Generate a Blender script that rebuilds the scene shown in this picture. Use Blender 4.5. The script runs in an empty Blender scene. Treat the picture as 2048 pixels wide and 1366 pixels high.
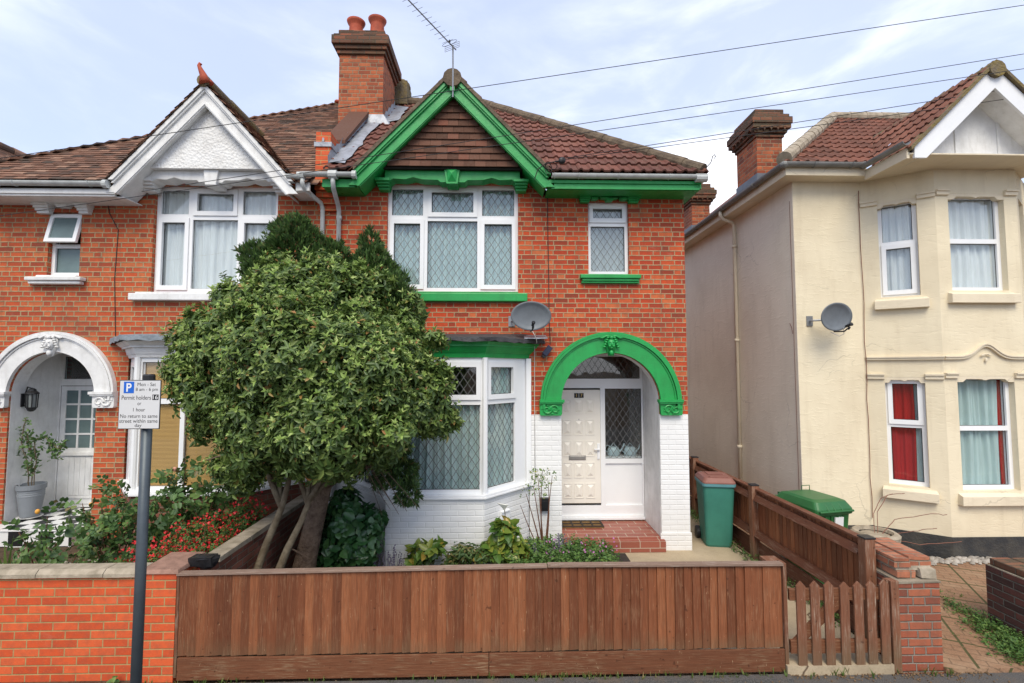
import bpy, bmesh, math, random
import numpy as np
from mathutils import Vector, Matrix
random.seed(7); RNG = np.random.default_rng(7)
R = math.radians
scn = bpy.context.scene
C = scn.collection

# ------------------------------------------------------------------ camera
cam = bpy.data.cameras.new("camera"); cam.lens = 17.0; cam.sensor_width = 36.0
cam.clip_start = 0.05; cam.clip_end = 2000
camo = bpy.data.objects.new("camera", cam); C.objects.link(camo)
camo.location = (0, 0, 2.82); camo.rotation_euler = (R(93.3), 0, R(-1.42))
scn.camera = camo
# ------------------------------------------------------------------ light
SUN_EL = 50          # azimuth is measured clockwise from +Y
SUN_AZ = 183
sun = bpy.data.lights.new("sun", 'SUN'); sun.energy = 2.7; sun.angle = R(34); sun.color = (1, .91, .74)
so = bpy.data.objects.new("sun", sun); C.objects.link(so)
sd = Vector((math.sin(R(SUN_AZ))*math.cos(R(SUN_EL)), math.cos(R(SUN_AZ))*math.cos(R(SUN_EL)), math.sin(R(SUN_EL))))
so.rotation_euler = sd.to_track_quat('Z', 'Y').to_euler(); so.location = (4, -6, 20)
world = bpy.data.worlds.new("World"); scn.world = world; world.use_nodes = True
nt = world.node_tree; nt.nodes.clear()
def WN(t, **k):
    n = nt.nodes.new(t)
    for a, b in k.items(): setattr(n, a, b)
    return n
wo = WN('ShaderNodeOutputWorld'); bg = WN('ShaderNodeBackground'); sky = WN('ShaderNodeTexSky')
sky.sky_type = 'NISHITA'; sky.sun_disc = False; sky.sun_elevation = R(SUN_EL); sky.sun_rotation = R(SUN_AZ)
sky.air_density = 1.0; sky.dust_density = .6; sky.ozone_density = 2.0
tc = WN('ShaderNodeTexCoord')
def wmap(scale, rot=(0,0,0), loc=(0,0,0)):
    m = WN('ShaderNodeMapping'); m.inputs['Scale'].default_value = scale; m.inputs['Rotation'].default_value = rot
    m.inputs['Location'].default_value = loc
    nt.links.new(tc.outputs['Generated'], m.inputs[0]); return m
def wnoise(m, s, d, r, dist=0):
    n = WN('ShaderNodeTexNoise'); n.inputs['Scale'].default_value = s; n.inputs['Detail'].default_value = d
    n.inputs['Roughness'].default_value = r; n.inputs['Distortion'].default_value = dist
    nt.links.new(m.outputs[0], n.inputs['Vector']); return n
def wramp(src, a, b, va=0, vb=1):
    n = WN('ShaderNodeMapRange'); n.interpolation_type = 'SMOOTHSTEP'
    n.inputs[1].default_value = a; n.inputs[2].default_value = b; n.inputs[3].default_value = va; n.inputs[4].default_value = vb
    nt.links.new(src, n.inputs[0]); return n
n1 = wnoise(wmap((1.0, 1.0, 2.6), (0, .5, .3)), 3.2, 8, .56, .4)
n2 = wnoise(wmap((.7, .7, 1.6), (.2, 0, .4), (3, 1, 2)), 2.0, 5, .5, .2)
c1 = wramp(n1.outputs[0], .38, .72, .1, .75); c2 = wramp(n2.outputs[0], .36, .68, .2, 1)
ml = WN('ShaderNodeMath', operation='MULTIPLY'); nt.links.new(c1.outputs[0], ml.inputs[0]); nt.links.new(c2.outputs[0], ml.inputs[1])
# a bright cumulus bank low between the houses: direction mask
sep = WN('ShaderNodeSeparateXYZ'); nt.links.new(tc.outputs['Generated'], sep.inputs[0])
vd = WN('ShaderNodeVectorMath', operation='DISTANCE'); nt.links.new(tc.outputs['Generated'], vd.inputs[0])
vd.inputs[1].default_value = (.405, .855, .31)
ad = WN('ShaderNodeMath', operation='MULTIPLY_ADD'); nt.links.new(n1.outputs[0], ad.inputs[0]); ad.inputs[1].default_value = -.35
nt.links.new(vd.outputs['Value'], ad.inputs[2])
cb = wramp(ad.outputs[0], -.10, .03, .85, 0)
mx = WN('ShaderNodeMath', operation='MAXIMUM'); nt.links.new(ml.outputs[0], mx.inputs[0]); nt.links.new(cb.outputs[0], mx.inputs[1])
mix = WN('ShaderNodeMix', data_type='RGBA'); nt.links.new(mx.outputs[0], mix.inputs[0])
hz = WN('ShaderNodeMix', data_type='RGBA'); hz.inputs[0].default_value = .56
nt.links.new(sky.outputs[0], hz.inputs[6]); hz.inputs[7].default_value = (6.3, 7.1, 9.5, 1)      # thin veil of high cloud
nt.links.new(hz.outputs[2], mix.inputs[6]); mix.inputs[7].default_value = (10.5, 10.6, 11.0, 1)
nt.links.new(mix.outputs[2], bg.inputs[0]); bg.inputs[1].default_value = .135
nt.links.new(bg.outputs[0], wo.inputs[0])
scn.view_settings.view_transform = 'Standard'; scn.view_settings.look = 'None'
scn.view_settings.exposure = .24; scn.view_settings.gamma = 1
scn.render.engine = 'CYCLES'
scn.cycles.max_bounces = 6; scn.cycles.transparent_max_bounces = 12; scn.cycles.diffuse_bounces = 4

# ------------------------------------------------------------------ node materials
class NM:
    def __init__(s, name, rough=.6, spec=.5):
        s.m = bpy.data.materials.new(name); s.m.use_nodes = True; s.t = s.m.node_tree
        s.b = s.t.nodes['Principled BSDF']; s.out = s.t.nodes['Material Output']
        s.b.inputs['Roughness'].default_value = rough; s.b.inputs['Specular IOR Level'].default_value = spec
    def n(s, t, **k):
        n = s.t.nodes.new(t)
        for a, b in k.items(): setattr(n, a, b)
        return n
    def L(s, a, b): s.t.links.new(a, b)
    def M(s, op, a, b=None, c=None, clamp=False):
        n = s.n('ShaderNodeMath', operation=op, use_clamp=clamp)
        for i, v in enumerate((a, b, c)):
            if v is None: continue
            if isinstance(v, (int, float)): n.inputs[i].default_value = v
            else: s.L(v, n.inputs[i])
        return n.outputs[0]
    def uv(s):
        return s.n('ShaderNodeUVMap').outputs[0]
    def obj(s): return s.n('ShaderNodeTexCoord').outputs['Object']
    def map(s, v, scale=(1,1,1), rot=(0,0,0), loc=(0,0,0)):
        n = s.n('ShaderNodeMapping'); n.inputs['Scale'].default_value = scale; n.inputs['Rotation'].default_value = rot
        n.inputs['Location'].default_value = loc; s.L(v, n.inputs[0]); return n.outputs[0]
    def noise(s, v, sc=5, det=4, ro=.55, dist=0):
        n = s.n('ShaderNodeTexNoise'); n.inputs['Scale'].default_value = sc; n.inputs['Detail'].default_value = det
        n.inputs['Roughness'].default_value = ro; n.inputs['Distortion'].default_value = dist; s.L(v, n.inputs['Vector']); return n.outputs[0]
    def ramp(s, f, stops):
        n = s.n('ShaderNodeValToRGB'); e = n.color_ramp.elements
        while len(e) < len(stops): e.new(.5)
        for i, (p, c) in enumerate(stops):
            e[i].position = p; e[i].color = (*c, 1) if len(c) == 3 else c
        s.L(f, n.inputs[0]); return n.outputs[0]
    def rng(s, f, a, b, c=0, d=1):
        n = s.n('ShaderNodeMapRange'); n.inputs[1].default_value = a; n.inputs[2].default_value = b
        n.inputs[3].default_value = c; n.inputs[4].default_value = d; s.L(f, n.inputs[0]); return n.outputs[0]
    def mix(s, f, a, b, mode='MIX'):
        n = s.n('ShaderNodeMix', data_type='RGBA', blend_type=mode)
        for i, v in ((0, f), (6, a), (7, b)):
            if isinstance(v, (int, float)): n.inputs[i].default_value = v
            elif isinstance(v, tuple): n.inputs[i].default_value = (*v, 1) if len(v) == 3 else v
            else: s.L(v, n.inputs[i])
        return n.outputs[2]
    def bump(s, h, st=.5, d=.01):
        n = s.n('ShaderNodeBump'); n.inputs['Strength'].default_value = st; n.inputs['Distance'].default_value = d
        s.L(h, n.inputs['Height']); s.L(n.outputs[0], s.b.inputs['Normal'])
    def col(s, c):
        if isinstance(c, tuple): s.b.inputs['Base Color'].default_value = (*c, 1)
        else: s.L(c, s.b.inputs['Base Color'])
        return s
    def island(s): return s.n('ShaderNodeNewGeometry').outputs['Random Per Island']

def brickmat(name, stops, mortar, bond='flemish', bw=.225, bh=.0755, mj=.010, bump=.6, rough=.85, stain=.35, wob=.006, paint=None, dirt=(.10,.07,.05)):
    s = NM(name, rough, .25); uv = s.uv()
    nz = s.n('ShaderNodeTexNoise'); nz.inputs['Scale'].default_value = 9; nz.inputs['Detail'].default_value = 3; s.L(uv, nz.inputs['Vector'])
    vm = s.n('ShaderNodeVectorMath', operation='MULTIPLY_ADD'); s.L(nz.outputs['Color'], vm.inputs[0]); vm.inputs[1].default_value = (wob,)*3
    s.L(uv, vm.inputs[2])
    sp = s.n('ShaderNodeSeparateXYZ'); s.L(vm.outputs[0], sp.inputs[0]); u, v = sp.outputs[0], sp.outputs[1]
    row = s.M('FLOOR', s.M('DIVIDE', v, bh)); fv = s.M('SUBTRACT', v, s.M('MULTIPLY', row, bh))
    par = s.M('FLOORED_MODULO', row, 2.0)
    if bond == 'flemish':
        P = bw*1.5; u2 = s.M('MULTIPLY_ADD', par, P/2, u)
        # jitter rows a little, old walls drift
        wr = s.n('ShaderNodeTexWhiteNoise', noise_dimensions='1D'); s.L(row, wr.inputs['W'])
        u2 = s.M('MULTIPLY_ADD', wr.outputs[0], .05, u2)
        c = s.M('FLOOR', s.M('DIVIDE', u2, P)); f = s.M('SUBTRACT', u2, s.M('MULTIPLY', c, P))
        h = s.M('GREATER_THAN', f, bw); fu = s.M('SUBTRACT', f, s.M('MULTIPLY', h, bw))
        w = s.M('SUBTRACT', bw, s.M('MULTIPLY', h, bw/2)); idd = s.M('MULTIPLY_ADD', c, 2, h)
    else:
        u2 = s.M('MULTIPLY_ADD', par, bw/2, u); c = s.M('FLOOR', s.M('DIVIDE', u2, bw))
        fu = s.M('SUBTRACT', u2, s.M('MULTIPLY', c, bw)); w = bw; idd = c
    e = s.M('MINIMUM', s.M('MINIMUM', fu, s.M('SUBTRACT', w, fu)), s.M('MINIMUM', fv, s.M('SUBTRACT', bh, fv)))
    face = s.rng(e, mj*.32, mj*.72)
    cb = s.n('ShaderNodeCombineXYZ'); s.L(idd, cb.inputs[0]); s.L(row, cb.inputs[1])
    wn = s.n('ShaderNodeTexWhiteNoise', noise_dimensions='2D'); s.L(cb.outputs[0], wn.inputs['Vector'])
    fine = s.noise(uv, 60, 4, .6); big = s.noise(uv, 1.3, 4, .6); med = s.noise(uv, 14, 4, .6)
    hgt = s.M('ADD', s.M('MULTIPLY', face, 1.0), s.M('ADD', s.M('MULTIPLY', fine, .25), s.M('MULTIPLY', wn.outputs[0], .25)))
    if paint:
        pc = s.mix(s.rng(big, .45, .75, 0, .5), paint, tuple(x*.80 for x in paint))
        s.col(pc)
    else:
        bc = s.ramp(wn.outputs[0], stops)
        bc = s.mix(s.rng(med, .42, .80, 0, .40), bc, dirt, 'MIX')
        bc = s.mix(s.rng(fine, .60, .78, 0, .35), bc, tuple(min(1, x*1.25+.05) for x in mortar))
        mc = s.mix(s.rng(med, .3, .7, 0, .6), mortar, tuple(x*.55 for x in mortar))
        cc = s.mix(face, mc, bc)
        cc = s.mix(s.rng(big, .48, .78, 0, stain), cc, dirt)
        stk = s.noise(s.map(uv, (5.0, .5, 1)), 1.4, 6, .65)
        cc = s.mix(s.rng(stk, .54, .80, 0, stain*1.1), cc, dirt)
        eff = s.noise(s.map(uv, (2.2, 2.8, 1), (0, 0, .4)), 1.1, 6, .7); cc = s.mix(s.rng(eff, .60, .80, 0, .30), cc, (.45,.33,.24))
        s.col(cc)
    s.bump(hgt, bump, .012)
    return s.m

def simple(name, c, rough=.5, spec=.5, var=.15, sc=3, bump=0, bsc=40, bd=.004, metal=0, dark=None, coat=0):
    s = NM(name, rough, spec); o = s.obj()
    big = s.noise(o, sc, 5, .6)
    s.col(s.mix(s.rng(big, .4, .72, 0, 1), c, dark or tuple(x*(1-var) for x in c)))
    if bump: s.bump(s.noise(o, bsc, 4, .6), bump, bd)
    s.b.inputs['Metallic'].default_value = metal
    if coat: s.b.inputs['Coat Weight'].default_value = coat; s.b.inputs['Coat Roughness'].default_value = .15
    return s.m

def leafmat(name, stops, rough=.45, spec=.4, trans=.25):
    s = NM(name, rough, spec); isl = s.island()
    c = s.ramp(isl, stops); s.col(c)
    tr = s.n('ShaderNodeBsdfTranslucent'); hs = s.n('ShaderNodeHueSaturation'); hs.inputs['Value'].default_value = 1.3
    s.L(c, hs.inputs['Color']); s.L(hs.outputs[0], tr.inputs[0])
    mx = s.n('ShaderNodeMixShader'); mx.inputs[0].default_value = trans
    s.L(s.b.outputs[0], mx.inputs[1]); s.L(tr.outputs[0], mx.inputs[2]); s.L(mx.outputs[0], s.out.inputs[0])
    return s.m

def woodmat(name, stops, grey=(.30,.22,.16), g=.35, axis='v'):
    s = NM(name, .7, .25); uv = s.uv()
    sep = s.n('ShaderNodeSeparateXYZ'); s.L(uv, sep.inputs[0])
    isl = s.island()
    cb = s.n('ShaderNodeCombineXYZ')
    s.L(s.M('MULTIPLY_ADD', isl, 37.0, sep.outputs[0]), cb.inputs[0]); s.L(sep.outputs[1], cb.inputs[1]); s.L(isl, cb.inputs[2])
    v = cb.outputs[0]
    sc = (28, 1.6, 1) if axis == 'v' else (1.6, 28, 1)
    gr = s.noise(s.map(v, sc), 1.6, 7, .62, 1.4); fine = s.noise(s.map(v, tuple(x*4 for x in sc)), 1, 4, .6)
    patch = s.noise(s.map(v, (3, 3, 1)), 1.2, 5, .65)
    c = s.ramp(isl, stops)
    c = s.mix(s.rng(gr, .35, .7, 0, .55), c, tuple(x*.45 for x in stops[0][1]))
    c = s.mix(s.M('MULTIPLY', s.rng(fine, .5, .72, 0, 1), s.rng(patch, .42, .7, .1, g*1.9)), c, grey)
    if axis == 'v':
        up_ = s.M('ADD', s.rng(sep.outputs[1], .16, .50, 1, 0), s.M('MULTIPLY', s.M('SUBTRACT', patch, .5), 1.2)); c = s.mix(s.rng(up_, .35, 1.1, 0, .55), c, (.13,.10,.055))
    kn = s.noise(v, 16, 2, .5); c = s.mix(s.rng(kn, .70, .74, 0, .6), c, tuple(x*.35 for x in stops[0][1]))
    ch = s.noise(s.map(v, (30, 9, 1)), 1.5, 5, .7); c = s.mix(s.rng(ch, .66, .70, 0, .7), c, tuple(min(1, x*1.25) for x in grey))
    s.col(c); s.bump(s.M('ADD', gr, s.M('MULTIPLY', fine, .5)), .5, .004)
    return s.m

M = {}
M['brick'] = brickmat('red_brick', [(0,(.27,.045,.022)),(.10,(.36,.048,.020)),(.4,(.46,.056,.020)),(.75,(.55,.078,.023)),(1,(.56,.14,.05))], (.46,.33,.19), mj=.014, stain=.40)
M['brick_l'] = brickmat('red_brick_left', [(0,(.28,.052,.026)),(.12,(.38,.066,.026)),(.65,(.50,.085,.028)),(1,(.52,.14,.05))], (.42,.32,.18), mj=.015, stain=.40)
M['brick_white'] = brickmat('white_painted_brick', None, None, bond='stretcher', paint=(.80,.80,.79), bump=.42, rough=.5, wob=.006, mj=.013)
M['brick_new'] = brickmat('orange_smooth_brick', [(0,(.50,.072,.022)),(.5,(.60,.092,.027)),(1,(.66,.12,.038))], (.42,.30,.13), bond='stretcher', mj=.010, bump=.4, stain=.12, wob=.002, rough=.7)
M['brick_chim'] = brickmat('chimney_brick', [(0,(.20,.05,.028)),(.4,(.36,.085,.035)),(1,(.50,.14,.055))], (.33,.25,.16), bond='flemish', mj=.012, stain=.55, wob=.008)
M['brick_cap'] = brickmat('weathered_cap_brick', [(0,(.07,.04,.028)),(.5,(.15,.065,.04)),(1,(.27,.09,.05))], (.15,.12,.09), bond='stretcher', mj=.012, stain=.7, wob=.012, bump=1.0, dirt=(.10,.09,.05))
M['brick_pier'] = brickmat('rough_pier_brick', [(0,(.22,.062,.038)),(.5,(.34,.088,.045)),(1,(.42,.13,.065))], (.30,.26,.21), bond='flemish', mj=.012, stain=.4, wob=.01, bump=.9)
M['brick_dark'] = brickmat('dark_brown_brick', [(0,(.06,.03,.026)),(.5,(.10,.042,.035)),(1,(.17,.06,.045))], (.16,.15,.13), bond='stretcher', mj=.012, stain=.6, wob=.01, bump=.9, dirt=(.04,.04,.04))
M['brick_garden'] = brickmat('brown_garden_brick', [(0,(.15,.055,.04)),(.5,(.24,.085,.055)),(1,(.31,.12,.08))], (.24,.19,.14), bond='stretcher', mj=.012, stain=.5, wob=.008)
def m_paint(name, c, wear, grime, rough=.35):
    s = NM(name, rough, .5); o = s.obj(); a = s.noise(o, 3.5, 6, .65); f = s.noise(o, 42, 5, .7); g = s.noise(s.map(o, (9, 9, 1.6)), 1.5, 6, .65)
    cc = s.mix(s.rng(a, .38, .70, 0, .75), c, tuple(x*.72 for x in c)); cc = s.mix(s.rng(g, .52, .74, 0, .55), cc, grime); cc = s.mix(s.rng(f, .68, .73, 0, .8), cc, wear)
    s.col(cc); s.L(s.rng(a, .3, .7, rough-.08, rough+.25), s.b.inputs['Roughness']); s.bump(s.M('ADD', s.noise(o, 28, 5, .65), s.M('MULTIPLY', f, .5)), .35, .006); return s.m
M['green'] = m_paint('green_gloss_paint', (.014,.33,.07), (.10,.42,.16), (.012,.19,.045))
M['white'] = m_paint('white_masonry_paint', (.78,.78,.77), (.45,.42,.38), (.52,.51,.48), .55)
M['pvc'] = simple('white_plastic', (.82,.83,.84), .3, .5, .05, 2)
M['gutter'] = simple('grey_white_gutter', (.52,.54,.53), .45, .4, .25, 6)
M['gutter_g'] = simple('grey_gutter', (.22,.22,.21), .5, .4, .3, 6)
M['cream_pvc'] = simple('cream_door', (.80,.76,.68), .35, .5, .06, 2, .15, 120, .001)
M['lead'] = simple('lead_sheet', (.34,.36,.40), .5, .5, .35, 8, .6, 12, .02, metal=.3)
M['lead_old'] = simple('lead_roof_edge', (.25,.29,.33), .6, .4, .35, 9, .7, 18, .02)
M['felt'] = simple('black_roofing_felt', (.06,.06,.065), .6, .4, .4, 7, .8, 12, .03)
M['terra'] = simple('terracotta', (.42,.085,.042), .7, .3, .45, 6, .3, 30)
M['mortar'] = simple('mossy_mortar', (.17,.14,.10), .95, .2, .5, 9, .9, 22, .03, dark=(.23,.17,.05))
M['bargetop'] = simple('ridge_mortar', (.17,.13,.09), .9, .2, .45, 8, .8, 25, .02, dark=(.08,.06,.045))
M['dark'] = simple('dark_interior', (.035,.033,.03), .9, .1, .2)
M['room'] = simple('room_wall', (.30,.28,.25), .9, .1, .2)
M['soil'] = simple('garden_soil', (.13,.092,.06), .95, .1, .5, 6, 1, 35, .04)
M['black'] = simple('black_plastic', (.018,.018,.02), .45, .4, .2)
M['grey_metal'] = simple('galvanised_pole', (.075,.092,.105), .45, .5, .3, 5, .2, 60, .002, metal=.35)
M['dish'] = simple('grey_dish', (.16,.18,.20), .5, .4, .25, 5)
M['concrete'] = simple('concrete', (.34,.29,.22), .9, .2, .35, 4, .8, 60, .006, dark=(.20,.165,.12))
M['coping'] = simple('concrete_coping', (.40,.34,.26), .9, .2, .4, 7, .8, 60, .006, dark=(.20,.17,.12))
M['cap_pink'] = simple('pink_concrete_cap', (.34,.20,.15), .9, .2, .4, 10, .7, 70, .005)
M['plinth'] = simple('black_bitumen_plinth', (.030,.032,.034), .55, .4, .4, 5, .9, 30, .01, dark=(.07,.065,.055))
M['wire'] = simple('dark_cable', (.03,.03,.03), .6, .3)
M['white_cable'] = simple('white_cable', (.6,.58,.55), .6, .3)
M['alu'] = simple('aerial_metal', (.30,.31,.33), .4, .5, .3, 5, metal=.5)
M['gold'] = simple('brass_digit', (.60,.40,.12), .35, .6, metal=.6)
M['rust'] = simple('door_metal', (.45,.43,.40), .35, .6, metal=.7)
M['grey_pot'] = simple('grey_plant_pot', (.22,.24,.26), .6, .3, .15, 4)
M['bin_teal'] = simple('teal_bin_plastic', (.045,.20,.15), .45, .4, .25, 3, .15, 90, .002)
M['bin_rim'] = simple('faded_teal_rim', (.10,.26,.28), .5, .4, .2, 4)
M['bin_lid'] = simple('brown_bin_lid', (.24,.10,.075), .55, .4, .25, 4)
M['bin_green'] = simple('green_bin_plastic', (.025,.13,.035), .4, .45, .25, 4)
M['sticker'] = simple('white_sticker', (.75,.75,.74), .5, .4, .1)
M['stone'] = simple('pale_pebble', (.42,.38,.33), .9, .2, .5, 9, .5, 40)
M['lampglass'] = simple('lantern_glass', (.20,.22,.22), .15, .6)
M['bark'] = simple('flaky_bark', (.22,.155,.11), .95, .15, .6, 12, 1, 30, .05, dark=(.09,.06,.045))
M['bark2'] = simple('smooth_bark', (.125,.095,.062), .9, .2, .5, 9, .8, 30, .02, dark=(.24,.20,.14))
M['stem'] = simple('plant_stem', (.12,.10,.05), .8, .2, .3)
M['can'] = simple('pale_blue_enamel', (.50,.62,.66), .35, .5, .1)
M['mat_'] = simple('rubber_mat', (.05,.04,.035), .9, .2, .3, 9, .6, 60)
M['coir'] = simple('coir_mat', (.20,.12,.05), .95, .1, .4, 20, 1, 90, .01)
M['wood'] = woodmat('brown_stained_wood', [(0,(.145,.048,.021)),(.5,(.225,.074,.031)),(1,(.32,.115,.048))], grey=(.38,.23,.13))
M['wood_h'] = woodmat('brown_stained_rail', [(0,(.14,.050,.023)),(1,(.19,.072,.033))], grey=(.33,.24,.14), g=.5, axis='h')
M['wood_old'] = woodmat('worn_gate_wood', [(0,(.15,.060,.031)),(.5,(.20,.08,.042)),(1,(.25,.105,.057))], grey=(.40,.31,.23), g=.7)
M['cap_rail'] = woodmat('weathered_cap_rail', [(0,(.24,.16,.12)),(1,(.30,.20,.15))], grey=(.45,.38,.32), g=.6, axis='h')

def m_tiles(name, stops, moss=(.11,.09,.05), ms=.5):
    s = NM(name, .85, .25); o = s.obj(); c = s.ramp(s.island(), stops)
    b = s.noise(o, 2.2, 5, .6); f = s.noise(o, 30, 4, .65)
    c = s.mix(s.M('MULTIPLY', s.rng(f, .42, .68), s.rng(b, .35, .75, .15, ms)), c, moss)
    s.col(c); s.bump(f, .5, .006); return s.m
M['roman'] = m_tiles('concrete_roof_tile', [(0,(.10,.040,.030)),(.5,(.155,.055,.040)),(1,(.20,.075,.052))], moss=(.13,.105,.075), ms=.75)
M['roman_r'] = m_tiles('concrete_roof_tile_right', [(0,(.13,.055,.038)),(1,(.23,.090,.060))], moss=(.14,.11,.08), ms=.5)
M['plain'] = m_tiles('old_clay_tile', [(0,(.065,.045,.034)),(.3,(.13,.068,.046)),(.7,(.20,.095,.060)),(1,(.32,.19,.13))], moss=(.10,.08,.055), ms=.7)
M['hang'] = m_tiles('hung_clay_tile', [(0,(.085,.04,.026)),(.5,(.12,.055,.036)),(.9,(.16,.075,.05)),(1,(.20,.07,.045))], moss=(.16,.12,.09), ms=.35)

def m_stucco():
    s = NM('rough_cast_white', .85, .2); o = s.obj(); v = s.n('ShaderNodeTexVoronoi'); v.inputs['Scale'].default_value = 26; s.L(o, v.inputs['Vector'])
    f = s.noise(o, 22, 6, .7); s.col(s.mix(s.rng(s.noise(o, 5, 4, .6), .35, .7), (.80,.80,.79), (.68,.67,.65)))
    s.bump(s.M('ADD', f, v.outputs['Distance']), .55, .02); return s.m
M['stucco'] = m_stucco()
def m_cream(name, c, st):
    s = NM(name, .85, .2); uv = s.uv(); o = s.obj()
    a = s.noise(s.map(uv, (4, 14, 1)), 1.3, 5, .62, .6); b = s.noise(o, .8, 5, .65); f = s.noise(uv, 50, 3, .6)
    drip = s.noise(s.map(uv, (3.0, .45, 1)), 1.2, 5, .65)
    cc = s.mix(s.rng(b, .42, .75, 0, .55), c, st)
    cc = s.mix(s.rng(drip, .52, .78, 0, .5), cc, st)
    wv = s.n('ShaderNodeVectorMath', operation='MULTIPLY_ADD'); wz = s.n('ShaderNodeTexNoise'); wz.inputs['Scale'].default_value = 2.5; wz.inputs['Detail'].default_value = 6; s.L(uv, wz.inputs['Vector'])
    s.L(wz.outputs['Color'], wv.inputs[0]); wv.inputs[1].default_value = (.5, .5, 0); s.L(uv, wv.inputs[2]); vo = s.n('ShaderNodeTexVoronoi', feature='DISTANCE_TO_EDGE'); vo.inputs['Scale'].default_value = .8; s.L(wv.outputs[0], vo.inputs['Vector'])
    ckm = s.M('MULTIPLY', s.rng(vo.outputs['Distance'], .002, .006, 1, 0), s.rng(s.noise(uv, .9, 3, .5), .52, .60)); cc = s.mix(s.M('MULTIPLY', ckm, .32), cc, tuple(x*.35 for x in c))
    s.col(cc); s.bump(s.M('ADD', s.rng(a, .52, .70), s.M('MULTIPLY', f, .3)), .30, .008); return s.m
M['cream'] = m_cream('cream_render', (.76,.67,.49), (.54,.45,.31))
M['cream_side'] = m_cream('lightened_stained_render', (.82,.74,.60), (.62,.54,.42))  # stained render, colours lightened to make up for the shade in the alley
M['cream_trim'] = m_cream('cream_trim', (.74,.65,.49), (.54,.46,.34))

def m_glass():
    s = NM('window_glass'); t = s.n('ShaderNodeBsdfTransparent'); t.inputs[0].default_value = (.95,.97,.97,1)
    g = s.n('ShaderNodeBsdfGlossy'); g.inputs['Roughness'].default_value = .02; g.inputs[0].default_value = (1,1,1,1)
    ge = s.n('ShaderNodeNewGeometry'); dt = s.n('ShaderNodeVectorMath', operation='DOT_PRODUCT'); s.L(ge.outputs['Normal'], dt.inputs[0]); s.L(ge.outputs['Incoming'], dt.inputs[1])
    f = s.M('MULTIPLY_ADD', s.M('POWER', s.M('SUBTRACT', 1.0, s.M('ABSOLUTE', dt.outputs['Value']), clamp=True), 5.0), .95, .055, clamp=True)
    wob = s.n('ShaderNodeBump'); wob.inputs['Strength'].default_value = .12; wob.inputs['Distance'].default_value = .02
    s.L(s.noise(s.obj(), 2.2, 2, .5), wob.inputs['Height']); s.L(wob.outputs[0], g.inputs['Normal'])
    mx = s.n('ShaderNodeMixShader'); s.L(f, mx.inputs[0]); s.L(t.outputs[0], mx.inputs[1]); s.L(g.outputs[0], mx.inputs[2])
    s.L(mx.outputs[0], s.out.inputs[0]); return s.m
M['glass'] = m_glass()
def m_curtain(name, c, tr=.3):
    s = NM(name, .9, .1); o = s.obj(); s.col(s.mix(s.rng(s.noise(s.map(o, (1,1,.15)), 9, 4, .6), .3, .7), c, tuple(x*.8 for x in c)))
    t = s.n('ShaderNodeBsdfTranslucent'); t.inputs[0].default_value = (*c, 1); mx = s.n('ShaderNodeMixShader'); mx.inputs[0].default_value = tr
    s.L(s.b.outputs[0], mx.inputs[1]); s.L(t.outputs[0], mx.inputs[2]); s.L(mx.outputs[0], s.out.inputs[0]); return s.m
M['net'] = m_curtain('net_curtain', (.60,.74,.73), .12); M['net_w'] = m_curtain('white_net', (.84,.86,.86), .12); M['red_cloth'] = m_curtain('red_cloth', (.50,.02,.02), .1)
M['net_g'] = m_curtain('grey_net', (.56,.60,.60), .12); M['apron'] = simple('slate_grey_lead', (.13,.15,.18), .5, .4, .3, 6); M['cable_b'] = simple('brown_cable', (.22,.10,.07), .7, .2)
M['terra_b'] = brickmat('loose_orange_brick', [(0,(.30,.10,.055)),(.5,(.42,.15,.08)),(1,(.50,.22,.13))], (.34,.27,.2), bond='stretcher', mj=.012, stain=.4, wob=.01, bump=1.0)
M['wood_r'] = woodmat('brown_fence_rail', [(0,(.12,.042,.022)),(1,(.18,.066,.034))], grey=(.36,.26,.19), g=.5, axis='h')
M['rose_stem'] = simple('red_brown_stem', (.14,.06,.035), .7, .3, .3); M['pinkish'] = leafmat('peach_petal', [(0,(.7,.35,.25)),(1,(.75,.45,.32))]); M['litter'] = simple('dry_litter', (.20,.13,.075), .95, .1, .6, 30)
M['frost'] = simple('frosted_glass', (.14,.20,.20), .25, .5, .25, 3, .3, 120, .001)
def m_blind():
    s = NM('bamboo_blind', .7, .2); sep = s.n('ShaderNodeSeparateXYZ'); s.L(s.uv(), sep.inputs[0])
    w = s.M('SINE', s.M('MULTIPLY', sep.outputs[1], 360.0)); n = s.noise(s.map(s.uv(), (1, 60, 1)), 2, 4, .6)
    s.col(s.mix(s.rng(s.M('ADD', w, s.M('MULTIPLY', n, 2)), -.4, 2, 0, 1), (.30,.16,.05), (.74,.46,.17))); s.bump(w, .5, .004); return s.m
M['blind'] = m_blind()
def m_asphalt():
    s = NM('asphalt', .9, .25); o = s.obj(); f = s.noise(o, 120, 3, .7); b = s.noise(o, 1.2, 5, .6); d = s.noise(o, 7, 6, .7)
    c = s.mix(s.rng(f, .4, .7), (.065,.062,.06), (.15,.14,.13)); c = s.mix(s.rng(d, .5, .72, 0, .7), c, (.15,.11,.075)); s.col(c); s.bump(f, .8, .006); return s.m
M['asphalt'] = m_asphalt()
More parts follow.
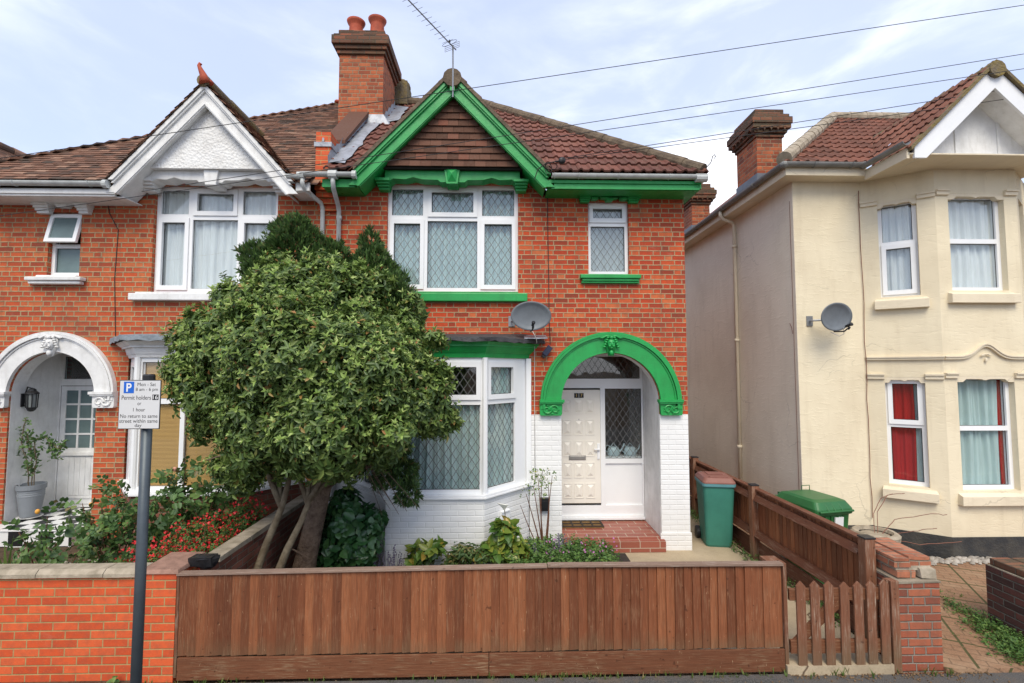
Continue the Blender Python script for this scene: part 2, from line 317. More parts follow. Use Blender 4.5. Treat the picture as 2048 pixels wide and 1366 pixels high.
def m_path():
    s = NM('old_concrete_path', .9, .25); o = s.obj(); f = s.noise(o, 60, 4, .7); b = s.noise(o, 1.6, 6, .65)
    v = s.n('ShaderNodeTexVoronoi', feature='DISTANCE_TO_EDGE'); v.inputs['Scale'].default_value = .55
    v2 = s.n('ShaderNodeVectorMath', operation='MULTIPLY_ADD'); nz = s.n('ShaderNodeTexNoise'); nz.inputs['Scale'].default_value = 3; nz.inputs['Detail'].default_value = 5; s.L(o, nz.inputs['Vector'])
    s.L(nz.outputs['Color'], v2.inputs[0]); v2.inputs[1].default_value = (.35,)*3; s.L(o, v2.inputs[2]); s.L(v2.outputs[0], v.inputs['Vector'])
    ck = s.rng(v.outputs['Distance'], .003, .010)
    c = s.mix(s.rng(b, .35, .7), (.46,.37,.25), (.31,.245,.165)); c = s.mix(s.rng(f, .5, .75, 0, .5), c, (.22,.17,.11)); c = s.mix(ck, (.12,.08,.05), c)
    s.col(c); s.bump(s.M('ADD', f, ck), .6, .006); return s.m
M['path'] = m_path()
def m_paver():
    s = NM('stamped_paving', .9, .25); o = s.obj(); uv = s.uv()
    r = s.map(uv, (1,1,1), (0,0,R(28)))
    b1 = s.n('ShaderNodeTexBrick'); s.L(r, b1.inputs['Vector']); b1.inputs['Scale'].default_value = 1; b1.inputs['Brick Width'].default_value = .6; b1.inputs['Row Height'].default_value = .6
    b1.inputs['Mortar Size'].default_value = .014; b1.inputs['Mortar Smooth'].default_value = .2; b1.offset = 0
    b2 = s.n('ShaderNodeTexBrick'); s.L(r, b2.inputs['Vector']); b2.inputs['Scale'].default_value = 1; b2.inputs['Brick Width'].default_value = .2; b2.inputs['Row Height'].default_value = .1
    b2.inputs['Mortar Size'].default_value = .006; b2.inputs['Mortar Smooth'].default_value = .3
    f = s.noise(o, 60, 4, .7); g = s.noise(o, 2.5, 5, .65)
    c = s.mix(s.rng(f, .35, .7), (.31,.18,.105), (.20,.11,.065)); c = s.mix(s.rng(g, .45, .75, 0, .7), c, (.38,.27,.17))
    c = s.mix(s.M('MULTIPLY', b2.outputs['Fac'], .6), c, (.12,.08,.05)); c = s.mix(b1.outputs['Fac'], c, (.08,.075,.03))
    s.col(c); s.bump(s.M('SUBTRACT', s.M('MULTIPLY', f, .3), s.M('ADD', b2.outputs['Fac'], b1.outputs['Fac'])), .6, .01); return s.m
M['paver'] = m_paver()
def m_quarry():
    s = NM('red_quarry_tile', .5, .4); r = s.map(s.uv(), (1,1,1), (0,0,R(0)))
    b = s.n('ShaderNodeTexBrick'); s.L(r, b.inputs['Vector']); b.inputs['Scale'].default_value = 1; b.inputs['Brick Width'].default_value = .3; b.inputs['Row Height'].default_value = .15
    b.inputs['Mortar Size'].default_value = .006; b.inputs['Color1'].default_value = (.24,.07,.045,1); b.inputs['Color2'].default_value = (.32,.10,.065,1); b.inputs['Mortar'].default_value = (.42,.34,.26,1)
    s.col(b.outputs[0]); return s.m
M['quarry'] = m_quarry()
def m_check():
    s = NM('check_tile', .35, .5); r = s.map(s.uv(), (1,1,1), (0,0,0), (.03,-.5501,0)); c = s.n('ShaderNodeTexChecker'); c.inputs['Scale'].default_value = 1/.208
    s.L(r, c.inputs[0]); c.inputs[1].default_value = (.75,.75,.73,1); c.inputs[2].default_value = (.015,.015,.016,1); s.col(c.outputs[0]); return s.m
M['check'] = m_check()

# ------------------------------------------------------------------ mesh helpers
def root_of(o):
    while o.parent: o = o.parent
    return o
SEP = {'lid_grip','painted_wall','fascia','bay_post','ridge','hip_ridge','rail','gutter','arris_rail','brick_course','gable_batten','moulding','clip','end_post','bolt','dentil_','rear_roof','roof_underlay','side_roof'}
class MB:
    def __init__(s, mtx=None): s.bm = bmesh.new(); s.mtx = mtx
    def v(s, p):
        p = Vector(p)
        if s.mtx is not None: p = s.mtx @ p
        return s.bm.verts.new(p)
    def poly(s, pts): return s.bm.faces.new([s.v(p) for p in pts])
    def hexa(s, a, b):      # two quads (4 points each), matching order
        A = [s.v(p) for p in a]; B = [s.v(p) for p in b]; f = s.bm.faces
        f.new(A[::-1]); f.new(B)
        for i in range(4): f.new((A[i], A[(i+1) % 4], B[(i+1) % 4], B[i]))
        return s
    def box(s, x0, x1, y0, y1, z0, z1):
        return s.hexa([(x0,y0,z0),(x1,y0,z0),(x1,y1,z0),(x0,y1,z0)], [(x0,y0,z1),(x1,y0,z1),(x1,y1,z1),(x0,y1,z1)])
    def prism(s, pts, a0, a1, axis='y'):    # 2D outline extruded along an axis; pts (x,z) for y, (y,z) for x, (x,y) for z
        f3 = {'y': lambda p, a: (p[0], a, p[1]), 'x': lambda p, a: (a, p[0], p[1]), 'z': lambda p, a: (p[0], p[1], a)}[axis]
        A = [s.v(f3(p, a0)) for p in pts]; B = [s.v(f3(p, a1)) for p in pts]; n = len(pts)
        s.bm.faces.new(A); s.bm.faces.new(B[::-1])
        for i in range(n): s.bm.faces.new((A[i], A[(i+1) % n], B[(i+1) % n], B[i]))
        return s
    def plate(s, outer, holes, y0, y1):     # slab in the XZ plane with holes
        bm = s.bm
        for y in (y0, y1):
            es = []
            for loop in [outer]+holes:
                vs = [s.v((p[0], y, p[1])) for p in loop]
                es += [bm.edges.new((vs[i], vs[(i+1) % len(vs)])) for i in range(len(vs))]
            bmesh.ops.triangle_fill(bm, use_beauty=True, use_dissolve=False, edges=es)
        for loop in [outer]+holes:
            n = len(loop)
            for i in range(n):
                p, q = loop[i], loop[(i+1) % n]
                s.poly([(p[0],y0,p[1]),(q[0],y0,q[1]),(q[0],y1,q[1]),(p[0],y1,p[1])])
        return s
    def tube(s, pts, r, seg=8, cap=True):
        pts = [Vector(p) for p in pts]; n = len(pts); rr = r if isinstance(r, (list, tuple)) else [r]*n
        rings = []; up = Vector((0,0,1)); prev = None
        for i, p in enumerate(pts):
            t = (pts[min(i+1, n-1)]-pts[max(i-1, 0)]).normalized()
            if prev is None:
                a = t.cross(up)
                if a.length < .01: a = t.cross(Vector((0,1,0)))
            else: a = prev - t*prev.dot(t)
            a.normalize(); prev = a; b = t.cross(a)
            rings.append([s.v(p+(a*math.cos(k*2*math.pi/seg)+b*math.sin(k*2*math.pi/seg))*rr[i]) for k in range(seg)])
        for i in range(n-1):
            for k in range(seg): s.bm.faces.new((rings[i][k], rings[i][(k+1) % seg], rings[i+1][(k+1) % seg], rings[i+1][k]))
        if cap: s.bm.faces.new(rings[0][::-1]); s.bm.faces.new(rings[-1])
        return s
    def lathe(s, prof, cx, cy, seg=24, sx=1, sy=1):
        rings = [[s.v((cx+r*sx*math.cos(k*2*math.pi/seg), cy+r*sy*math.sin(k*2*math.pi/seg), z)) for k in range(seg)] for r, z in prof]
        for i in range(len(prof)-1):
            for k in range(seg): s.bm.faces.new((rings[i][k], rings[i][(k+1) % seg], rings[i+1][(k+1) % seg], rings[i+1][k]))
        s.bm.faces.new(rings[0][::-1]); s.bm.faces.new(rings[-1]); return s
    def ball(s, c, rx, ry, rz, u=10, v=7):
        bmesh.ops.create_uvsphere(s.bm, u_segments=u, v_segments=v, radius=1, matrix=(s.mtx or Matrix()) @ Matrix.Translation(c) @ Matrix.Diagonal((rx, ry, rz, 1))); return s
    def cut(s, co, no):     # keep the side the normal points away from
        bmesh.ops.bisect_plane(s.bm, geom=s.bm.verts[:]+s.bm.edges[:]+s.bm.faces[:], plane_co=co, plane_no=no, clear_outer=True); return s
    def islands(s, gap=.03):
        bm = s.bm; seen = set(); isl = []
        for f in bm.faces:
            if f in seen: continue
            st = [f]; seen.add(f); g = []
            while st:
                q = st.pop(); g.append(q)
                for e in q.edges:
                    for h in e.link_faces:
                        if h not in seen: seen.add(h); st.append(h)
            co = [v.co for q in g for v in q.verts]; isl.append([g, [min(c[i] for c in co)-gap/2 for i in range(3)], [max(c[i] for c in co)+gap/2 for i in range(3)]])
        done = False
        while not done:
            done = True
            for i in range(len(isl)):
                for j in range(i+1, len(isl)):
                    a, b = isl[i], isl[j]
                    if all(a[1][k] <= b[2][k] and b[1][k] <= a[2][k] for k in range(3)):
                        a[0] += b[0]; a[1] = [min(x, y) for x, y in zip(a[1], b[1])]; a[2] = [max(x, y) for x, y in zip(a[2], b[2])]; isl.pop(j); done = False; break
                if not done: break
        out = []
        for g, _, _ in isl:
            m = MB(); mp = {}
            for f in g:
                m.bm.faces.new([mp.setdefault(v, None) or mp.__setitem__(v, m.bm.verts.new(v.co)) or mp[v] for v in f.verts])
            out.append(m)
        bm.free(); return out
    def build(s, name, mat, *a, **k):
        if name in SEP and len(s.bm.faces) > 6:
            ms = s.islands(); return [m._build(name, mat, *a, **k) for m in ms][0]
        return s._build(name, mat, *a, **k)
    def _build(s, name, mat, parent=None, origin=None, smooth=False, bevel=0, label=None, noise=0, weld=False, stuff=False):
        bm = s.bm
        if weld: bmesh.ops.remove_doubles(bm, verts=bm.verts[:], dist=1e-5)
        bmesh.ops.recalc_face_normals(bm, faces=bm.faces[:])
        uvl = bm.loops.layers.uv.new('UVMap')
        for f in bm.faces:
            n = f.normal
            if abs(n.z) > .94: t = Vector((1,0,0)); b = Vector((0,1,0))
            else:
                t = Vector((0,0,1)).cross(n).normalized(); b = n.cross(t)
                if t.x < -.7 or (abs(t.x) <= .7 and t.y < 0 and False): t = -t
            for l in f.loops: l[uvl].uv = (l.vert.co.dot(t), l.vert.co.dot(b))
        if noise:
            for v in bm.verts: v.co += Vector((random.uniform(-noise, noise), random.uniform(-noise, noise), random.uniform(-noise, noise)))
        off = Vector(root_of(parent).location) if parent else Vector(origin or (0,0,0))
        bmesh.ops.translate(bm, verts=bm.verts[:], vec=-off)
        me = bpy.data.meshes.new(name); bm.to_mesh(me); bm.free(); me.materials.append(mat)
        if smooth:
            for p in me.polygons: p.use_smooth = True
        o = bpy.data.objects.new(name, me); C.objects.link(o)
        if parent: o.parent = parent
        else: o.location = off
        if bevel:
            b = o.modifiers.new('bevel', 'BEVEL'); b.width = bevel; b.segments = 2; b.limit_method = 'ANGLE'; b.angle_limit = R(40)
        if label: o['label'] = label
        if stuff: o['kind'] = 'stuff'
        return o
def thing(name, label, cat, loc=(0,0,0), group=None):
    o = bpy.data.objects.new(name, None); C.objects.link(o); o.location = loc; o.empty_display_size = .2
    o['label'] = label; o['category'] = cat
    if group: o['group'] = group
    bpy.context.view_layer.update(); return o
def tag(o, label, cat, group=None):
    o['label'] = label; o['category'] = cat
    if group: o['group'] = group
    return o
def struct(o): o['kind'] = 'structure'; return o
def arc(cx, cz, r, a0, a1, n): return [(cx+r*math.cos(R(a0+(a1-a0)*i/n)), cz+r*math.sin(R(a0+(a1-a0)*i/n))) for i in range(n+1)]
def frame_mtx(p0, p1):      # local x along p0->p1 in plan, local y inward (away from the street)
    d = Vector((p1[0]-p0[0], p1[1]-p0[1], 0)).normalized(); n = Vector((-d.y, d.x, 0))
    return Matrix(((d.x, n.x, 0, p0[0]), (d.y, n.y, 0, p0[1]), (0, 0, 1, 0), (0, 0, 0, 1)))

def scatter(name, protos, P, A, S, mats, parent=None, origin=(0,0,0), midx=None, spin=True, which=None):
    """copies of small leaf clusters (numpy), one mesh; A = axis each cluster points along"""
    N = len(P); A = A/np.linalg.norm(A, axis=1)[:, None]
    ref = np.where(np.abs(A[:, 2:3]) < .9, np.array([[0,0,1.]]), np.array([[1.,0,0]]))
    X = np.cross(ref, A); X /= np.linalg.norm(X, axis=1)[:, None]; Y = np.cross(A, X)
    th = RNG.uniform(0, 2*np.pi, N) if spin else np.zeros(N)
    X2 = X*np.cos(th)[:, None]+Y*np.sin(th)[:, None]; Y2 = -X*np.sin(th)[:, None]+Y*np.cos(th)[:, None]
    off = np.array(root_of(parent).location) if parent else np.array(origin)
    which = RNG.integers(0, len(protos), N) if which is None else which
    VV = []; FF = []; MI = []; base = 0
    for k, (pv, pf, pm) in enumerate(protos):
        ii = np.where(which == k)[0]
        if not len(ii): continue
        pv = np.array(pv, float); pf = np.array(pf, int)
        W = (P[ii][:, None, :]+S[ii][:, None, None]*(pv[None, :, 0:1]*X2[ii][:, None, :]+pv[None, :, 1:2]*Y2[ii][:, None, :]+pv[None, :, 2:3]*A[ii][:, None, :]))
        n = len(pv); VV.append(W.reshape(-1, 3)); FF.append((pf[None]+(np.arange(len(ii))*n)[:, None, None]).reshape(-1, pf.shape[1])+base)
        MI.append(np.tile(np.array(pm), len(ii))); base += len(ii)*n
    V = np.concatenate(VV)-off; F = np.concatenate(FF); MI = np.concatenate(MI)
    me = bpy.data.meshes.new(name); me.vertices.add(len(V)); me.vertices.foreach_set('co', V.astype(np.float32).ravel())
    me.loops.add(F.size); me.loops.foreach_set('vertex_index', F.astype(np.int32).ravel())
    me.polygons.add(len(F)); me.polygons.foreach_set('loop_start', (np.arange(len(F))*F.shape[1]).astype(np.int32))
    for m in mats: me.materials.append(m)
    me.polygons.foreach_set('material_index', MI.astype(np.int32)); me.update(calc_edges=True)
    o = bpy.data.objects.new(name, me); C.objects.link(o)
    if parent: o.parent = parent
    else: o.location = off
    return o
def leaf(base, d, up, L, W, fold=.25, curl=.15):
    d = np.array(d, float); d /= np.linalg.norm(d); up = np.array(up, float); s = np.cross(d, up); s /= np.linalg.norm(s)+1e-9; n = np.cross(s, d)
    b = np.array(base, float); P = lambda t, w, z: b+d*t*L+s*w*W+n*z*W
    return [P(0,0,0), P(.35,.5,fold), P(.72,.36,fold*.6-curl), P(1,0,-curl*2), P(.72,-.36,fold*.6-curl), P(.35,-.5,fold)]
def proto(leaves, mi):
    V = []; F = []; Mi = []
    for l, m in zip(leaves, mi):
        k = len(V); V += l; F += [(k, k+1, k+2, k+3), (k, k+3, k+4, k+5)]; Mi += [m, m]
    return (V, F, Mi)
def rosette(n_old, n_new, L, W, rnd):
    ls = []; mi = []
    for i in range(n_old):
        a = i*2.4+rnd.uniform(-.3,.3); e = rnd.uniform(-.25,.5); ls.append(leaf((0,0,-rnd.uniform(0,.9)*L), (math.cos(a), math.sin(a), e), (0,0,1), L*rnd.uniform(.75,1.15), W, .22, .2)); mi.append(0)
    for i in range(n_new):
        a = i*2.4+1; e = rnd.uniform(.7,1.7); ls.append(leaf((0,0,0), (math.cos(a), math.sin(a), e), (0,0,1), L*rnd.uniform(.6,.9), W*.8, .25, .1)); mi.append(1)
    return proto(ls, mi)

# ================================================================== SETTING: ground
b = MB(); b.poly([(-400,-400,-.03),(400,-400,-.03),(400,500,-.03),(-400,500,-.03)])
struct(b.build('ground', M['soil']))
b = MB(); b.box(-60, 60, 1.6, 4.56, -.15, 0.0); struct(b.build('pavement', M['asphalt']))
b = MB(); b.poly([(-60,-7,-.02+.004),(60,-7,-.016),(60,1.6,-.016),(-60,1.6,-.016)]); struct(b.build('road', M['asphalt']))
b = MB(); b.box(-60, 60, 1.48, 1.6, -.15, .006); struct(b.build('kerb', M['coping']))
b = MB(); b.box(-2.85, 1.25, 4.66, 7.44, -.1, .07); struct(b.build('garden_bed', M['soil']))
b = MB(); b.box(1.25, 2.655, 4.66, 15.5, -.1, .085); b.box(2.656, 3.66, 4.56, 15.5, -.1, .085); struct(b.build('path', M['path']))
b = MB(); b.box(3.74, 4.8, 4.9, 15.5, -.1, .045); b.box(4.16, 14, 4.56, 7.12, -.1, .04)
struct(b.build('driveway', M['paver']))
b = MB(); b.box(-8.4, -2.97, 4.75, 7.44, -.1, .33); struct(b.build('raised_garden', M['soil']))
b = MB(); b.box(-9.4, -7.02, 4.75, 7.30, .30, .345); struct(b.build('left_path', M['asphalt']))
b = MB(); b.box(-2.4, 2.66, 4.47, 4.54, 0, .03); struct(b.build('verge_edging', M['asphalt']))

b = MB(); b.box(-9, -2.95, 4.40, 4.625, -.05, .012)
struct(b.build('verge', M['soil']))
# ================================================================== shared builders
def window(parent, mtx, x0, x1, z0, z1, lights, y=.10, depth=.07, lead=False, name='window', mat=None, sashes=(), leadmat=None, skip_pane=(), glassmat=None, lead_w=.108):
    """frame plate with one hole per light; sash = index -> proud inner frame"""
    mat = mat or M['pvc']
    holes = [[(a,c),(b_,c),(b_,d),(a,d)] for a, b_, c, d in lights]
    w = MB(mtx); w.plate([(x0,z0),(x1,z0),(x1,z1),(x0,z1)], holes, y, y+depth)
    wo = w.build(name, mat, parent, bevel=.004)
    for i, (a, b_, c, d) in enumerate(lights):
        ga, gb, gc, gd = a, b_, c, d
        if i in sashes:
            t = .048; s = MB(mtx); s.plate([(a-.022,c-.022),(b_+.022,c-.022),(b_+.022,d+.022),(a-.022,d+.022)], [[(a+t-.01,c+t),(b_-t+.01,c+t),(b_-t+.01,d-t),(a+t-.01,d-t)]], y-.022, y-.002)
            s.build('sash', mat, wo, bevel=.005); ga += t-.012; gb -= t-.012; gc += t-.002; gd -= t-.002
            s = MB(mtx); s.plate([(a,c),(b_,c),(b_,d),(a,d)], [[(ga,gc),(gb,gc),(gb,gd),(ga,gd)]], y+.002, y+.03); s.build('sash_rebate', mat, wo)
        # black gasket
        g = MB(mtx); q = .007; g.plate([(ga,gc),(gb,gc),(gb,gd),(ga,gd)], [[(ga+q,gc+q),(gb-q,gc+q),(gb-q,gd-q),(ga+q,gd-q)]], y+.031, y+.036); g.build('gasket', M['black'], wo)
        if i not in skip_pane:
            g = MB(mtx); g.box(ga, gb, y+.037, y+.041, gc, gd); g.build('pane', glassmat or M['glass'], wo)
        if lead and (lead is True or i in lead):
            g = MB(mtx); lw = .0038; dx = lead_w; dz = lead_w*1.5
            W_, H_ = gb-ga, gd-gc; nx = int(W_/dx)+int(H_/dz)+3
            for sgn in (1, -1):
                for k in range(-nx, nx):
                    # line x = xs + sgn*(dx/dz)*(z-gc)
                    xs = ga + (W_/2 % dx) + k*dx
                    pts = []
                    sl = sgn*dx/dz
                    za, zb = gc, gd
                    ta, tb = (ga-xs)/sl, (gb-xs)/sl
                    lo, hi = max(0, min(ta, tb)), min(H_, max(ta, tb))
                    if hi-lo < .01: continue
                    p = Vector((xs+sl*lo, 0, gc+lo)); q2 = Vector((xs+sl*hi, 0, gc+hi)); dd = (q2-p).normalized(); nn = Vector((dd.z, 0, -dd.x))*lw
                    yy = y+.0335 if sgn > 0 else y+.0345
                    g.hexa([(p.x-nn.x,yy-.0015,p.z-nn.z),(p.x+nn.x,yy-.0015,p.z+nn.z),(q2.x+nn.x,yy-.0015,q2.z+nn.z),(q2.x-nn.x,yy-.0015,q2.z-nn.z)],
                           [(p.x-nn.x,yy+.0015,p.z-nn.z),(p.x+nn.x,yy+.0015,p.z+nn.z),(q2.x+nn.x,yy+.0015,q2.z+nn.z),(q2.x-nn.x,yy+.0015,q2.z-nn.z)])
            g.build('leading', leadmat or M['leading'], wo)
    return wo
M['leading'] = simple('lead_strip', (.17,.17,.17), .4, .5, .3, metal=.3)

def curtain(label, mtx, x0, x1, z0, z1, y, mat=None, amp=.02, per=.11, gather=None, name='net_curtain', cat='curtain', group=None, gap=None, seed=1):
    rnd = random.Random(seed); n = int((x1-x0)/.012); b = MB(mtx); rows = 7; ph = [rnd.uniform(0, 6) for _ in range(4)]
    grid = []
    for j in range(rows+1):
        t = j/rows; row = []
        for i in range(n+1):
            x = x0+(x1-x0)*i/n
            w = math.sin(x*2*math.pi/per+ph[0]+.5*math.sin(t*2+x*3))+.6*math.sin(x*2*math.pi/(per*.43)+ph[1])+.5*math.sin(x*2*math.pi/(per*2.7)+ph[2])
            row.append(b.v((x+.006*math.sin(t*5+x*9), y+amp*w*(.7+.3*t), z0+(z1-z0)*t)))
        grid.append(row)
    for j in range(rows):
        for i in range(n): b.bm.faces.new((grid[j][i], grid[j][i+1], grid[j+1][i+1], grid[j+1][i]))
    o3 = mtx @ Vector(((x0+x1)/2, y, z1)) if mtx else Vector(((x0+x1)/2, y, z1))
    return tag(b.build(name, mat or M['net'], origin=o3, smooth=True), label, cat, group)

def roman_slope(b, P0, ud, vd, U, V, gauge=.32, roll=.155, amp=.028):
    """interlocking roll tiles: each course a wavy strip tilted up at its tail"""
    ud = Vector(ud).normalized(); vd = Vector(vd).normalized(); n = ud.cross(vd); P0 = Vector(P0)
    if n.z < 0: n = -n
    nc = int(math.ceil(V/gauge)); nt = int(math.ceil(U/(2*roll)))
    for c in range(nc):
        for t in range(nt):
            jit = random.uniform(-.004, .004); jl = random.uniform(-.006, .006)
            prof = []
            for k in range(13):
                f = k/12*2; fr = f % 1.0 if k < 12 else 1.0
                h = amp*max(0, math.sin(math.pi*min(1, fr/.5))) if fr < .5 else 0.0
                prof.append((f*roll, h))
            a = [P0+ud*(t*2*roll+x)+vd*(c*gauge-.02+jl)+n*(h+.034+jit) for x, h in prof]
            a2 = [p-n*.026 for p in a]
            d = [P0+ud*(t*2*roll+x)+vd*((c+1)*gauge+.03+jl)+n*(h*.9+.004+jit) for x, h in prof]
            va = [b.v(p) for p in a]; vd_ = [b.v(p) for p in d]; ve = [b.v(p) for p in a2]
            for k in range(12):
                b.bm.faces.new((va[k], va[k+1], vd_[k+1], vd_[k])); b.bm.faces.new((ve[k], ve[k+1], va[k+1], va[k]))
def plain_slope(b, P0, ud, vd, U, V, gauge=.095, w=.168, th=.011, j=1.1):
    ud = Vector(ud).normalized(); vd = Vector(vd).normalized(); n = ud.cross(vd); P0 = Vector(P0)
    if n.z < 0: n = -n
    for c in range(int(math.ceil(V/gauge))):
        off = -w/2 if c % 2 else 0
        for t in range(int(math.ceil(U/w))+1):
            u0 = t*w+off+.002; u1 = u0+w-.004; l = c*gauge+random.uniform(-.006, .006)*j; s = random.uniform(-.003, .004)*j; s2 = random.uniform(-.003, .004)*j
            h0, h1 = .019, .002
            q = lambda u, v, h: P0+ud*u+vd*v+n*h
            b.hexa([q(u0,l,h0-th+s), q(u1,l,h0-th+s2), q(u1,l+gauge*1.5,h1-th), q(u0,l+gauge*1.5,h1-th)],
                   [q(u0,l,h0+s), q(u1,l,h0+s2), q(u1,l+gauge*1.5,h1), q(u0,l+gauge*1.5,h1)])
def half_gutter(b, x0, x1, y, z, r=.058, axis='x'):
    a = arc(0, 0, r, 180, 360, 10); i = arc(0, 0, r-.006, 360, 180, 10); pr = a+i
    if axis == 'x': b.prism([(y+p, z+q) for p, q in pr], x0, x1, 'x')
    else: b.prism([(y+p, z+q) for p, q in pr], x0, x1, 'y')
def ridge_tiles(b, p, q, r=.12, L=.33):
    p, q = Vector(p), Vector(q); d = (q-p); n = max(1, int(d.length/L)); 
    for i in range(n):
        a = p+d*(i/n); c = p+d*((i+1)/n+.012); rr = r*random.uniform(.95, 1.05); b.tube([a, c], [rr*1.06, rr], 12)

WY = 7.44
BAYP = lambda xl, w0=.65, w1=1.34: [(xl, WY), (xl+w0, 6.72), (xl+w0+w1, 6.72), (xl+w0*2+w1, WY)]
def offs(pl, d):    # push the bay outline outwards
    xl, xr = pl[0][0], pl[-1][0]; k = .41*d
    return [(xl-d*1.41, WY), (pl[1][0]-k, pl[1][1]-d), (pl[2][0]+k, pl[2][1]-d), (xr+d*1.41, WY)]
def slab(b, pl, z0, z1, d, d1=None):
    d1 = d if d1 is None else d1; A = offs(pl, d); B = offs(pl, d1)
    b.hexa([(x,y,z0) for x, y in A], [(x,y,z1) for x, y in B])

# ================================================================== MAIN HOUSE (green trim)
H = thing('brick_house', 'red brick semi-detached house with green painted arch, gable boards and sills, white painted ground floor', 'house', (0.1, 7.44, 0))
AX, AZ = 1.70, 2.31
archin = arc(AX, AZ, .76, 180, 0, 28)
outer = [(-2.65,2.13),(-2.25,2.13),(-2.25,3.2),(.45,3.2),(.45,2.13),(.94,2.13)]+archin+[(2.46,2.13),(2.9,2.13),(2.9,5.52),(.74,5.52),(.60,5.62),(-.71,6.95),(-2.03,5.62),(-2.14,5.52),(-2.65,5.52)]
UW = (-1.76, .28, 4.02, 5.72); SW = (1.38, 2.02, 4.30, 5.46)
rc = lambda w: [(w[0],w[2]),(w[1],w[2]),(w[1],w[3]),(w[0],w[3])]
b = MB(); b.plate(outer, [rc(UW), rc(SW)], WY, WY+.24); b.box(2.66, 2.9, WY+.24, 14.2, 2.13, 5.6); b.box(-2.65, 2.66, 14.0, 14.2, 2.13, 5.6)
b.build('wall', M['brick'], H)
b = MB(); b.box(-2.65, -2.25, WY, WY+.24, -.05, 2.13); b.box(.45, .94, WY, WY+.24, -.05, 2.13); b.box(2.46, 2.9, WY, WY+.24, -.05, 2.13); b.box(2.66, 2.9, WY+.24, 14.2, -.05, 2.13)
b.box(2.44, 2.915, WY-.015, WY-.001, -.05, .34); b.box(2.9005, 2.915, WY-.001, 8.0, -.05, .34)
b.build('painted_wall', M['brick_white'], H)
PL = BAYP(-2.20)
b = MB(); slab(b, PL, -.05, 1.06, 0); b.build('bay_wall', M['brick_white'], H)
b = MB(); slab(b, PL, 1.06, 1.085, .055); slab(b, PL, 1.086, 1.115, .04); b.build('bay_sill', M['pvc'], H, bevel=.004)
# interior: floors, back partition, porch side walls
b = MB(); b.box(-2.6, 2.64, WY+.26, 12, 3.35, 3.5); b.box(-2.6, .80, WY+.26, 12, .2, .3); b.box(-2.6, 2.64, 10.4, 10.5, .3, 5.6); b.box(-2.63, -2.55, WY+.26, 12, .3, 5.6); b.box(-2.6, 2.64, WY+.26, 10.4, 5.56, 5.6)
b.box(1.0, 1.05, WY+.26, 12, 3.5, 5.56); b.build('interior', M['room'], H)
b = MB(); slab(b, PL, 3.0, 3.02, -.06); b.build('bay_ceiling', M['white'], H)
# bay cornice and its little felt roof
b = MB(); slab(b, PL, 2.985, 3.05, .0, .012); slab(b, PL, 3.05, 3.085, .022, .045); slab(b, PL, 3.086, 3.14, .045, .075); slab(b, PL, 3.141, 3.165, .09); slab(b, PL, 3.166, 3.205, .095, .13)
b.build('bay_cornice', M['green'], H)
b = MB(); o0 = offs(PL, .17); o1 = offs(PL, .16)
nseg = 22; ring_lo = []; ring_hi = []
def along(P, n):
    out = []
    for (a, c) in zip(P[:-1], P[1:]):
        for i in range(n): out.append((a[0]+(c[0]-a[0])*i/n, a[1]+(c[1]-a[1])*i/n))
    return out+[P[-1]]
def bayroof(PL, z0, z1, ov, mat, par, thick=.055, top=.10):
    b = MB(); o0 = along(offs(PL, ov), 12); o1 = along(offs(PL, ov-.02), 12); o2 = along([(PL[0][0]-.05, WY+.02), (PL[0][0]+.4, WY+.02), (PL[3][0]-.4, WY+.02), (PL[3][0]+.05, WY+.02)], 12)
    rr = []
    for P, z, jz in ((o1, z0+.02, .0), (o0, z0, .014), (o0, z0+thick, .008), (o2, z1, .0)):
        rr.append([b.v((x+random.uniform(-.008,.008), y+random.uniform(-.008,.008), z+random.uniform(-jz, jz))) for x, y in P])
    for r0, r1 in zip(rr[:-1], rr[1:]):
        for i in range(len(r0)-1): b.bm.faces.new((r0[i], r0[i+1], r1[i+1], r1[i]))
    b.bm.faces.new([v for v in rr[0]])
    b.build('bay_roof', mat, par)
bayroof(PL, 3.206, 3.37, .18, M['felt'], H)
# porch
b = MB(); LR = .757; ar = arc(AX, AZ, LR, 180, 0, 28); ar2 = arc(AX, AZ, LR+.002, 0, 180, 28); b.prism(ar+ar2, WY+.03, WY+.239); b.box(.9405, .944, WY+.03, WY+.239, 0, 2.31); b.box(2.456, 2.4595, WY+.03, WY+.239, 0, 2.31); b.box(.90, .94, WY+.2402, 8.32, .0, 3.3); b.box(2.46, 2.5, WY+.24, 8.32, .0, 3.3); b.box(.9, 2.5, WY+.24, 9.6, 3.12, 3.16); b.build('porch_wall', M['white'], H)
b = MB(); b.box(.90, 2.50, WY+.01, 8.35, .0, .27); b.box(.95, 2.49, WY-.07, WY+.009, .0, .255); b.build('porch_floor', M['quarry'], H)
b = MB(); b.box(.95, 2.49, WY-.095, WY-.071, .09, .245); b.build('step_tile', M['quarry'], H)
b = MB(); b.box(.94, .97, 8.4, 10.2, .3, 3.1); b.box(2.44, 2.46, 8.4, 10.2, .3, 3.1); b.box(.94, 2.46, 10.2, 10.3, .3, 3.1); b.box(.94, 2.46, 8.4, 10.2, .25, .3); b.build('hall', M['room'], H)
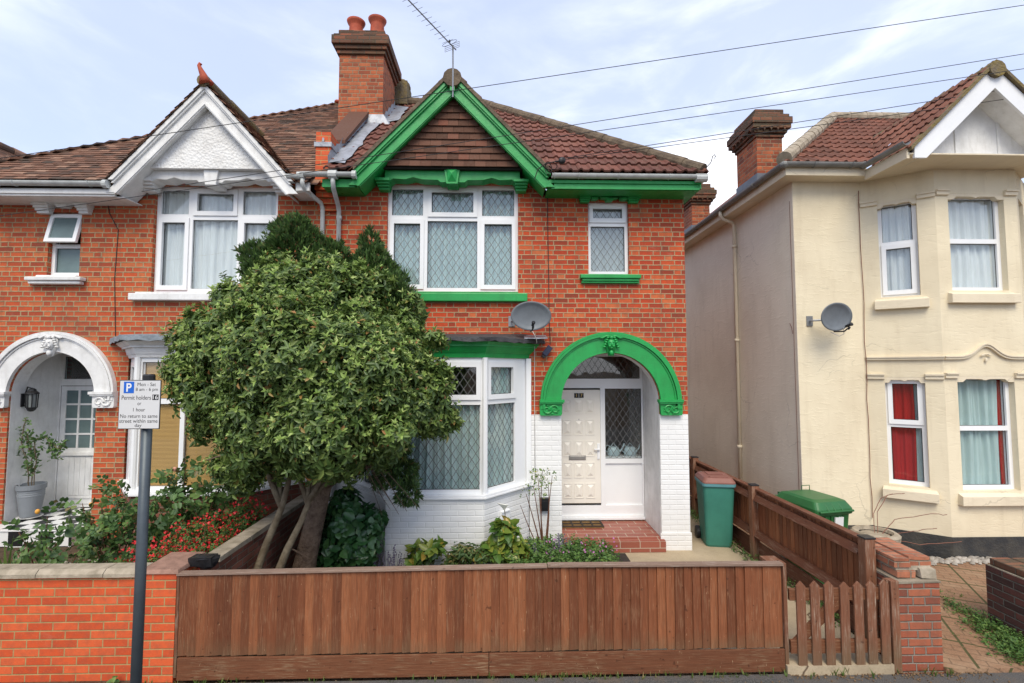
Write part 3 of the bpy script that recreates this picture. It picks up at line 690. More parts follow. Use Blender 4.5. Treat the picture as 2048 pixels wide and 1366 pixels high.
# door screen: frame with door, sidelight, fanlight
DY = 8.30
scr = window(H, None, .945, 2.455, .28, 3.10, [(.985, 1.72, .52, 2.50), (1.80, 2.43, 1.30, 2.49), (1.80, 2.43, .52, 1.22), (.985, 2.41, 2.66, 3.04)], y=DY, depth=.06, lead=(1, 3), name='door_frame', skip_pane=(0, 2), lead_w=.112)
b = MB(); b.box(1.80, 2.43, DY+.03, DY+.045, .52, 1.22); b.build('panel', M['pvc'], scr)
b = MB(); b.box(.945, 2.455, DY-.05, DY-.002, .29, .33); b.box(.96, 2.44, DY-.03, DY-.002, .331, .36); b.build('threshold', M['pvc'], scr, bevel=.004)
D = MB(); D.box(.99, 1.715, DY-.015, DY+.035, .56, 2.47); door = D.build('door', M['cream_pvc'], H, bevel=.004)
b = MB()
for r, (za, zb) in enumerate([(2.08, 2.30), (1.72, 1.95), (1.36, 1.59), (1.00, 1.23), (.66, .88)]):
    for c in range(3):
        xa = 1.085+c*.195; xb = xa+.125; yb = DY-.0155; cx, cz = (xa+xb)/2, (za+zb)/2
        rim = .014
        for (p, q, s_, t) in ((xa-.016, xb+.016, zb, zb+.016), (xa-.016, xb+.016, za-.016, za), (xa-.016, xa, za, zb), (xb, xb+.016, za, zb)):
            b.box(p, q, yb-.008, yb, s_, t)
        A = [(xa+.006, yb, za+.006), (xb-.006, yb, za+.006), (xb-.006, yb, zb-.006), (xa+.006, yb, zb-.006)]
        T = [(cx-.008, yb-.020, cz-.055), (cx+.008, yb-.020, cz-.055), (cx+.008, yb-.020, cz+.055), (cx-.008, yb-.020, cz+.055)]
        b.hexa(A, T)
b.build('door_panel', M['cream_pvc'], door)
b = MB(); b.box(1.17, 1.46, DY-.026, DY-.016, 1.285, 1.365); b.box(1.19, 1.44, DY-.033, DY-.0265, 1.30, 1.35); b.build('letterbox', M['rust'], door, bevel=.003)
b = MB(); b.box(1.655, 1.70, DY-.03, DY-.0155, 1.30, 1.56); b.box(1.60, 1.695, DY-.07, DY-.05, 1.455, 1.48); b.box(1.675, 1.695, DY-.05, DY-.03, 1.455, 1.48); b.build('handle', M['pvc'], door, bevel=.004)
b = MB(); b.lathe([(.009, 0), (.009, .01)], 0, 0, 10); b.bm.transform(Matrix.Translation((1.345, DY-.016, 1.97)) @ Matrix.Rotation(R(90), 4, 'X')); b.build('spyhole', M['rust'], door)
b = MB(); b.box(1.27, 1.345, DY-.027, DY-.016, 2.335, 2.415); b.box(1.355, 1.43, DY-.027, DY-.016, 2.335, 2.415); npl = b.build('number_plaque', M['black'], door)
def text(body, size, loc, mat, parent, align='CENTER', name='lettering', bold=0.0, rot=(90, 0, 0), sx=1.0):
    cu = bpy.data.curves.new('t', 'FONT'); cu.body = body; cu.size = size; cu.align_x = align; cu.align_y = 'CENTER'; cu.extrude = .0012; cu.offset = bold
    to = bpy.data.objects.new('t', cu); C.objects.link(to); bpy.context.view_layer.update()
    me = bpy.data.meshes.new_from_object(to.evaluated_get(bpy.context.evaluated_depsgraph_get())); bpy.data.objects.remove(to)
    rl = Vector(root_of(parent).location); mt = Matrix.Translation(Vector(loc)-rl) @ Matrix.Rotation(R(rot[2]), 4, 'Z') @ Matrix.Rotation(R(rot[0]), 4, 'X') @ Matrix.Diagonal((sx, 1, 1, 1))
    me.transform(mt); me.materials.clear(); me.materials.append(mat); o = bpy.data.objects.new(name, me); C.objects.link(o); o.parent = parent; return o
text('1', .075, (1.307, DY-.030, 2.375), M['gold'], door, name='digit', bold=.0); text('7', .075, (1.392, DY-.030, 2.375), M['gold'], door, name='digit', bold=.0)
# arch moulding
def arch_trim(par, cx, cz, ro, ri, mat, legs, mask_mat, corb_z):
    b = MB(); N = 48
    def band(r0, r1, y0, a0=-5, a1=185, jit=0):
        A = [(cx+r0*math.cos(R(a0+(a1-a0)*i/N)), cz+r0*math.sin(R(a0+(a1-a0)*i/N))) for i in range(N+1)]
        B = [(cx+r1*math.cos(R(a0+(a1-a0)*i/N)), cz+r1*math.sin(R(a0+(a1-a0)*i/N))) for i in range(N+1)]
        for i in range(N):
            b.hexa([(A[i][0],WY-.002,A[i][1]),(A[i+1][0],WY-.002,A[i+1][1]),(B[i+1][0],WY-.002,B[i+1][1]),(B[i][0],WY-.002,B[i][1])],
                   [(A[i][0],y0,A[i][1]),(A[i+1][0],y0,A[i+1][1]),(B[i+1][0],y0,B[i+1][1]),(B[i][0],y0,B[i][1])])
    band(ri, ro-.075, WY-.055); band(ro-.072, ro-.038, WY-.095); band(ro-.035, ro, WY-.08); band(ro-.10, ro-.078, WY-.07)
    b.build('arch_moulding', mat, par, weld=True)
    for s in (-1, 1):
        b = MB(); x0 = cx+s*ri-.012*s; x1 = cx+s*ro+.012*s; a, c = min(x0, x1), max(x0, x1)
        b.box(a-.03*(s > 0), c+.03*(s < 0), WY-.115, WY+.0, corb_z-.04, corb_z)
        b.box(a-.015*(s > 0), c+.015*(s < 0), WY-.10, WY+.0, corb_z-.065, corb_z-.041)
        b.prism([(a+.0, corb_z-.066), (c, corb_z-.066), (c-.005, corb_z-.22), (c-.02, corb_z-.24), (a+.02, corb_z-.24), (a+.005, corb_z-.22)], WY-.07, WY)
        # scroll leaves
        mx = (a+c)/2; w = (c-a)
        for k in range(2):
            pts = []; rr = []
            for t in range(16):
                an = t*.5+k*2.6; r_ = .075*(1-t/19)
                pts.append((mx+(.06 if k else -.055)*s+r_*math.cos(an)*s, WY-.078, corb_z-.15+r_*math.sin(an)*.95)); rr.append(.017-.0007*t)
            b.tube(pts, rr, 6)
        for k in range(9):
            an = k*.7; b.ball((mx+.105*math.cos(an)*(w/.32), WY-.072, corb_z-.15+.065*math.sin(an)), .022, .014, .013, 8, 5)
        b.build('corbel', mat, par)
    # carved face keystone: generic grotesque mask
    b = MB(); zt = cz+ro-.06
    b.prism([(cx-.11, zt), (cx+.11, zt), (cx+.085, zt-.16), (cx+.04, zt-.31), (cx-.04, zt-.31), (cx-.085, zt-.16)], WY-.085, WY-.05)
    b.ball((cx, WY-.10, zt-.13), .062, .05, .085, 14, 10); b.ball((cx, WY-.152, zt-.135), .013, .014, .028, 8, 6)
    for s in (-1, 1):
        b.ball((cx+s*.026, WY-.145, zt-.10), .014, .01, .009, 8, 6); b.ball((cx+s*.03, WY-.14, zt-.16), .02, .014, .02, 8, 6)
        for k in range(5): b.ball((cx+s*(.05+.014*k), WY-.10, zt-.03-.035*k), .026, .022, .018, 8, 6)
        pts = [(cx+s*(.02+.03*k), WY-.095, zt-.02+.018*math.sin(k*1.1)) for k in range(6)]; b.tube(pts, [.02,.02,.018,.016,.013,.008], 6)
    b.ball((cx, WY-.14, zt-.185), .02, .012, .008, 8, 6); b.ball((cx, WY-.10, zt-.26), .035, .03, .045, 8, 6); b.ball((cx, WY-.12, zt-.03), .03, .025, .03, 8, 6)
    b.build('carved_mask', mask_mat, par, smooth=True)
arch_trim(H, AX, AZ, 1.085, .765, M['green'], None, M['green'], 2.36)
# bay windows of main house
m0 = frame_mtx(PL[1], PL[2]); w = 1.34
bayz = (1.116, 2.985)
bw_ = window(H, m0, .0, w, *bayz, [(.08, .62, 2.42, 2.90), (.72, 1.26, 2.42, 2.90), (.07, 1.28, 1.17, 2.33)], y=.03, lead=True, sashes=(0, 1), name='bay_window')
m1 = frame_mtx(PL[2], PL[3]); wl = math.hypot(.65, .72)
window(H, m1, .0, wl+.012, *bayz, [(.10, .66, 2.42, 2.90), (.08, .68, 1.17, 2.33)], y=.03, lead=True, sashes=(0,), name='bay_window')
m2 = frame_mtx(PL[0], PL[1])
window(H, m2, -.012, wl, *bayz, [(.26, .86, 2.42, 2.90), (.24, .88, 1.17, 2.33)], y=.03, lead=True, sashes=(0,), name='bay_window')
b = MB()
for p in (PL[1], PL[2]): b.lathe([(.042, 1.116), (.042, 2.985)], p[0], p[1]+.035, 10)
b.box(.40, .475, WY-.045, WY-.001, 1.116, 2.985); b.box(-2.235, -2.17, WY-.045, WY-.001, 1.116, 2.985)
b.build('bay_post', M['pvc'], H)
curtain('pale net curtain behind the wide front panes of the green-trimmed ground floor bay', m0, .02, w-.02, 1.14, 2.36, .125, seed=2, amp=.030, per=.115)
curtain('net curtain behind the right angled side of the green-trimmed bay window', m1, .04, wl-.2, 1.14, 2.93, .125, seed=3)
curtain('net curtain behind the left angled side of the green-trimmed bay window', m2, .15, wl-.04, 1.14, 2.93, .125, seed=4)
# upper window
UWL = [(-1.70, -1.215, 5.235, 5.655), (-1.115, -.385, 5.235, 5.655), (-.285, .22, 5.235, 5.655), (-1.70, -1.215, 4.09, 5.15), (-1.14, -.36, 4.09, 5.15), (-.285, .22, 4.09, 5.15)]
window(H, Matrix.Translation((0, WY, 0)), *UW, UWL, y=.07, lead=True, sashes=(1, 3, 5), lead_w=.108)
curtain('white net curtain in the wide green-silled upper window under the green gable', None, -1.74, .26, 4.05, 5.70, WY+.165, seed=5, amp=.028, per=.12)
b = MB(); b.box(UW[0]-.06, UW[1]+.14, WY-.085, WY, 3.86, 3.99); b.box(UW[0], UW[1], WY-.06, WY+.08, 3.991, 4.015); b.build('sill', M['green'], H, bevel=.012)
# small window
window(H, Matrix.Translation((0, WY, 0)), *SW, [(SW[0]+.05, SW[1]-.05, 5.16, 5.41), (SW[0]+.05, SW[1]-.05, 4.36, 5.08)], y=.07, lead=True, sashes=(0,), lead_w=.108)
curtain('grey net curtain in the small upper window on the right of the brick front', None, SW[0], SW[1], 4.32, 5.44, WY+.145, mat=M['net_g'], seed=6, amp=.008)
b = MB(); b.box(1.24, 2.18, WY-.10, WY, 4.225, 4.285); b.box(1.27, 2.15, WY-.075, WY, 4.185, 4.224); b.box(1.26, 2.16, WY-.055, WY+.0, 4.155, 4.184); b.box(SW[0], SW[1], WY-.04, WY+.08, 4.286, 4.30); b.build('sill', M['green'], H, bevel=.008)
def corbel_block(b, xa, xb, z0, z1, k=1):
    h = z1-z0
    b.box(xa, xb, WY-.15*k, WY, z1-.3*h, z1); b.box(xa+.012, xb-.012, WY-.125*k, WY, z1-.52*h, z1-.3*h-.001); b.box(xa+.02, xb-.02, WY-.10*k, WY, z1-.75*h, z1-.52*h-.001); b.box(xa+.03, xb-.03, WY-.075*k, WY, z0, z1-.75*h-.001)
def wavy_lintel(b, xa, xb, z0, z1, y0=WY-.11):
    m = (xa+xb)/2; pts = [(xa, z1), (xa, z0+.02), (xa+.08, z0+.02), (xa+.12, z0+.05), (xa+.3*(m-xa), z0+.04), (xa+.42*(m-xa), z0+.075), (xa+.55*(m-xa), z0+.04), (xa+.78*(m-xa), z0+.035), (xa+.82*(m-xa), z0)]
    pts2 = [(2*m-x, z) for x, z in pts][::-1]; b.prism(pts+pts2, y0, WY)
b = MB(); corbel_block(b, 1.22, 1.42, 5.42, 5.53); corbel_block(b, 1.98, 2.19, 5.42, 5.53); wavy_lintel(b, 1.42, 1.98, 5.44, 5.50); b.build('lintel', M['green'], H, bevel=.004)
LY = .22; b = MB(); wavy_lintel(b, -1.75, .30, 5.66, 5.85, WY-LY); corbel_block(b, -1.89, -1.67, 5.57, 5.71, 1.75); corbel_block(b, .21, .43, 5.57, 5.71, 1.75); b.box(-1.85, .40, WY-LY-.02, WY, 5.851, 5.87)
cx = -.73
b.hexa([(cx-.085, WY-.27, 5.62), (cx+.085, WY-.27, 5.62), (cx+.085, WY, 5.62), (cx-.085, WY, 5.62)], [(cx-.125, WY-.27, 5.89), (cx+.125, WY-.27, 5.89), (cx+.125, WY, 5.89), (cx-.125, WY, 5.89)])
A = [(cx-.065, WY-.271, 5.65), (cx+.065, WY-.271, 5.65), (cx+.095, WY-.271, 5.87), (cx-.095, WY-.271, 5.87)]; T = [(cx-.004, WY-.325, 5.75), (cx+.004, WY-.325, 5.75), (cx+.004, WY-.325, 5.77), (cx-.004, WY-.325, 5.77)]
b.hexa(A, T); b.build('lintel', M['green'], H, bevel=.004)
# gable: hung tiles
GX, GZ, GS = -.71, 7.20, 1.035
b = MB(); rows = 9
for r in range(rows+2):
    z = 5.862+r*.104; hw = (6.95-z-.03)/GS
    if hw < .05: break
    hw = hw-.04; n = max(1, int(round(2*hw/.165))); off = 0
    for t in range(n):
        x0 = GX-hw+2*hw*t/n+.0015; x1 = GX-hw+2*hw*(t+1)/n-.0015; j = random.uniform(-.003, .003)
        b.hexa([(x0, 7.098+j, z), (x1, 7.098+j, z), (x1, 7.116+j, z), (x0, 7.116+j, z)], [(x0, 7.128, z+.13), (x1, 7.128, z+.13), (x1, 7.144, z+.13), (x0, 7.144, z+.13)])
b.build('hung_tiles', M['hang'], H)
b = MB(); b.prism([(-1.86, 5.835), (.44, 5.835), (GX, 7.0)], 7.146, WY-.001); b.build('gable_backing', M['dark'], H)
def barges(par, gx, gz, gs, foot_z, tip_z, width, y, mat, left_ext=0, sof_in=.02, step=True):
    """two raking boards with stepped mouldings; outer edge z = gz - gs*|x-gx|"""
    b = MB()
    for s in (-1, 1):
        def strip(o0, o1, y0, y1, z_end):
            # between vertical offsets o0..o1 below outer line
            xa0 = (gz-o0-z_end)/gs; xa1 = (gz-o1-z_end)/gs
            pts = [(gx, gz-o0), (gx+s*xa0, z_end), (gx+s*xa1, z_end), (gx, gz-o1)]
            b.prism(pts, y0, y1)
        strip(.0, .075, y-.05, y+.05, tip_z+.19) if step else None
        strip(.0752, .11, y-.03, y+.05, tip_z+.15) if step else None
        strip(.11 if step else 0, width-.05, y, y+.05, tip_z+.02)
        strip(width-.0498, width-.02, y-.022, y+.05, tip_z+.002); strip(width-.0198, width, y-.008, y+.05, tip_z)
        # soffit under the tiles
        o = width-.03; x1 = (gz-o-tip_z)/gs
        b.hexa([(gx, y+.051, gz-o), (gx+s*x1, y+.051, tip_z), (gx+s*x1, WY-.04, tip_z), (gx, WY-.04, gz-o)],
               [(gx, y+.051, gz-o+.03), (gx+s*x1, y+.051, tip_z+.03), (gx+s*x1, WY-.04, tip_z+.03), (gx, WY-.04, gz-o+.03)])
    return b.build('barge_board', mat, par)
barges(H, GX, GZ, GS, 5.72, 5.50, .31, 7.0, M['green'])
b = MB(); b.box(GX-.035, GX+.035, 6.93, 6.95, 6.93, 7.12); b.build('apex_bracket', M['green'], H)
b = MB()
b.box(.80, 2.98, 7.035, 7.07, 5.52, 5.63); b.box(.72, 2.99, 7.01, 7.034, 5.585, 5.63); b.box(.76, 2.98, 7.02, 7.034, 5.50, 5.53); b.box(.70, 2.98, 7.071, WY, 5.505, 5.525)
b.box(-2.62, -2.14, 7.035, 7.07, 5.50, 5.62); b.box(-2.62, -2.10, 7.071, WY, 5.505, 5.525)
b.box(2.981, 3.01, 7.02, 14.3, 5.52, 5.63); b.box(2.9, 2.98, WY, 14.3, 5.505, 5.525); b.box(1.42, 1.98, WY-.10, WY-.001, 5.50, 5.515)
b.build('fascia', M['green'], H)
b = MB(); half_gutter(b, .76, 3.06, 6.965, 5.695)
for x in (.80, 1.16, 1.75, 2.5): b.box(x-.015, x+.015, 6.90, 7.03, 5.632, 5.70) if False else b.tube([(x, 6.965+.062*math.cos(R(a)), 5.695+.062*math.sin(R(a))) for a in range(180, 361, 20)], .008, 6)
b.tube([(2.9, 6.965, 5.66), (3.07, 6.965, 5.66)], .062, 10); half_gutter(b, 7.0, 14.3, 3.05, 5.695, axis='y')
b.build('gutter', M['gutter'], H, smooth=False)
b = MB(); half_gutter(b, -2.9, -2.12, 6.965, 5.68); b.tube([(-2.16, 6.965, 5.655), (-2.10, 6.965, 5.655)], .062, 10); b.tube([(-2.5, 6.965, 5.655), (-2.38, 6.965, 5.655)], .066, 10)
b.build('gutter', M['gutter'], H)
b = MB(); b.tube([(-2.44, 6.97, 5.62), (-2.44, 6.97, 5.54), (-2.45, 7.03, 5.47), (-2.47, 7.30, 5.32), (-2.48, 7.38, 5.24), (-2.48, 7.39, .3)], .034, 10)
for z in (5.15, 4.2, 3.0, 1.6): b.lathe([(.042, z-.03), (.042, z+.03)], -2.48, 7.39, 12)
b.build('downpipe', M['gutter'], H, smooth=True)
# roof
ET, EY, RY, RZ = 5.74, 6.97, 10.42, 8.66
ks = (RZ-ET)/(RY-EY); vdir = Vector((0, 1, ks)); VL = vdir.length*(RY-EY)
hip_n = lambda x, y, sx: (Vector((x, y, 0)), Vector((sx, 1, 0)))
b = MB(); roman_slope(b, (GX, EY, ET), (1,0,0), vdir, 3.05-GX+.2, VL)
b.cut((3.06, EY, 0), (1, 1, 0)); b.cut((GX, EY, 0), (-1, 0, 0))
# valley against the gable slope (keep right of it)
vx = (GZ+.06-ET)/GS; b.cut((GX+vx, EY, 0), (-1, -ks/GS, 0)); b.cut((0, RY, 0), (0, 1, 0))
b2 = MB(); roman_slope(b2, (-2.72, EY, ET), (1,0,0), vdir, GX+2.72, VL); b2.cut((GX, 0, 0), (1, 0, 0)); b2.cut((-2.58, 0, 0), (-1, 0, 0))
b2.cut((GX-vx, EY, 0), (1, -ks/GS, 0)); b2.cut((0, RY, 0), (0, 1, 0))
roof = b.build('roof', M['roman'], H); b2.build('roof', M['roman'], H)
# side hip slope and rear slope
b = MB(); sd_ = Vector((-1, 0, ks)); roman_slope(b, (3.06, EY, ET), (0,1,0), sd_, 2*(RY-EY), VL); b.cut((3.06, EY, 0), (1, -1, 0) if False else (-1, -1, 0)) if False else None
b.cut((3.06, EY, 0), Vector((-1, -1, 0))); b.cut((3.06, 2*RY-EY, 0), Vector((-1, 1, 0))); b.build('side_roof', M['roman'], H)
b = MB(); b.poly([(-2.65, 2*RY-EY, ET), (3.06, 2*RY-EY, ET), (3.06-(RY-EY), RY, RZ), (-2.65, RY, RZ)]); b.poly([(-2.65, EY+.06, ET-.03), (GX-1.4, EY+.06, ET-.03), (GX-1.4, RY, RZ-.03), (-2.65, RY, RZ-.03)])
b.poly([(GX+1.5, EY+.06, ET-.02), (3.0, EY+.06, ET-.02), (3.06-(RY-EY), RY, RZ-.05)]); b.build('rear_roof', M['plain'], H)
# gable roof slopes
for s in (-1, 1):
    b = MB(); d = Vector((s, 0, -GS)).normalized(); up = -d; L = 2.15
    P0 = Vector((GX, 6.95, GZ+.03))+d*L
    roman_slope(b, P0, (0,1,0), up, 1.95, L); b.cut((GX, 0, 0), (-s, 0, 0))
    b.cut((GX, 0, 5.70), (0, 0, -1)); b.cut((0, EY+.02, ET), Vector((0, ks, -1))) ; b.build('gable_roof', M['roman'], H)
    b = MB(); p = Vector((GX, 6.925, GZ+.035)); q = p+d*2.06
    b.hexa([tuple(p+Vector((0,0,-.035))), tuple(q+Vector((0,0,-.035))), tuple(q+Vector((0,.16,-.035))), tuple(p+Vector((0,.16,-.035)))],
           [tuple(p+Vector((0,0,.035))), tuple(q+Vector((0,0,.035))), tuple(q+Vector((0,.16,.045))), tuple(p+Vector((0,.16,.045)))])
    b.build('verge', M['bargetop'], H)
b = MB(); ridge_tiles(b, (GX, 6.92, GZ-.07), (GX, 8.75, GZ-.07), .125); b.build('ridge', M['bargetop'], H)
b = MB(); ridge_tiles(b, (3.03, EY+.03, ET+.05), (3.06-(RY-EY), RY, RZ+.04), .10); ridge_tiles(b, (3.06-(RY-EY), RY, RZ+.03), (-2.5, RY, RZ+.05), .10); b.build('hip_ridge', M['bargetop'], H)
b = MB(); b.tube([(3.03, 6.97, 5.78), (3.12, 6.93, 5.88), (3.15, 6.92, 5.98), (3.17, 6.92, 6.0), (3.19, 6.92, 5.97), (3.17, 6.92, 5.94)], .007, 6); b.build('hip_iron', M['black'], H)
# party pier, parapet, flashing
b = MB(); b.box(-2.78, -2.56, 7.18, 7.62, 5.62, 6.40); b.box(-2.795, -2.545, 7.165, 7.64, 6.18, 6.22) if False else None
b.box(-2.80, -2.54, 7.2, WY, 5.42, 5.50) if False else None
for i, (z0, z1, yo) in enumerate([(5.53, 5.62, .22), (5.44, 5.529, .16), (5.35, 5.439, .10), (5.26, 5.349, .05)]): b.box(-2.80, -2.53, WY-yo, WY-.001, z0, z1)
b.build('party_pier', M['brick_new'], H)
b = MB(); b.box(-2.80, -2.54, 7.16, 7.65, 6.17, 6.24); b.box(-2.68, -2.65, 7.155, 7.159, 6.24, 6.30); b.build('pier_flashing', M['lead'], H)
pz = lambda y: ET+ks*(y-EY)
b = MB(); b.prism([(7.62, pz(7.62)-.2), (7.62, pz(7.62)+.13), (9.0, pz(9.0)+.17), (9.0, pz(9.0)-.2)], -2.80, -2.56, 'x'); b.prism([(9.98, pz(9.98)-.2), (9.98, pz(9.98)+.15), (10.5, RZ+.22), (10.5, RZ-.2)], -2.80, -2.56, 'x'); b.build('parapet', M['brick_cap'], H)
b = MB(); b.prism([(7.66, pz(7.66)+.131), (7.66, pz(7.66)+.19), (8.99, pz(8.99)+.26), (8.99, pz(8.99)+.171)], -2.86, -2.50, 'x'); b.build('parapet_coping', M['hang'], H)
b = MB(); b.box(-2.36, -2.02, 10.2, 10.7, RZ-.1, RZ+.42); b.ball((-2.19, 10.45, RZ+.42), .2, .26, .12); b.build('ridge_stub', M['mortar'], H)
b = MB(); n = 26
rowA = []; 
for i in range(n+1):
    y = 7.05+(RY-7.1)*i/n; st = .055 if i % 2 else 0
    x0 = -2.555 if y < 8.97 else (-2.235 if y < 10.03 else -2.555)
    rowA.append([b.v((x0, y, pz(y)+.16+st)), b.v((x0+.01, y, pz(y)+.065)), b.v((x0+.16+random.uniform(-.02,.02), y, pz(y)+.07+random.uniform(0,.02))), b.v((x0+.27+random.uniform(-.035,.035), y, pz(y)+.055+random.uniform(0,.02)))])
for i in range(n):
    for k in range(3): b.bm.faces.new((rowA[i][k], rowA[i+1][k], rowA[i+1][k+1], rowA[i][k+1]))
b.hexa([(-2.56, 8.93, pz(8.93)+.04), (-2.1, 8.93, pz(8.93)+.04), (-2.1, 9.0, pz(9)+.04), (-2.56, 9.0, pz(9)+.04)], [(-2.56, 8.985, pz(9.0)+.20), (-2.22, 8.985, pz(9.0)+.20), (-2.22, 9.0, pz(9)+.20), (-2.56, 9.0, pz(9)+.20)])
b.build('lead_flashing', M['lead'], H)
# chimney
def chimney(par, x0, x1, y0, y1, zb, zs, caps, ztop, mat, capmat):
    b = MB(); b.box(x0, x1, y0, y1, zb, zs); ch = b.build('chimney', mat, par, noise=.0)
    b = MB(); z = zs
    for h, o in caps: b.box(x0-o, x1+o, y0-o, y1+o, z, z+h-.002); z += h
    b.build('corbelled_cap', capmat, ch, bevel=.01); return ch, z
ch, z = chimney(H, -3.08, -2.24, 9.0, 9.98, 6.4, 8.83, [(.08, .04), (.08, .075), (.17, .12), (.04, .09), (.12, .02)], 9.3, M['brick_chim'], M['brick_cap'])
b = MB(); b.hexa([(-3.06, 9.02, z), (-2.26, 9.02, z), (-2.26, 9.96, z), (-3.06, 9.96, z)], [(-2.98, 9.14, z+.11), (-2.34, 9.14, z+.11), (-2.34, 9.8, z+.11), (-2.98, 9.8, z+.11)]); b.build('flaunching', M['mortar'], ch, noise=.02)
for i, x in enumerate((-2.88, -2.46)):
    z0 = z+.06+.05*i; b = MB(); b.lathe([(.15, z0), (.14, z0+.05), (.13, z0+.24), (.135, z0+.27), (.165, z0+.32), (.18, z0+.36), (.16, z0+.365), (.12, z0+.34)], x, 9.35, 24); b.build('chimney_pot', M['terra'], ch, smooth=True)
b = MB(); b.ball((-3.11, 9.02, 7.92), .05, .04, .035); b.build('cable_clip', M['terra'], ch)

# ================================================================== LEFT HOUSE (white trim)
G = thing('brick_house', 'red brick house on the left with white painted arch, stucco gable and clay tile roof', 'house', (-5.4, 7.44, .3))
LX, LZ = -6.69, 2.44
LUW = (-5.32, -3.44, 3.99, 5.66); LSW = (-6.88, -6.40, 4.24, 5.22)
BL = -5.60; PL2 = [(BL, WY), (-4.95, 6.72), (-3.60, 6.72), (-2.95, WY)]
outer = [(-8.4,0.2),(-7.33,.2)]+arc(LX, LZ, .64, 180, 0, 28)+[(-6.05,.2),(BL,.2),(BL,3.2),(-2.95,3.2),(-2.95,.2),(-2.652,.2),(-2.652,5.5),(-3.0,5.5),(-4.33,6.9),(-5.56,5.45),(-8.4,5.45)]
b = MB(); b.plate(outer, [rc(LUW), rc(LSW)], WY, WY+.24); b.box(-8.4, -8.16, WY+.24, 14.2, .2, 5.45); b.box(-8.16, -2.652, 14, 14.2, .2, 5.45); b.build('wall', M['brick_l'], G)
b = MB(); slab(b, PL2, .2, 1.13, 0); b.build('bay_wall', M['brick_garden'], G)
b = MB(); slab(b, PL2, 1.13, 1.165, .06); slab(b, PL2, 1.166, 1.19, .04); b.build('bay_sill', M['pvc'], G, bevel=.004)
b = MB(); b.box(-8.1, -2.70, WY+.26, 12, 3.4, 3.5); b.box(-5.95, -2.70, WY+.26, 12, .5, .6); b.box(-8.1, -2.7, 10.4, 10.5, .5, 5.4); b.box(-2.72, -2.66, WY+.26, 12, .5, 5.4); b.box(-8.1, -2.7, WY+.26, 10.4, 5.38, 5.42); b.box(-6.0, -5.95, WY+.26, 12, .5, 5.38); b.build('interior', M['room'], G)
b = MB(); slab(b, PL2, 3.0, 3.02, -.06); b.build('bay_ceiling', M['white'], G)
b = MB(); slab(b, PL2, 2.985, 3.03, .0, .012); slab(b, PL2, 3.031, 3.06, .022, .03); slab(b, PL2, 3.061, 3.12, .03, .045); slab(b, PL2, 3.121, 3.145, .08); slab(b, PL2, 3.146, 3.205, .09, .15); b.build('bay_cornice', M['white'], G)
bayroof(PL2, 3.206, 3.36, .21, M['lead_old'], G, thick=.07)
lz = (1.191, 2.985)
mL0 = frame_mtx(PL2[1], PL2[2])
window(G, mL0, .0, 1.35, *lz, [(.06, .59, 2.42, 2.92), (.65, 1.29, 2.42, 2.92), (.06, .59, 1.24, 2.35), (.65, 1.29, 1.24, 2.35)], y=.03, name='bay_window')
mL1 = frame_mtx(PL2[0], PL2[1]); window(G, mL1, .02, wl, *lz, [(.26, .86, 2.42, 2.90), (.26, .86, 1.24, 2.35)], y=.03, name='bay_window', sashes=(0,))
mL2 = frame_mtx(PL2[2], PL2[3]); window(G, mL2, .0, wl-.02, *lz, [(.10, .68, 2.42, 2.90), (.10, .68, 1.24, 2.35)], y=.03, name='bay_window', sashes=(0,))
b = MB()
for p in (PL2[1], PL2[2]): b.lathe([(.045, 1.19), (.045, 2.985)], p[0], p[1]+.035, 10)
b.build('bay_post', M['pvc'], G)
for i, (mm, a, c_) in enumerate(((mL0, .03, .615), (mL0, .625, 1.32), (mL2, .03, .72))):
    bb = MB(mm); bb.box(a, c_, .088, .096, 1.22, 2.96); bb.tube([(a, .10, 2.95), (c_, .10, 2.95)], .02, 8)
    tag(bb.build('bamboo_blind', M['blind'], origin=mm @ Vector(((a+c_)/2, .12, 2.95))), ['tan bamboo blind lowered in the left pane of the white-trimmed bay', 'tan bamboo blind beside the shrub in the right front pane of the white-trimmed bay', 'tan bamboo blind in the right angled side of the white-trimmed bay behind the tree'][i], 'blind', 'bamboo blinds in the left bay')
# arch
arch_trim(G, LX, LZ, .945, .645, M['white'], None, M['white'], 2.49)
# porch
b = MB(); ar = arc(LX, LZ, .636, 180, 0, 28); ar2 = arc(LX, LZ, .639, 0, 180, 28); b.prism(ar+ar2, WY+.03, WY+.239); b.box(-7.329, -7.324, WY+.03, WY+.239, .3, 2.44); b.box(-6.056, -6.051, WY+.03, WY+.239, .3, 2.44); b.box(-7.39, -7.33, WY+.2402, 8.32, .3, 3.35); b.box(-6.05, -5.99, WY+.2402, 8.32, .3, 3.35); b.box(-7.39, -5.99, WY+.24, 8.32, 3.10, 3.16); b.build('porch_wall', M['white'], G)
b = MB(); b.box(-7.50, -6.02, 7.10, 8.35, .30, .55); b.build('porch_floor', M['check'], G)
b = MB(); b.box(-7.52, -6.00, 7.085, 7.12, .551, .562); b.build('step_edge', M['white'], G)
LD = 8.27
ls = window(G, None, -7.38, -6.0, .56, 3.09, [(-7.31, -6.50, .60, 2.55), (-6.42, -6.06, .6, 2.55), (-7.28, -6.10, 2.66, 3.03)], y=LD, depth=.06, name='door_frame', skip_pane=(0, 1), mat=M['white'])
b = MB(); b.box(-6.42, -6.06, LD+.02, LD+.03, .6, 2.55); b.build('panel', M['white'], ls)
pan = []
for r in range(4):
    for c in range(3): pan.append((-7.22+c*.225, -7.22+c*.225+.195, 1.52+r*.245, 1.52+r*.245+.215))
b = MB(); b.plate([(-7.30, .61), (-6.51, .61), (-6.51, 2.54), (-7.30, 2.54)], [rc((a, c, d, e)) for a, c, d, e in pan], LD+.005, LD+.04); ld = b.build('door', M['white'], G)
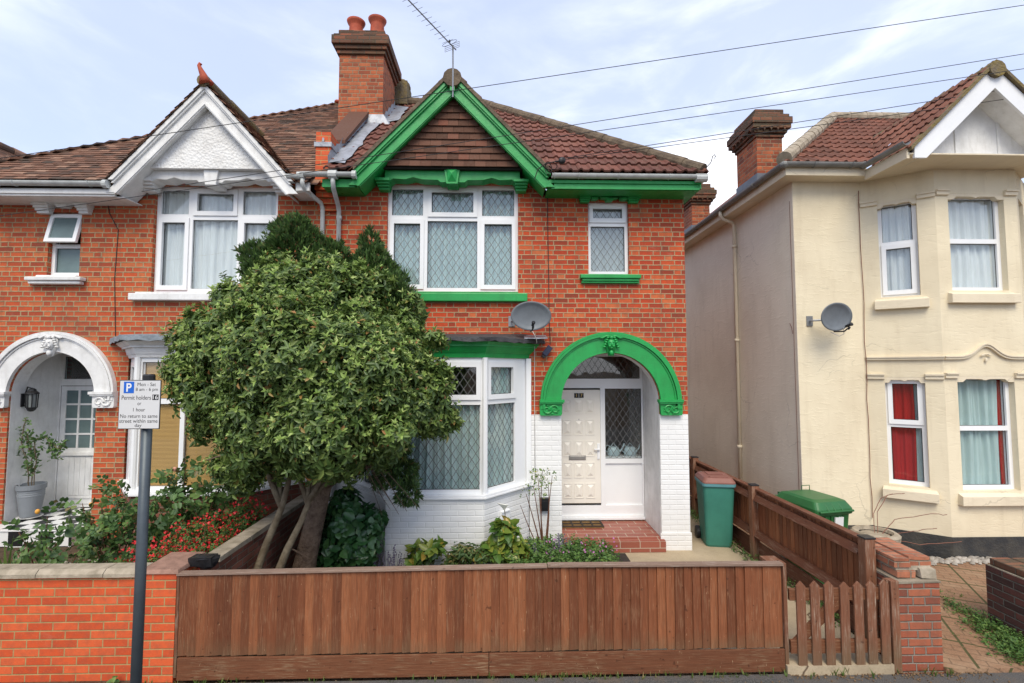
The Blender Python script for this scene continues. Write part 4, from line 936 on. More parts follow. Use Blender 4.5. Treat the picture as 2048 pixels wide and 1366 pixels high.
b = MB(); b.box(-7.25, -6.56, LD+.02, LD+.025, 1.5, 2.5); b.build('pane', M['frost'], ld)
b = MB(); b.box(-7.27, -6.54, LD-.035, LD+.004, 1.40, 1.455); b.box(-7.24, -6.57, LD-.012, LD+.004, .70, .74)
for k in range(7): b.box(-7.20+k*.088, -7.20+k*.088+.085, LD-.003, LD+.004, .75, 1.38)
b.build('door_moulding', M['white'], ld, bevel=.004)
b = MB(); b.box(-7.28, -6.12, LD+.15, LD+.2, 2.6, 3.05); b.build('transom_dark_board', M['dark'], G)  # near-black board stands in for the unlit hall behind the fanlight
# upper windows
LUL = [(-5.26, -4.84, 5.225, 5.60), (-4.74, -4.11, 5.225, 5.60), (-4.01, -3.50, 5.225, 5.60), (-5.26, -4.84, 4.06, 5.14), (-4.77, -4.08, 4.06, 5.14), (-4.01, -3.50, 4.06, 5.14)]
window(G, Matrix.Translation((0, WY, 0)), *LUW, LUL, y=.07, sashes=(1, 3, 5))
curtain('grey-white net curtain in the wide upper window under the white stucco gable', None, -5.31, -3.46, 4.02, 5.64, WY+.17, seed=15, amp=.018, per=.14, mat=M['net_w'])
window(G, Matrix.Translation((0, WY, 0)), *LSW, [(LSW[0]+.05, LSW[1]-.05, 4.74, 5.17), (LSW[0]+.05, LSW[1]-.05, 4.30, 4.68)], y=.07, skip_pane=(0,), glassmat=M['frost'])
# tilted open top-hung sash
tm = Matrix.Translation(((LSW[0]+LSW[1])/2, WY+.06, 5.18)) @ Matrix.Rotation(R(-13), 4, 'X')
b = MB(tm); b.plate([(-.235, -.46), (.235, -.46), (.235, 0), (-.235, 0)], [[(-.18, -.40), (.18, -.40), (.18, -.055), (-.18, -.055)]], -.05, -.005); osh = b.build('open_sash', M['pvc'], G, bevel=.004)
b = MB(tm); b.box(-.18, .18, -.03, -.024, -.40, -.055); b.build('pane', M['frost'], osh)
b = MB(); b.box(-5.58, -3.20, WY-.10, WY, 3.86, 3.965); b.box(-5.5, -3.25, WY-.08, WY+.07, 3.966, 3.99); b.build('sill', M['white'], G, bevel=.015, noise=.004)
b = MB(); b.box(-7.10, -6.28, WY-.12, WY, 4.15, 4.205); b.box(-7.07, -6.31, WY-.09, WY, 4.10, 4.149); b.box(-7.0, -6.4, WY-.05, WY+.07, 4.206, 4.24); b.build('sill', M['white'], G, bevel=.012, noise=.004)
b = MB(); wavy_lintel(b, -5.27, -3.40, 5.61, 5.79, WY-.24); corbel_block(b, -5.43, -5.20, 5.51, 5.67, 1.8); corbel_block(b, -3.46, -3.27, 5.51, 5.67, 1.8); b.box(-5.33, -3.34, WY-.26, WY, 5.7901, 5.805)
cx = -4.31; b.hexa([(cx-.08, WY-.29, 5.56), (cx+.08, WY-.29, 5.56), (cx+.08, WY, 5.56), (cx-.08, WY, 5.56)], [(cx-.11, WY-.29, 5.80), (cx+.11, WY-.29, 5.80), (cx+.11, WY, 5.80), (cx-.11, WY, 5.80)]); b.build('lintel', M['white'], G, bevel=.006)
b = MB(); corbel_block(b, -7.04, -6.80, 5.18, 5.34); corbel_block(b, -6.42, -6.22, 5.18, 5.34); wavy_lintel(b, -7.02, -6.24, 5.27, 5.46); b.build('lintel', M['white'], G, bevel=.006)
# gable stucco
b = MB(); b.prism([(-5.30, 5.79), (-3.36, 5.79), (-4.33, 6.84)], 7.11, WY-.001); b.build('stucco_gable', M['stucco'], G)
G2X, G2Z, G2S = -4.33, 7.0, 1.10
barges(G, G2X, G2Z, G2S, 5.6, 5.36, .32, 7.0, M['white'])
b = MB(); b.box(-8.5, -5.60, 7.035, 7.07, 5.33, 5.44); b.box(-8.5, -5.58, 7.01, 7.034, 5.36, 5.41); b.box(-8.5, -5.50, 7.071, WY, 5.325, 5.34); b.box(-3.0, -2.80, 7.03, 7.07, 5.44, 5.56); b.box(-3.1, -2.8, 7.071, WY, 5.43, 5.45); b.build('fascia', M['white'], G)
b = MB(); half_gutter(b, -8.6, -5.66, 6.965, 5.51); b.tube([(-5.71, 6.965, 5.485), (-5.65, 6.965, 5.485)], .06, 10)
for x in (-8.0, -7.2, -6.95, -5.9): b.tube([(x, 6.965+.062*math.cos(R(a)), 5.51+.062*math.sin(R(a))) for a in range(180, 361, 20)], .008, 6)
half_gutter(b, -3.1, -2.9, 6.965, 5.64); b.tube([(-2.95, 6.965, 5.64), (-2.85, 6.965, 5.64)], .055, 8); b.build('gutter', M['gutter'], G)
b = MB(); b.tube([(-2.88, 6.97, 5.60), (-2.88, 6.97, 5.52), (-2.87, 7.04, 5.46), (-2.74, 7.33, 5.36), (-2.73, 7.38, 5.28), (-2.73, 7.39, .4)], .033, 10); b.lathe([(.04, 4.55), (.04, 4.62)], -2.73, 7.39, 12); b.build('downpipe', M['gutter'], G, smooth=True)
# roof: plain clay tiles
E2, K2 = 5.54, (8.66-5.54)/(RY-EY); v2 = Vector((0, 1, K2)); VL2 = v2.length*(RY-EY)
for side in (-1, 1):
    b = MB()
    if side < 0: plain_slope(b, (-8.5, EY, E2), (1,0,0), v2, 4.3, VL2); b.cut((-8.45, EY, 0), (-3.45, 4.85, 0)); b.cut((G2X, 0, 0), (1, 0, 0))
    else: plain_slope(b, (G2X, EY, E2), (1,0,0), v2, 1.75, VL2); b.cut((-8.45, EY, 0), (-3.45, 4.85, 0)); b.cut((G2X, 0, 0), (-1, 0, 0)); b.cut((-2.80, 0, 0), (1, 0, 0))
    vx = (G2Z+.06-E2)/G2S; b.cut((G2X+side*vx, EY, 0), (-side, -K2/G2S, 0)); b.cut((0, RY, 0), (0, 1, 0)); b.build('roof', M['plain'], G)
for s in (-1, 1):
    b = MB(); d = Vector((s, 0, -G2S)).normalized(); L = 2.0
    plain_slope(b, Vector((G2X, 6.93, G2Z+.02))+d*L, (0,1,0), -d, 1.9, L+.05); b.cut((G2X, 0, 0), (-s, 0, 0)); b.cut((G2X, 0, 5.50), (0, 0, -1)); b.cut((0, EY+.02, E2), Vector((0, K2, -1)))
    b.cut((0, 6.925, 0), (0, -1, 0)); b.build('gable_roof', M['plain'], G)
b = MB(); ridge_tiles(b, (G2X, 6.92, G2Z+.03), (G2X, 8.6, G2Z+.03), .085, .3); ridge_tiles(b, (-3.62, RY, 8.62), (-3.05, RY, 8.64), .10); b.build('ridge', M['mortar'], G)
b = MB(); n = 36
for i in range(n):
    t = i/n; p = Vector((-8.45+t*4.85, EY+t*3.45, E2+.03+t*3.10)); b.hexa([tuple(p+Vector(q)) for q in ((-.10,.0,-.05),(.10,-.09,-.03),(.16,.05,.02),(-.05,.15,.02))], [tuple(p+Vector(q)) for q in ((-.10,.0,-.02),(.10,-.09,.0),(.16,.05,.06),(-.05,.15,.07))])
b.build('hip_tiles', M['plain'], G)
b = MB(); b.poly([(-8.45, EY, E2-.03), (-8.45, 2*RY-EY, E2-.03), (-3.62, RY, 8.6)]); b.poly([(-8.45, 2*RY-EY, E2), (-2.65, 2*RY-EY, E2), (-2.65, RY, 8.6), (-3.62, RY, 8.6)])
b.poly([(-8.4, EY+.08, E2-.02), (G2X-1.2, EY+.08, E2-.02), (-3.62, RY, 8.55)]); b.poly([(G2X+1.3, EY+.08, E2), (-2.7, EY+.08, E2), (-2.7, RY, 8.6), (-3.6, RY, 8.6)]); b.build('roof_underlay', M['plain'], G)
b = MB(); b.tube([(-4.30, 6.93, 6.98), (-4.33, 6.93, 7.10), (-4.38, 6.93, 7.20), (-4.40, 6.93, 7.25), (-4.385, 6.93, 7.28), (-4.37, 6.93, 7.265)], [.085, .05, .032, .026, .024, .016], 10)
b.ball((-4.30, 6.97, 7.02), .09, .07, .05); b.build('finial', M['terra'], G, smooth=True)

# ================================================================== far left house: only its roof shows
FH = thing('far_house', 'clay tiled roof of the next house showing at the far left edge', 'house', (-12.5, 12, 0))
b = MB(); b.box(-17, -9.9, 9.0, 20, 0, 5.6); b.build('wall', M['brick_l'], FH)
b = MB(); s_ = Vector((-1, 0, .84)); plain_slope(b, (-9.7, 8.6, 5.6), (0,1,0), s_, 11.5, 5.0); b.build('roof', M['plain'], FH)
b = MB(); b.poly([(-17.3, 8.7, 5.6), (-17.3, 20, 5.6), (-13.5, 20, 8.8), (-13.5, 8.7, 8.8)]); b.poly([(-17.3, 8.7, 5.6), (-13.5, 8.7, 8.8), (-9.7, 8.7, 5.6)]); ridge_tiles(b, (-13.5, 8.7, 8.82), (-13.5, 20, 8.82)); b.build('rear_roof', M['plain'], FH)

# ================================================================== RIGHT HOUSE (cream render)
K = thing('rendered_house', 'cream rendered detached house on the right with two-storey bay, white gable boards and black plinth', 'house', (6.6, 7.67, 0))
RYW = 7.67
b = MB(); b.box(4.8, 5.94, RYW, RYW+.25, .36, 5.92); b.build('wall', M['cream'], K)
b = MB(); b.box(4.802, 5.05, RYW+.251, 15.5, -.1, 5.92); b.box(4.795, 4.801, RYW+.002, 15.5, -.1, 5.92); b.build('side_wall', M['cream_side'], K)
b = MB(); b.box(4.81, 5.93, RYW-.012, RYW-.001, -.05, .36); PB = [(5.92, RYW), (6.67, 7.12), (7.95, 7.12), (8.70, RYW)]
bo = [(PB[0][0]-.01, RYW), (6.665, 7.105), (7.955, 7.105), (8.71, RYW)]
b.hexa([(x, y, -.05) for x, y in bo], [(x, y, .35) for x, y in bo]); b.build('plinth', M['plinth'], K)
def bayseg(i, zs, holes, mat, y0=0, y1=.22, trim=0):
    mm = frame_mtx(PB[i], PB[i+1]); L = math.hypot(PB[i+1][0]-PB[i][0], PB[i+1][1]-PB[i][1]); b = MB(mm); b.plate([(0, zs[0]), (L, zs[0]), (L, zs[1]), (0, zs[1])], [rc(h) for h in holes], y0, y1); b.build('bay_wall', mat, K); return mm, L
f_u = (.22, .71, 3.97, 5.50); f_l = (.22, .71, 1.03, 2.70); c_u = (.20, 1.08, 4.02, 5.52); c_l = (.20, 1.08, 1.02, 2.72)
mf, Lf = bayseg(0, (.35, 5.93), [f_u, f_l], M['cream'])
mc, Lc = bayseg(1, (.35, 5.93), [c_u, c_l], M['cream'])
mr, Lr = bayseg(2, (.35, 5.93), [(Lf-.71, Lf-.22, 3.97, 5.50), (Lf-.71, Lf-.22, 1.03, 2.70)], M['cream'])
b = MB(); b.box(8.70, 11.2, RYW, RYW+.25, -.05, 5.92); b.box(10.95, 11.2, RYW, 15, -.05, 5.92); b.box(5.05, 11.2, 15.2, 15.5, -.05, 5.92); b.build('wall', M['cream'], K)
b = MB(); b.box(5.06, 10.9, 10.5, 10.6, 0, 5.9); b.box(5.95, 9, RYW+.1, 10.5, 3.1, 3.25); b.box(5.95, 9, RYW+.1, 10.5, .2, .3); b.box(5.9, 9, RYW+.1, 10.5, 5.85, 5.9); b.box(5.5, 5.6, RYW+.26, 10.5, 0, 5.9); b.build('interior', M['room'], K)
b = MB()
for z in (3.1, .3, 5.85): b.hexa([(x, y+.24, z) for x, y in PB], [(x, y+.24, z+.03) for x, y in PB])
b.build('bay_floor', M['room'], K)
def rwin(mm, h, split, sash, **k):
    return window(K, mm, h[0], h[1], h[2], h[3], [(h[0]+.055, h[1]-.055, split+.035, h[3]-.055), (h[0]+.055, h[1]-.055, h[2]+.06, split-.035)], y=.09, sashes=sash, **k)
rwin(mf, f_u, 4.83, (1,)); rwin(mf, f_l, 1.95, (0,)); rwin(mc, c_u, 4.80, ()); rwin(mc, c_l, 1.93, ())
rwin(mr, (Lf-.71, Lf-.22, 3.97, 5.50), 4.83, ()); rwin(mr, (Lf-.71, Lf-.22, 1.03, 2.70), 1.95, ())
curtain('white net curtain in the narrow angled upper bay window of the cream house', mf, .15, .78, 3.98, 5.5, .185, mat=M['net_w'], seed=21)
curtain('lace net curtain in the upper front bay window of the cream house', mc, .1, 1.2, 4.02, 5.5, .185, mat=M['net_w'], seed=22, amp=.022, per=.13)
curtain('red curtain in the narrow angled lower bay window of the cream house', mf, .13, .58, 1.05, 2.7, .18, mat=M['red_cloth'], seed=23, amp=.02, per=.12, name='red_curtain')
curtain('pale net beside the red curtain in the angled lower bay window', mf, .585, .80, 1.05, 2.7, .18, mat=M['net'], seed=27, amp=.012, per=.09)
curtain('green-grey patterned net curtain in the lower front bay window of the cream house', mc, .1, .98, 1.05, 2.7, .19, mat=M['net'], seed=24, amp=.03, per=.13)
curtain('thin red curtain edge at the right of the cream house lower front window', mc, .985, 1.2, 1.05, 2.7, .18, mat=M['red_cloth'], seed=25, amp=.01, name='red_curtain')
# sills and mouldings on bay facets
def sillr(mm, h, par=K):
    b = MB(mm); b.hexa([(h[0]-.09, -.09, h[2]-.20), (h[1]+.09, -.09, h[2]-.20), (h[1]+.09, .0, h[2]-.20), (h[0]-.09, .0, h[2]-.20)], [(h[0]-.09, -.09, h[2]-.065), (h[1]+.09, -.09, h[2]-.065), (h[1]+.06, .09, h[2]+.0), (h[0]-.06, .09, h[2]+.0)])
    b.build('sill', M['cream_trim'], par, bevel=.006)
for mm, h in ((mf, f_u), (mf, f_l), (mc, c_u), (mc, c_l)): sillr(mm, h)
def mould(mm, segs, z, t=.055):
    b = MB(mm)
    for a, c in segs: b.box(a, c, -.035, .0, z-.03, z+t-.03); b.box(a, c, -.055, .0, z+t-.0295, z+t-.005)
    b.build('moulding', M['cream_trim'], K)
for mm, h, L in ((mf, f_u, Lf), (mf, f_l, Lf), (mc, c_u, Lc), (mc, c_l, Lc)): mould(mm, [(-.0, h[0]), (h[1], L+.0)], h[3]-.0)
def headcut(mm, h):      # shaped plaster apron over each opening
    a, c, z = h[0]+.001, h[1]-.001, h[3]; w_ = c-a; pts = [(a, z-.001), (a, z-.09), (a+.1*w_, z-.09), (a+.16*w_, z-.045), (a+.42*w_, z-.045), (a+.5*w_, z-.065), (a+.58*w_, z-.045), (a+.84*w_, z-.045), (a+.9*w_, z-.09), (c, z-.09), (c, z-.001)]
    b = MB(mm); b.prism(pts, .002, .085); b.build('window_head', M['cream_trim'], K)
for mm, h in ((mf, f_u), (mf, f_l), (mc, c_u), (mc, c_l)): headcut(mm, h)
# string course with ogee hump
b = MB(mf); b.box(0, Lf+.01, -.04, 0, 2.97, 3.0); b.box(0, Lf+.015, -.055, 0, 3.001, 3.02); b.build('string_course', M['cream_trim'], K)
b = MB(mc)
def oge(x):
    t = (x-.64)/.30; return .19*math.exp(-t*t*2.2)
n = 40
for (dz, yy, th) in ((0, -.04, .03), (.031, -.055, .02)):
    for i in range(n):
        x0 = Lc*i/n; x1 = Lc*(i+1)/n; z0 = 2.97+dz+oge(x0); z1 = 2.97+dz+oge(x1)
        b.hexa([(x0, yy, z0), (x1, yy, z1), (x1, 0, z1), (x0, 0, z0)], [(x0, yy, z0+th), (x1, yy, z1+th), (x1, 0, z1+th), (x0, 0, z0+th)])
for k in range(6): an = k*math.pi/5; b.ball((.64+.06*math.cos(an), -.03, 3.03+.02*math.sin(an)), .03, .012, .01)
b.ball((.64, -.025, 2.96), .02, .012, .035); b.build('string_course', M['cream_trim'], K)
# eaves
b = MB(); b.box(4.55, 5.86, 7.42, RYW, 5.90, 5.93); b.box(4.55, 5.84, 7.40, 7.42, 5.90, 6.10); b.box(4.55, 4.8, RYW, 15.6, 5.90, 5.93); b.box(4.53, 4.55, 7.40, 15.6, 5.90, 6.10)
b.box(5.82, 5.86, 6.62, 7.42, 5.84, 6.0); b.hexa([(5.86, 6.62, 5.90), (8.5, 6.62, 5.90), (8.5, RYW, 5.93), (5.86, RYW, 5.90)], [(5.86, 6.62, 5.92), (8.5, 6.62, 5.92), (8.5, RYW, 5.95), (5.86, RYW, 5.92)])
b.build('soffit', M['cream_trim'], K)
b = MB(); half_gutter(b, 4.5, 5.76, 7.345, 6.075, .06); half_gutter(b, 7.36, 15.6, 4.475, 6.075, .06, 'y'); half_gutter(b, 6.55, 7.36, 5.77, 6.06, .06, 'y')
b.ball((4.49, 7.36, 6.05), .07, .07, .055); b.ball((5.76, 7.35, 6.05), .07, .07, .055)
for x in (4.95, 5.55): b.tube([(x, 7.345+.066*math.cos(R(a)), 6.075+.066*math.sin(R(a))) for a in range(180, 361, 20)], .009, 6)
for y in (8.2, 9.4, 10.8, 12.2): b.tube([(4.475+.066*math.cos(R(a)), y, 6.075+.066*math.sin(R(a))) for a in range(180, 361, 20)], .009, 6)
b.build('gutter', M['gutter_g'], K)
b = MB(); b.tube([(4.475, 9.55, 6.02), (4.475, 9.55, 5.93), (4.52, 9.55, 5.86), (4.70, 9.55, 5.80), (4.74, 9.55, 5.74), (4.74, 9.55, .1)], .036, 10)
for z in (5.3, 3.4, 1.3): b.lathe([(.046, z-.03), (.046, z+.03)], 4.74, 9.55, 12)
b.build('downpipe', M['cream_trim'], K, smooth=True)
RE, RR, RKY = 6.09, 8.36, 10.25; KR = (RR-RE)/(RKY-7.38); vR = Vector((0, 1, KR)); VLR = vR.length*(RKY-7.38)
GRX, GRZ, GRS = 7.16, 7.22, .985
b = MB(); roman_slope(b, (4.5, 7.38, RE), (1,0,0), vR, 4.6, VLR); b.cut((4.5, 7.38, 0), (-1, 1, 0)); vx = (GRZ+.06-RE)/GRS; b.cut((GRX-vx, 7.38, 0), (1, -KR/GRS, 0)); b.cut((0, RKY, 0), (0, 1, 0)); b.cut((GRX, 0, 0), (1, 0, 0)); b.build('roof', M['roman_r'], K)
b = MB(); roman_slope(b, (GRX, 7.38, RE), (1,0,0), vR, 3.6, VLR); b.cut((GRX+vx, 7.38, 0), (-1, -KR/GRS, 0)); b.cut((0, RKY, 0), (0, 1, 0)); b.build('roof', M['roman_r'], K)
b = MB(); b.poly([(4.5, 7.4, RE-.02), (4.5, 15.5, RE-.02), (4.5+2.87, 12.7, RR), (4.5+2.87, RKY, RR)]); zr = lambda y: RE-.012+KR*(y-7.38); b.poly([(x, y, zr(y)) for x, y in ((4.6, 7.43), (5.9, 7.43), (GRX, 8.95), (7.37, RKY-.02))]); b.poly([(x, y, zr(y)) for x, y in ((GRX, 8.95), (8.45, 7.43), (11.35, 7.43), (8.55, RKY-.02), (7.37, RKY-.02))]); b.build('side_roof', M['roman_r'], K)
b = MB(); ridge_tiles(b, (4.5, 7.38, RE+.06), (7.37, RKY, RR+.05), .11); ridge_tiles(b, (7.37, RKY, RR+.05), (9.5, RKY, RR+.05), .11); b.build('hip_ridge', M['coping'], K)
for s in (-1, 1):
    b = MB(); d = Vector((s, 0, -GRS)).normalized(); L = 1.82
    roman_slope(b, Vector((GRX, 6.58, GRZ+.03))+d*L, (0,1,0), -d, 2.8, L); b.cut((GRX, 0, 0), (-s, 0, 0)); b.cut((0, 7.40, RE), Vector((0, KR, -1))); b.build('gable_roof', M['roman_r'], K)
    b = MB(); p = Vector((GRX, 6.555, GRZ+.04)); q = p+d*1.85
    b.hexa([tuple(p+Vector((0,0,-.03))), tuple(q+Vector((0,0,-.03))), tuple(q+Vector((0,.13,-.03))), tuple(p+Vector((0,.13,-.03)))], [tuple(p+Vector((0,0,.03))), tuple(q+Vector((0,0,.03))), tuple(q+Vector((0,.13,.04))), tuple(p+Vector((0,.13,.04)))]); b.build('verge', M['mortar'], K)
b = MB(); ridge_tiles(b, (GRX, 6.54, GRZ-.07), (GRX, 8.9, GRZ-.07), .11); b.build('ridge', M['mortar'], K)
b = MB()
for s in (-1, 1):
    pts = [(GRX, GRZ), (GRX+s*(GRZ-6.0)/GRS, 6.0), (GRX+s*(GRZ-6.0)/GRS, 5.84), (GRX+s*((GRZ-.33-5.84)/GRS), 5.84), (GRX, GRZ-.33)]
    b.prism(pts, 6.60 if s < 0 else 6.603, 6.64)
b.build('barge_board', M['pvc'], K, bevel=.003)
b = MB(); b.prism([(5.95, 5.94), (8.37, 5.94), (GRX, 7.12)], 6.96, 7.0); b.build('gable_panel', M['white'], K)
b = MB(); b.box(5.95, 8.4, 6.90, 6.959, 5.92, 6.04); b.box(5.95, 8.4, 6.93, 6.959, 6.041, 6.07); b.box(GRX-.30, GRX-.26, 6.94, 6.959, 6.071, 6.80) ; b.box(GRX+.36, GRX+.40, 6.94, 6.959, 6.071, 6.74)
b.build('gable_batten', M['white'], K, bevel=.003)
b = MB()
for s in (-1, 1):
    b.hexa([(GRX, 6.641, GRZ-.30), (GRX+s*1.04, 6.641, GRZ-.30-1.04*GRS), (GRX+s*1.04, 7.1, GRZ-.30-1.04*GRS), (GRX, 7.1, GRZ-.30)], [(GRX, 6.641, GRZ-.27), (GRX+s*1.04, 6.641, GRZ-.27-1.04*GRS), (GRX+s*1.04, 7.1, GRZ-.27-1.04*GRS), (GRX, 7.1, GRZ-.27)])
b.build('gable_soffit', M['white'], K)
# chimneys on right house
for (x0, y0, w_, d_, zb, zs, fx) in ((4.93, 8.95, .50, .78, 5.95, 7.28, .02), (4.93, 12.1, .46, .6, 5.9, 7.05, .02)):
    ch2, z = chimney(K, x0, x0+w_, y0, y0+d_, zb, zs, [(.07, .03), (.07, .07), (.09, .12), (.13, .14), (.07, .10), (.12, .03)], 0, M['brick_chim'], M['brick_cap'])
    b = MB(); b.box(x0-fx, x0+w_+fx, y0-fx, y0+d_+fx, zb, zb+.62); b.build('lead_apron', M['apron'], ch2)
    b = MB()
    for k in range(5): b.prism([(x0-.06+k*.13, zs+.16), (x0-.0+k*.13, zs+.16), (x0-.03+k*.13, zs+.09)], y0-.12, y0-.06)
    for k in range(6): b.prism([(y0-.06+k*.15, zs+.16), (y0+.01+k*.15, zs+.16), (y0-.025+k*.15, zs+.09)], x0-.12, x0-.06, 'x')
    b.build('dentil', M['brick_cap'], ch2)
# cables and cracks on right house
b = MB(); pts = [(5.885, 7.645, 5.75-.31*k+0) for k in range(18)]; pts = [(x+random.uniform(-.012, .012), y, z) for x, y, z in pts]; b.tube(pts, .006, 5); b.tube([(4.79, 7.75, 5.6-.28*k) for k in range(18)], .004, 5); b.tube([(4.79, 7.85, 3.58), (4.79, 7.8, 3.5), (4.79, 7.78, 3.4)], .005, 5); b.build('wall_cable', M['cable_b'], K)

# ================================================================== fixtures on the houses
def dish(label, c, rx, rz, yaw, tilt, wall_pt, side, armdir=(-.12, -.30, -.10), group=None):
    D = thing('satellite_dish', label, 'satellite dish', c, group)
    mt = Matrix.Translation(c) @ Matrix.Rotation(R(yaw), 4, 'Z') @ Matrix.Rotation(R(tilt), 4, 'X')
    b = MB(mt); N = 40; rings = []
    for k in range(9):
        t = k/8; rings.append([b.v((rx*t*math.cos(2*math.pi*i/N), -.07*t*t, rz*t*math.sin(2*math.pi*i/N))) for i in range(N)] if k else [b.v((0, 0, 0))])
    for i in range(N): b.bm.faces.new((rings[0][0], rings[1][i], rings[1][(i+1) % N]))
    for k in range(1, 8):
        for i in range(N): b.bm.faces.new((rings[k][i], rings[k+1][i], rings[k+1][(i+1) % N], rings[k][(i+1) % N]))
    r2 = [b.v((rx*1.0*math.cos(2*math.pi*i/N), -.055, rz*1.0*math.sin(2*math.pi*i/N))) for i in range(N)]
    r3 = [b.v((rx*.9*math.cos(2*math.pi*i/N), -.035, rz*.9*math.sin(2*math.pi*i/N))) for i in range(N)]
    for i in range(N):
        j = (i+1) % N; b.bm.faces.new((rings[8][i], r2[i], r2[j], rings[8][j])); b.bm.faces.new((r2[i], r3[i], r3[j], r2[j]))
    b.bm.faces.new(r3)
    b.build('reflector', M['dish'], D, smooth=True)
    b = MB(mt); b.tube([(0, .0, -rz*.55), (0, -.05, -rz*1.05), (0, -.22, -rz*.95), (0, -.30, -rz*.62)], .011, 8); b.build('arm', M['black'], D, smooth=True)
    b = MB(mt); b.tube([(0, -.24, -rz*.60), (0, -.31, -rz*.45), (0, -.33, -rz*.40)], [.02, .022, .028], 12); b.tube([(0, -.30, -rz*.62), (0, -.28, -rz*.78)], .017, 8); b.build('receiver', M['black'], D, smooth=True)
    b = MB(); q = Vector(wall_pt); b.box(q.x-.05, q.x+.05, q.y-.015, q.y, q.z-.08, q.z+.08); b.tube([q, q+Vector((0, -.10, 0)), (c[0]-side*.0+0, c[1]+.10, q.z), (c[0], c[1]+.03, c[2]-.02)], .016, 8); b.build('wall_bracket', M['alu'], D)
    b = MB(mt)
    for x in (-.045, .045): b.ball((x, -.004, .01), .006, .004, .006, 8, 5)
    b.build('bolt', M['black'], D); return D
d1 = dish('grey satellite dish fixed above the green bay roof beside the wide upper window', (.45, 7.10, 3.61), .30, .215, 4, 8, (.18, WY-.001, 3.56), 1)
b = MB(); b.tube([(.47, 7.02, 3.38), (.50, 7.0, 3.32), (.53, 7.04, 3.26), (.55, 7.2, 3.22), (.53, 7.38, 3.2), (.53, 7.42, 3.05), (.53, 7.425, 2.2), (.535, 7.425, 1.1)], .0055, 6); b.build('aerial_lead', M['white_cable'], d1, smooth=True)
b = MB(); o_ = [(.47, 7.40, 3.33), (.69, 7.38, 3.335), (.69, 7.25, 3.25), (.62, 7.15, 3.21), (.50, 7.08, 3.24), (.40, 7.10, 3.29)]; b.hexa
b.prism([(7.42, 3.345), (7.10, 3.285), (7.10, 3.27), (7.42, 3.33)], .36, .70, 'x'); b.build('lead_apron', M['lead'], H)
d2 = dish('grey satellite dish on a bracket at the corner of the cream rendered wall', (5.18, 7.36, 3.64), .29, .22, 12, 10, (5.00, RYW-.001, 3.60), -1)
b = MB(); b.tube([(5.22, 7.2, 3.45), (5.26, 7.25, 3.36), (5.22, 7.3, 3.33), (5.16, 7.4, 3.4)], .005, 6); b.build('cable', M['white_cable'], d2)
A = thing('tv_aerial', 'tall rooftop television aerial clamped to the apex of the green gable', 'aerial', (-.705, 6.93, 6.9))
b = MB(); b.tube([(-.70, 6.92, 6.82), (-.70, 6.92, 7.2), (-.705, 6.93, 7.62)], .013, 8); b.build('mast', M['alu'], A)
bd = Vector((-.40, -.70, .02)).normalized(); bp = Vector((-.705, 6.93, 7.60)); ex = Vector((bd.y, -bd.x, 0)).normalized()
b = MB(); b.tube([bp-bd*.08, bp+bd*1.35], .009, 8); b.build('boom', M['alu'], A)
b = MB()
for k in range(13): 
    p = bp+bd*(.13+.098*k); L = .095-.001*k; b.tube([p-ex*L, p+ex*L], .0028, 5)
b.build('element_set', M['alu'], A)
b = MB(); p = bp+bd*.02
for z in (-.055, -.028, 0, .028): b.tube([p-ex*.13+Vector((0,0,z)), p+ex*.13+Vector((0,0,z))], .003, 5)
for s in (-1, 1): b.tube([p+ex*.13*s+Vector((0,0,-.055)), p+ex*.13*s+Vector((0,0,.028))], .003, 5)
b.build('reflector_grid', M['alu'], A)
b = MB(); p = bp+bd*.085; pts = [p+ex*(.13*math.cos(a)*1.0)+Vector((0, 0, .028*math.sin(a))) for a in [i*math.pi/12 for i in range(25)]]; b.tube(pts, .003, 5); b.ball(p+Vector((0,0,.03)), .016, .016, .022); b.build('dipole', M['black'], A)
S = thing('solar_light', 'small dark blue solar light fixed to the brick between bay roof and green arch', 'lamp', (.72, 7.40, 3.1))
mt = Matrix.Translation((.72, 7.36, 3.10)) @ Matrix.Rotation(R(38), 4, 'Y')
b = MB(mt); b.box(-.045, .045, -.02, .02, -.075, .085); b.build('panel', simple('navy_panel', (.02,.025,.06), .3, .5), S, bevel=.006)
b = MB(mt); b.box(-.03, .03, .021, .06, -.10, -.03); b.box(-.02, .035, -.015, .05, -.12, -.08); b.build('lamp_head', M['black'], S, bevel=.006)
def bx(name, label, cat, c, s, mat, bev=.01):
    b = MB(); b.box(c[0]-s[0]/2, c[0]+s[0]/2, c[1]-s[1], c[1], c[2]-s[2]/2, c[2]+s[2]/2); b.box(c[0]-s[0]*.32, c[0]+s[0]*.32, c[1]-s[1]-.008, c[1]-s[1]-.001, c[2]-s[2]*.3, c[2]+s[2]*.3)
    return tag(b.build(name, mat, origin=c, bevel=bev), label, cat)
bx('meter_box', 'small black box fixed low on the white painted brick left of the porch', 'box', (.675, WY-.001, .79), (.13, .07, .19), M['black'], .02)
b = MB(m1); b.box(.30, .48, -.045, -.001, .62, .83); b.box(.30, .48, -.06, -.046, .80, .83); tag(b.build('flue_cover', M['pvc'], origin=m1 @ Vector((.39, 0, .7)), bevel=.012), 'white plastic vent cover on the bay base behind the white lily', 'vent')
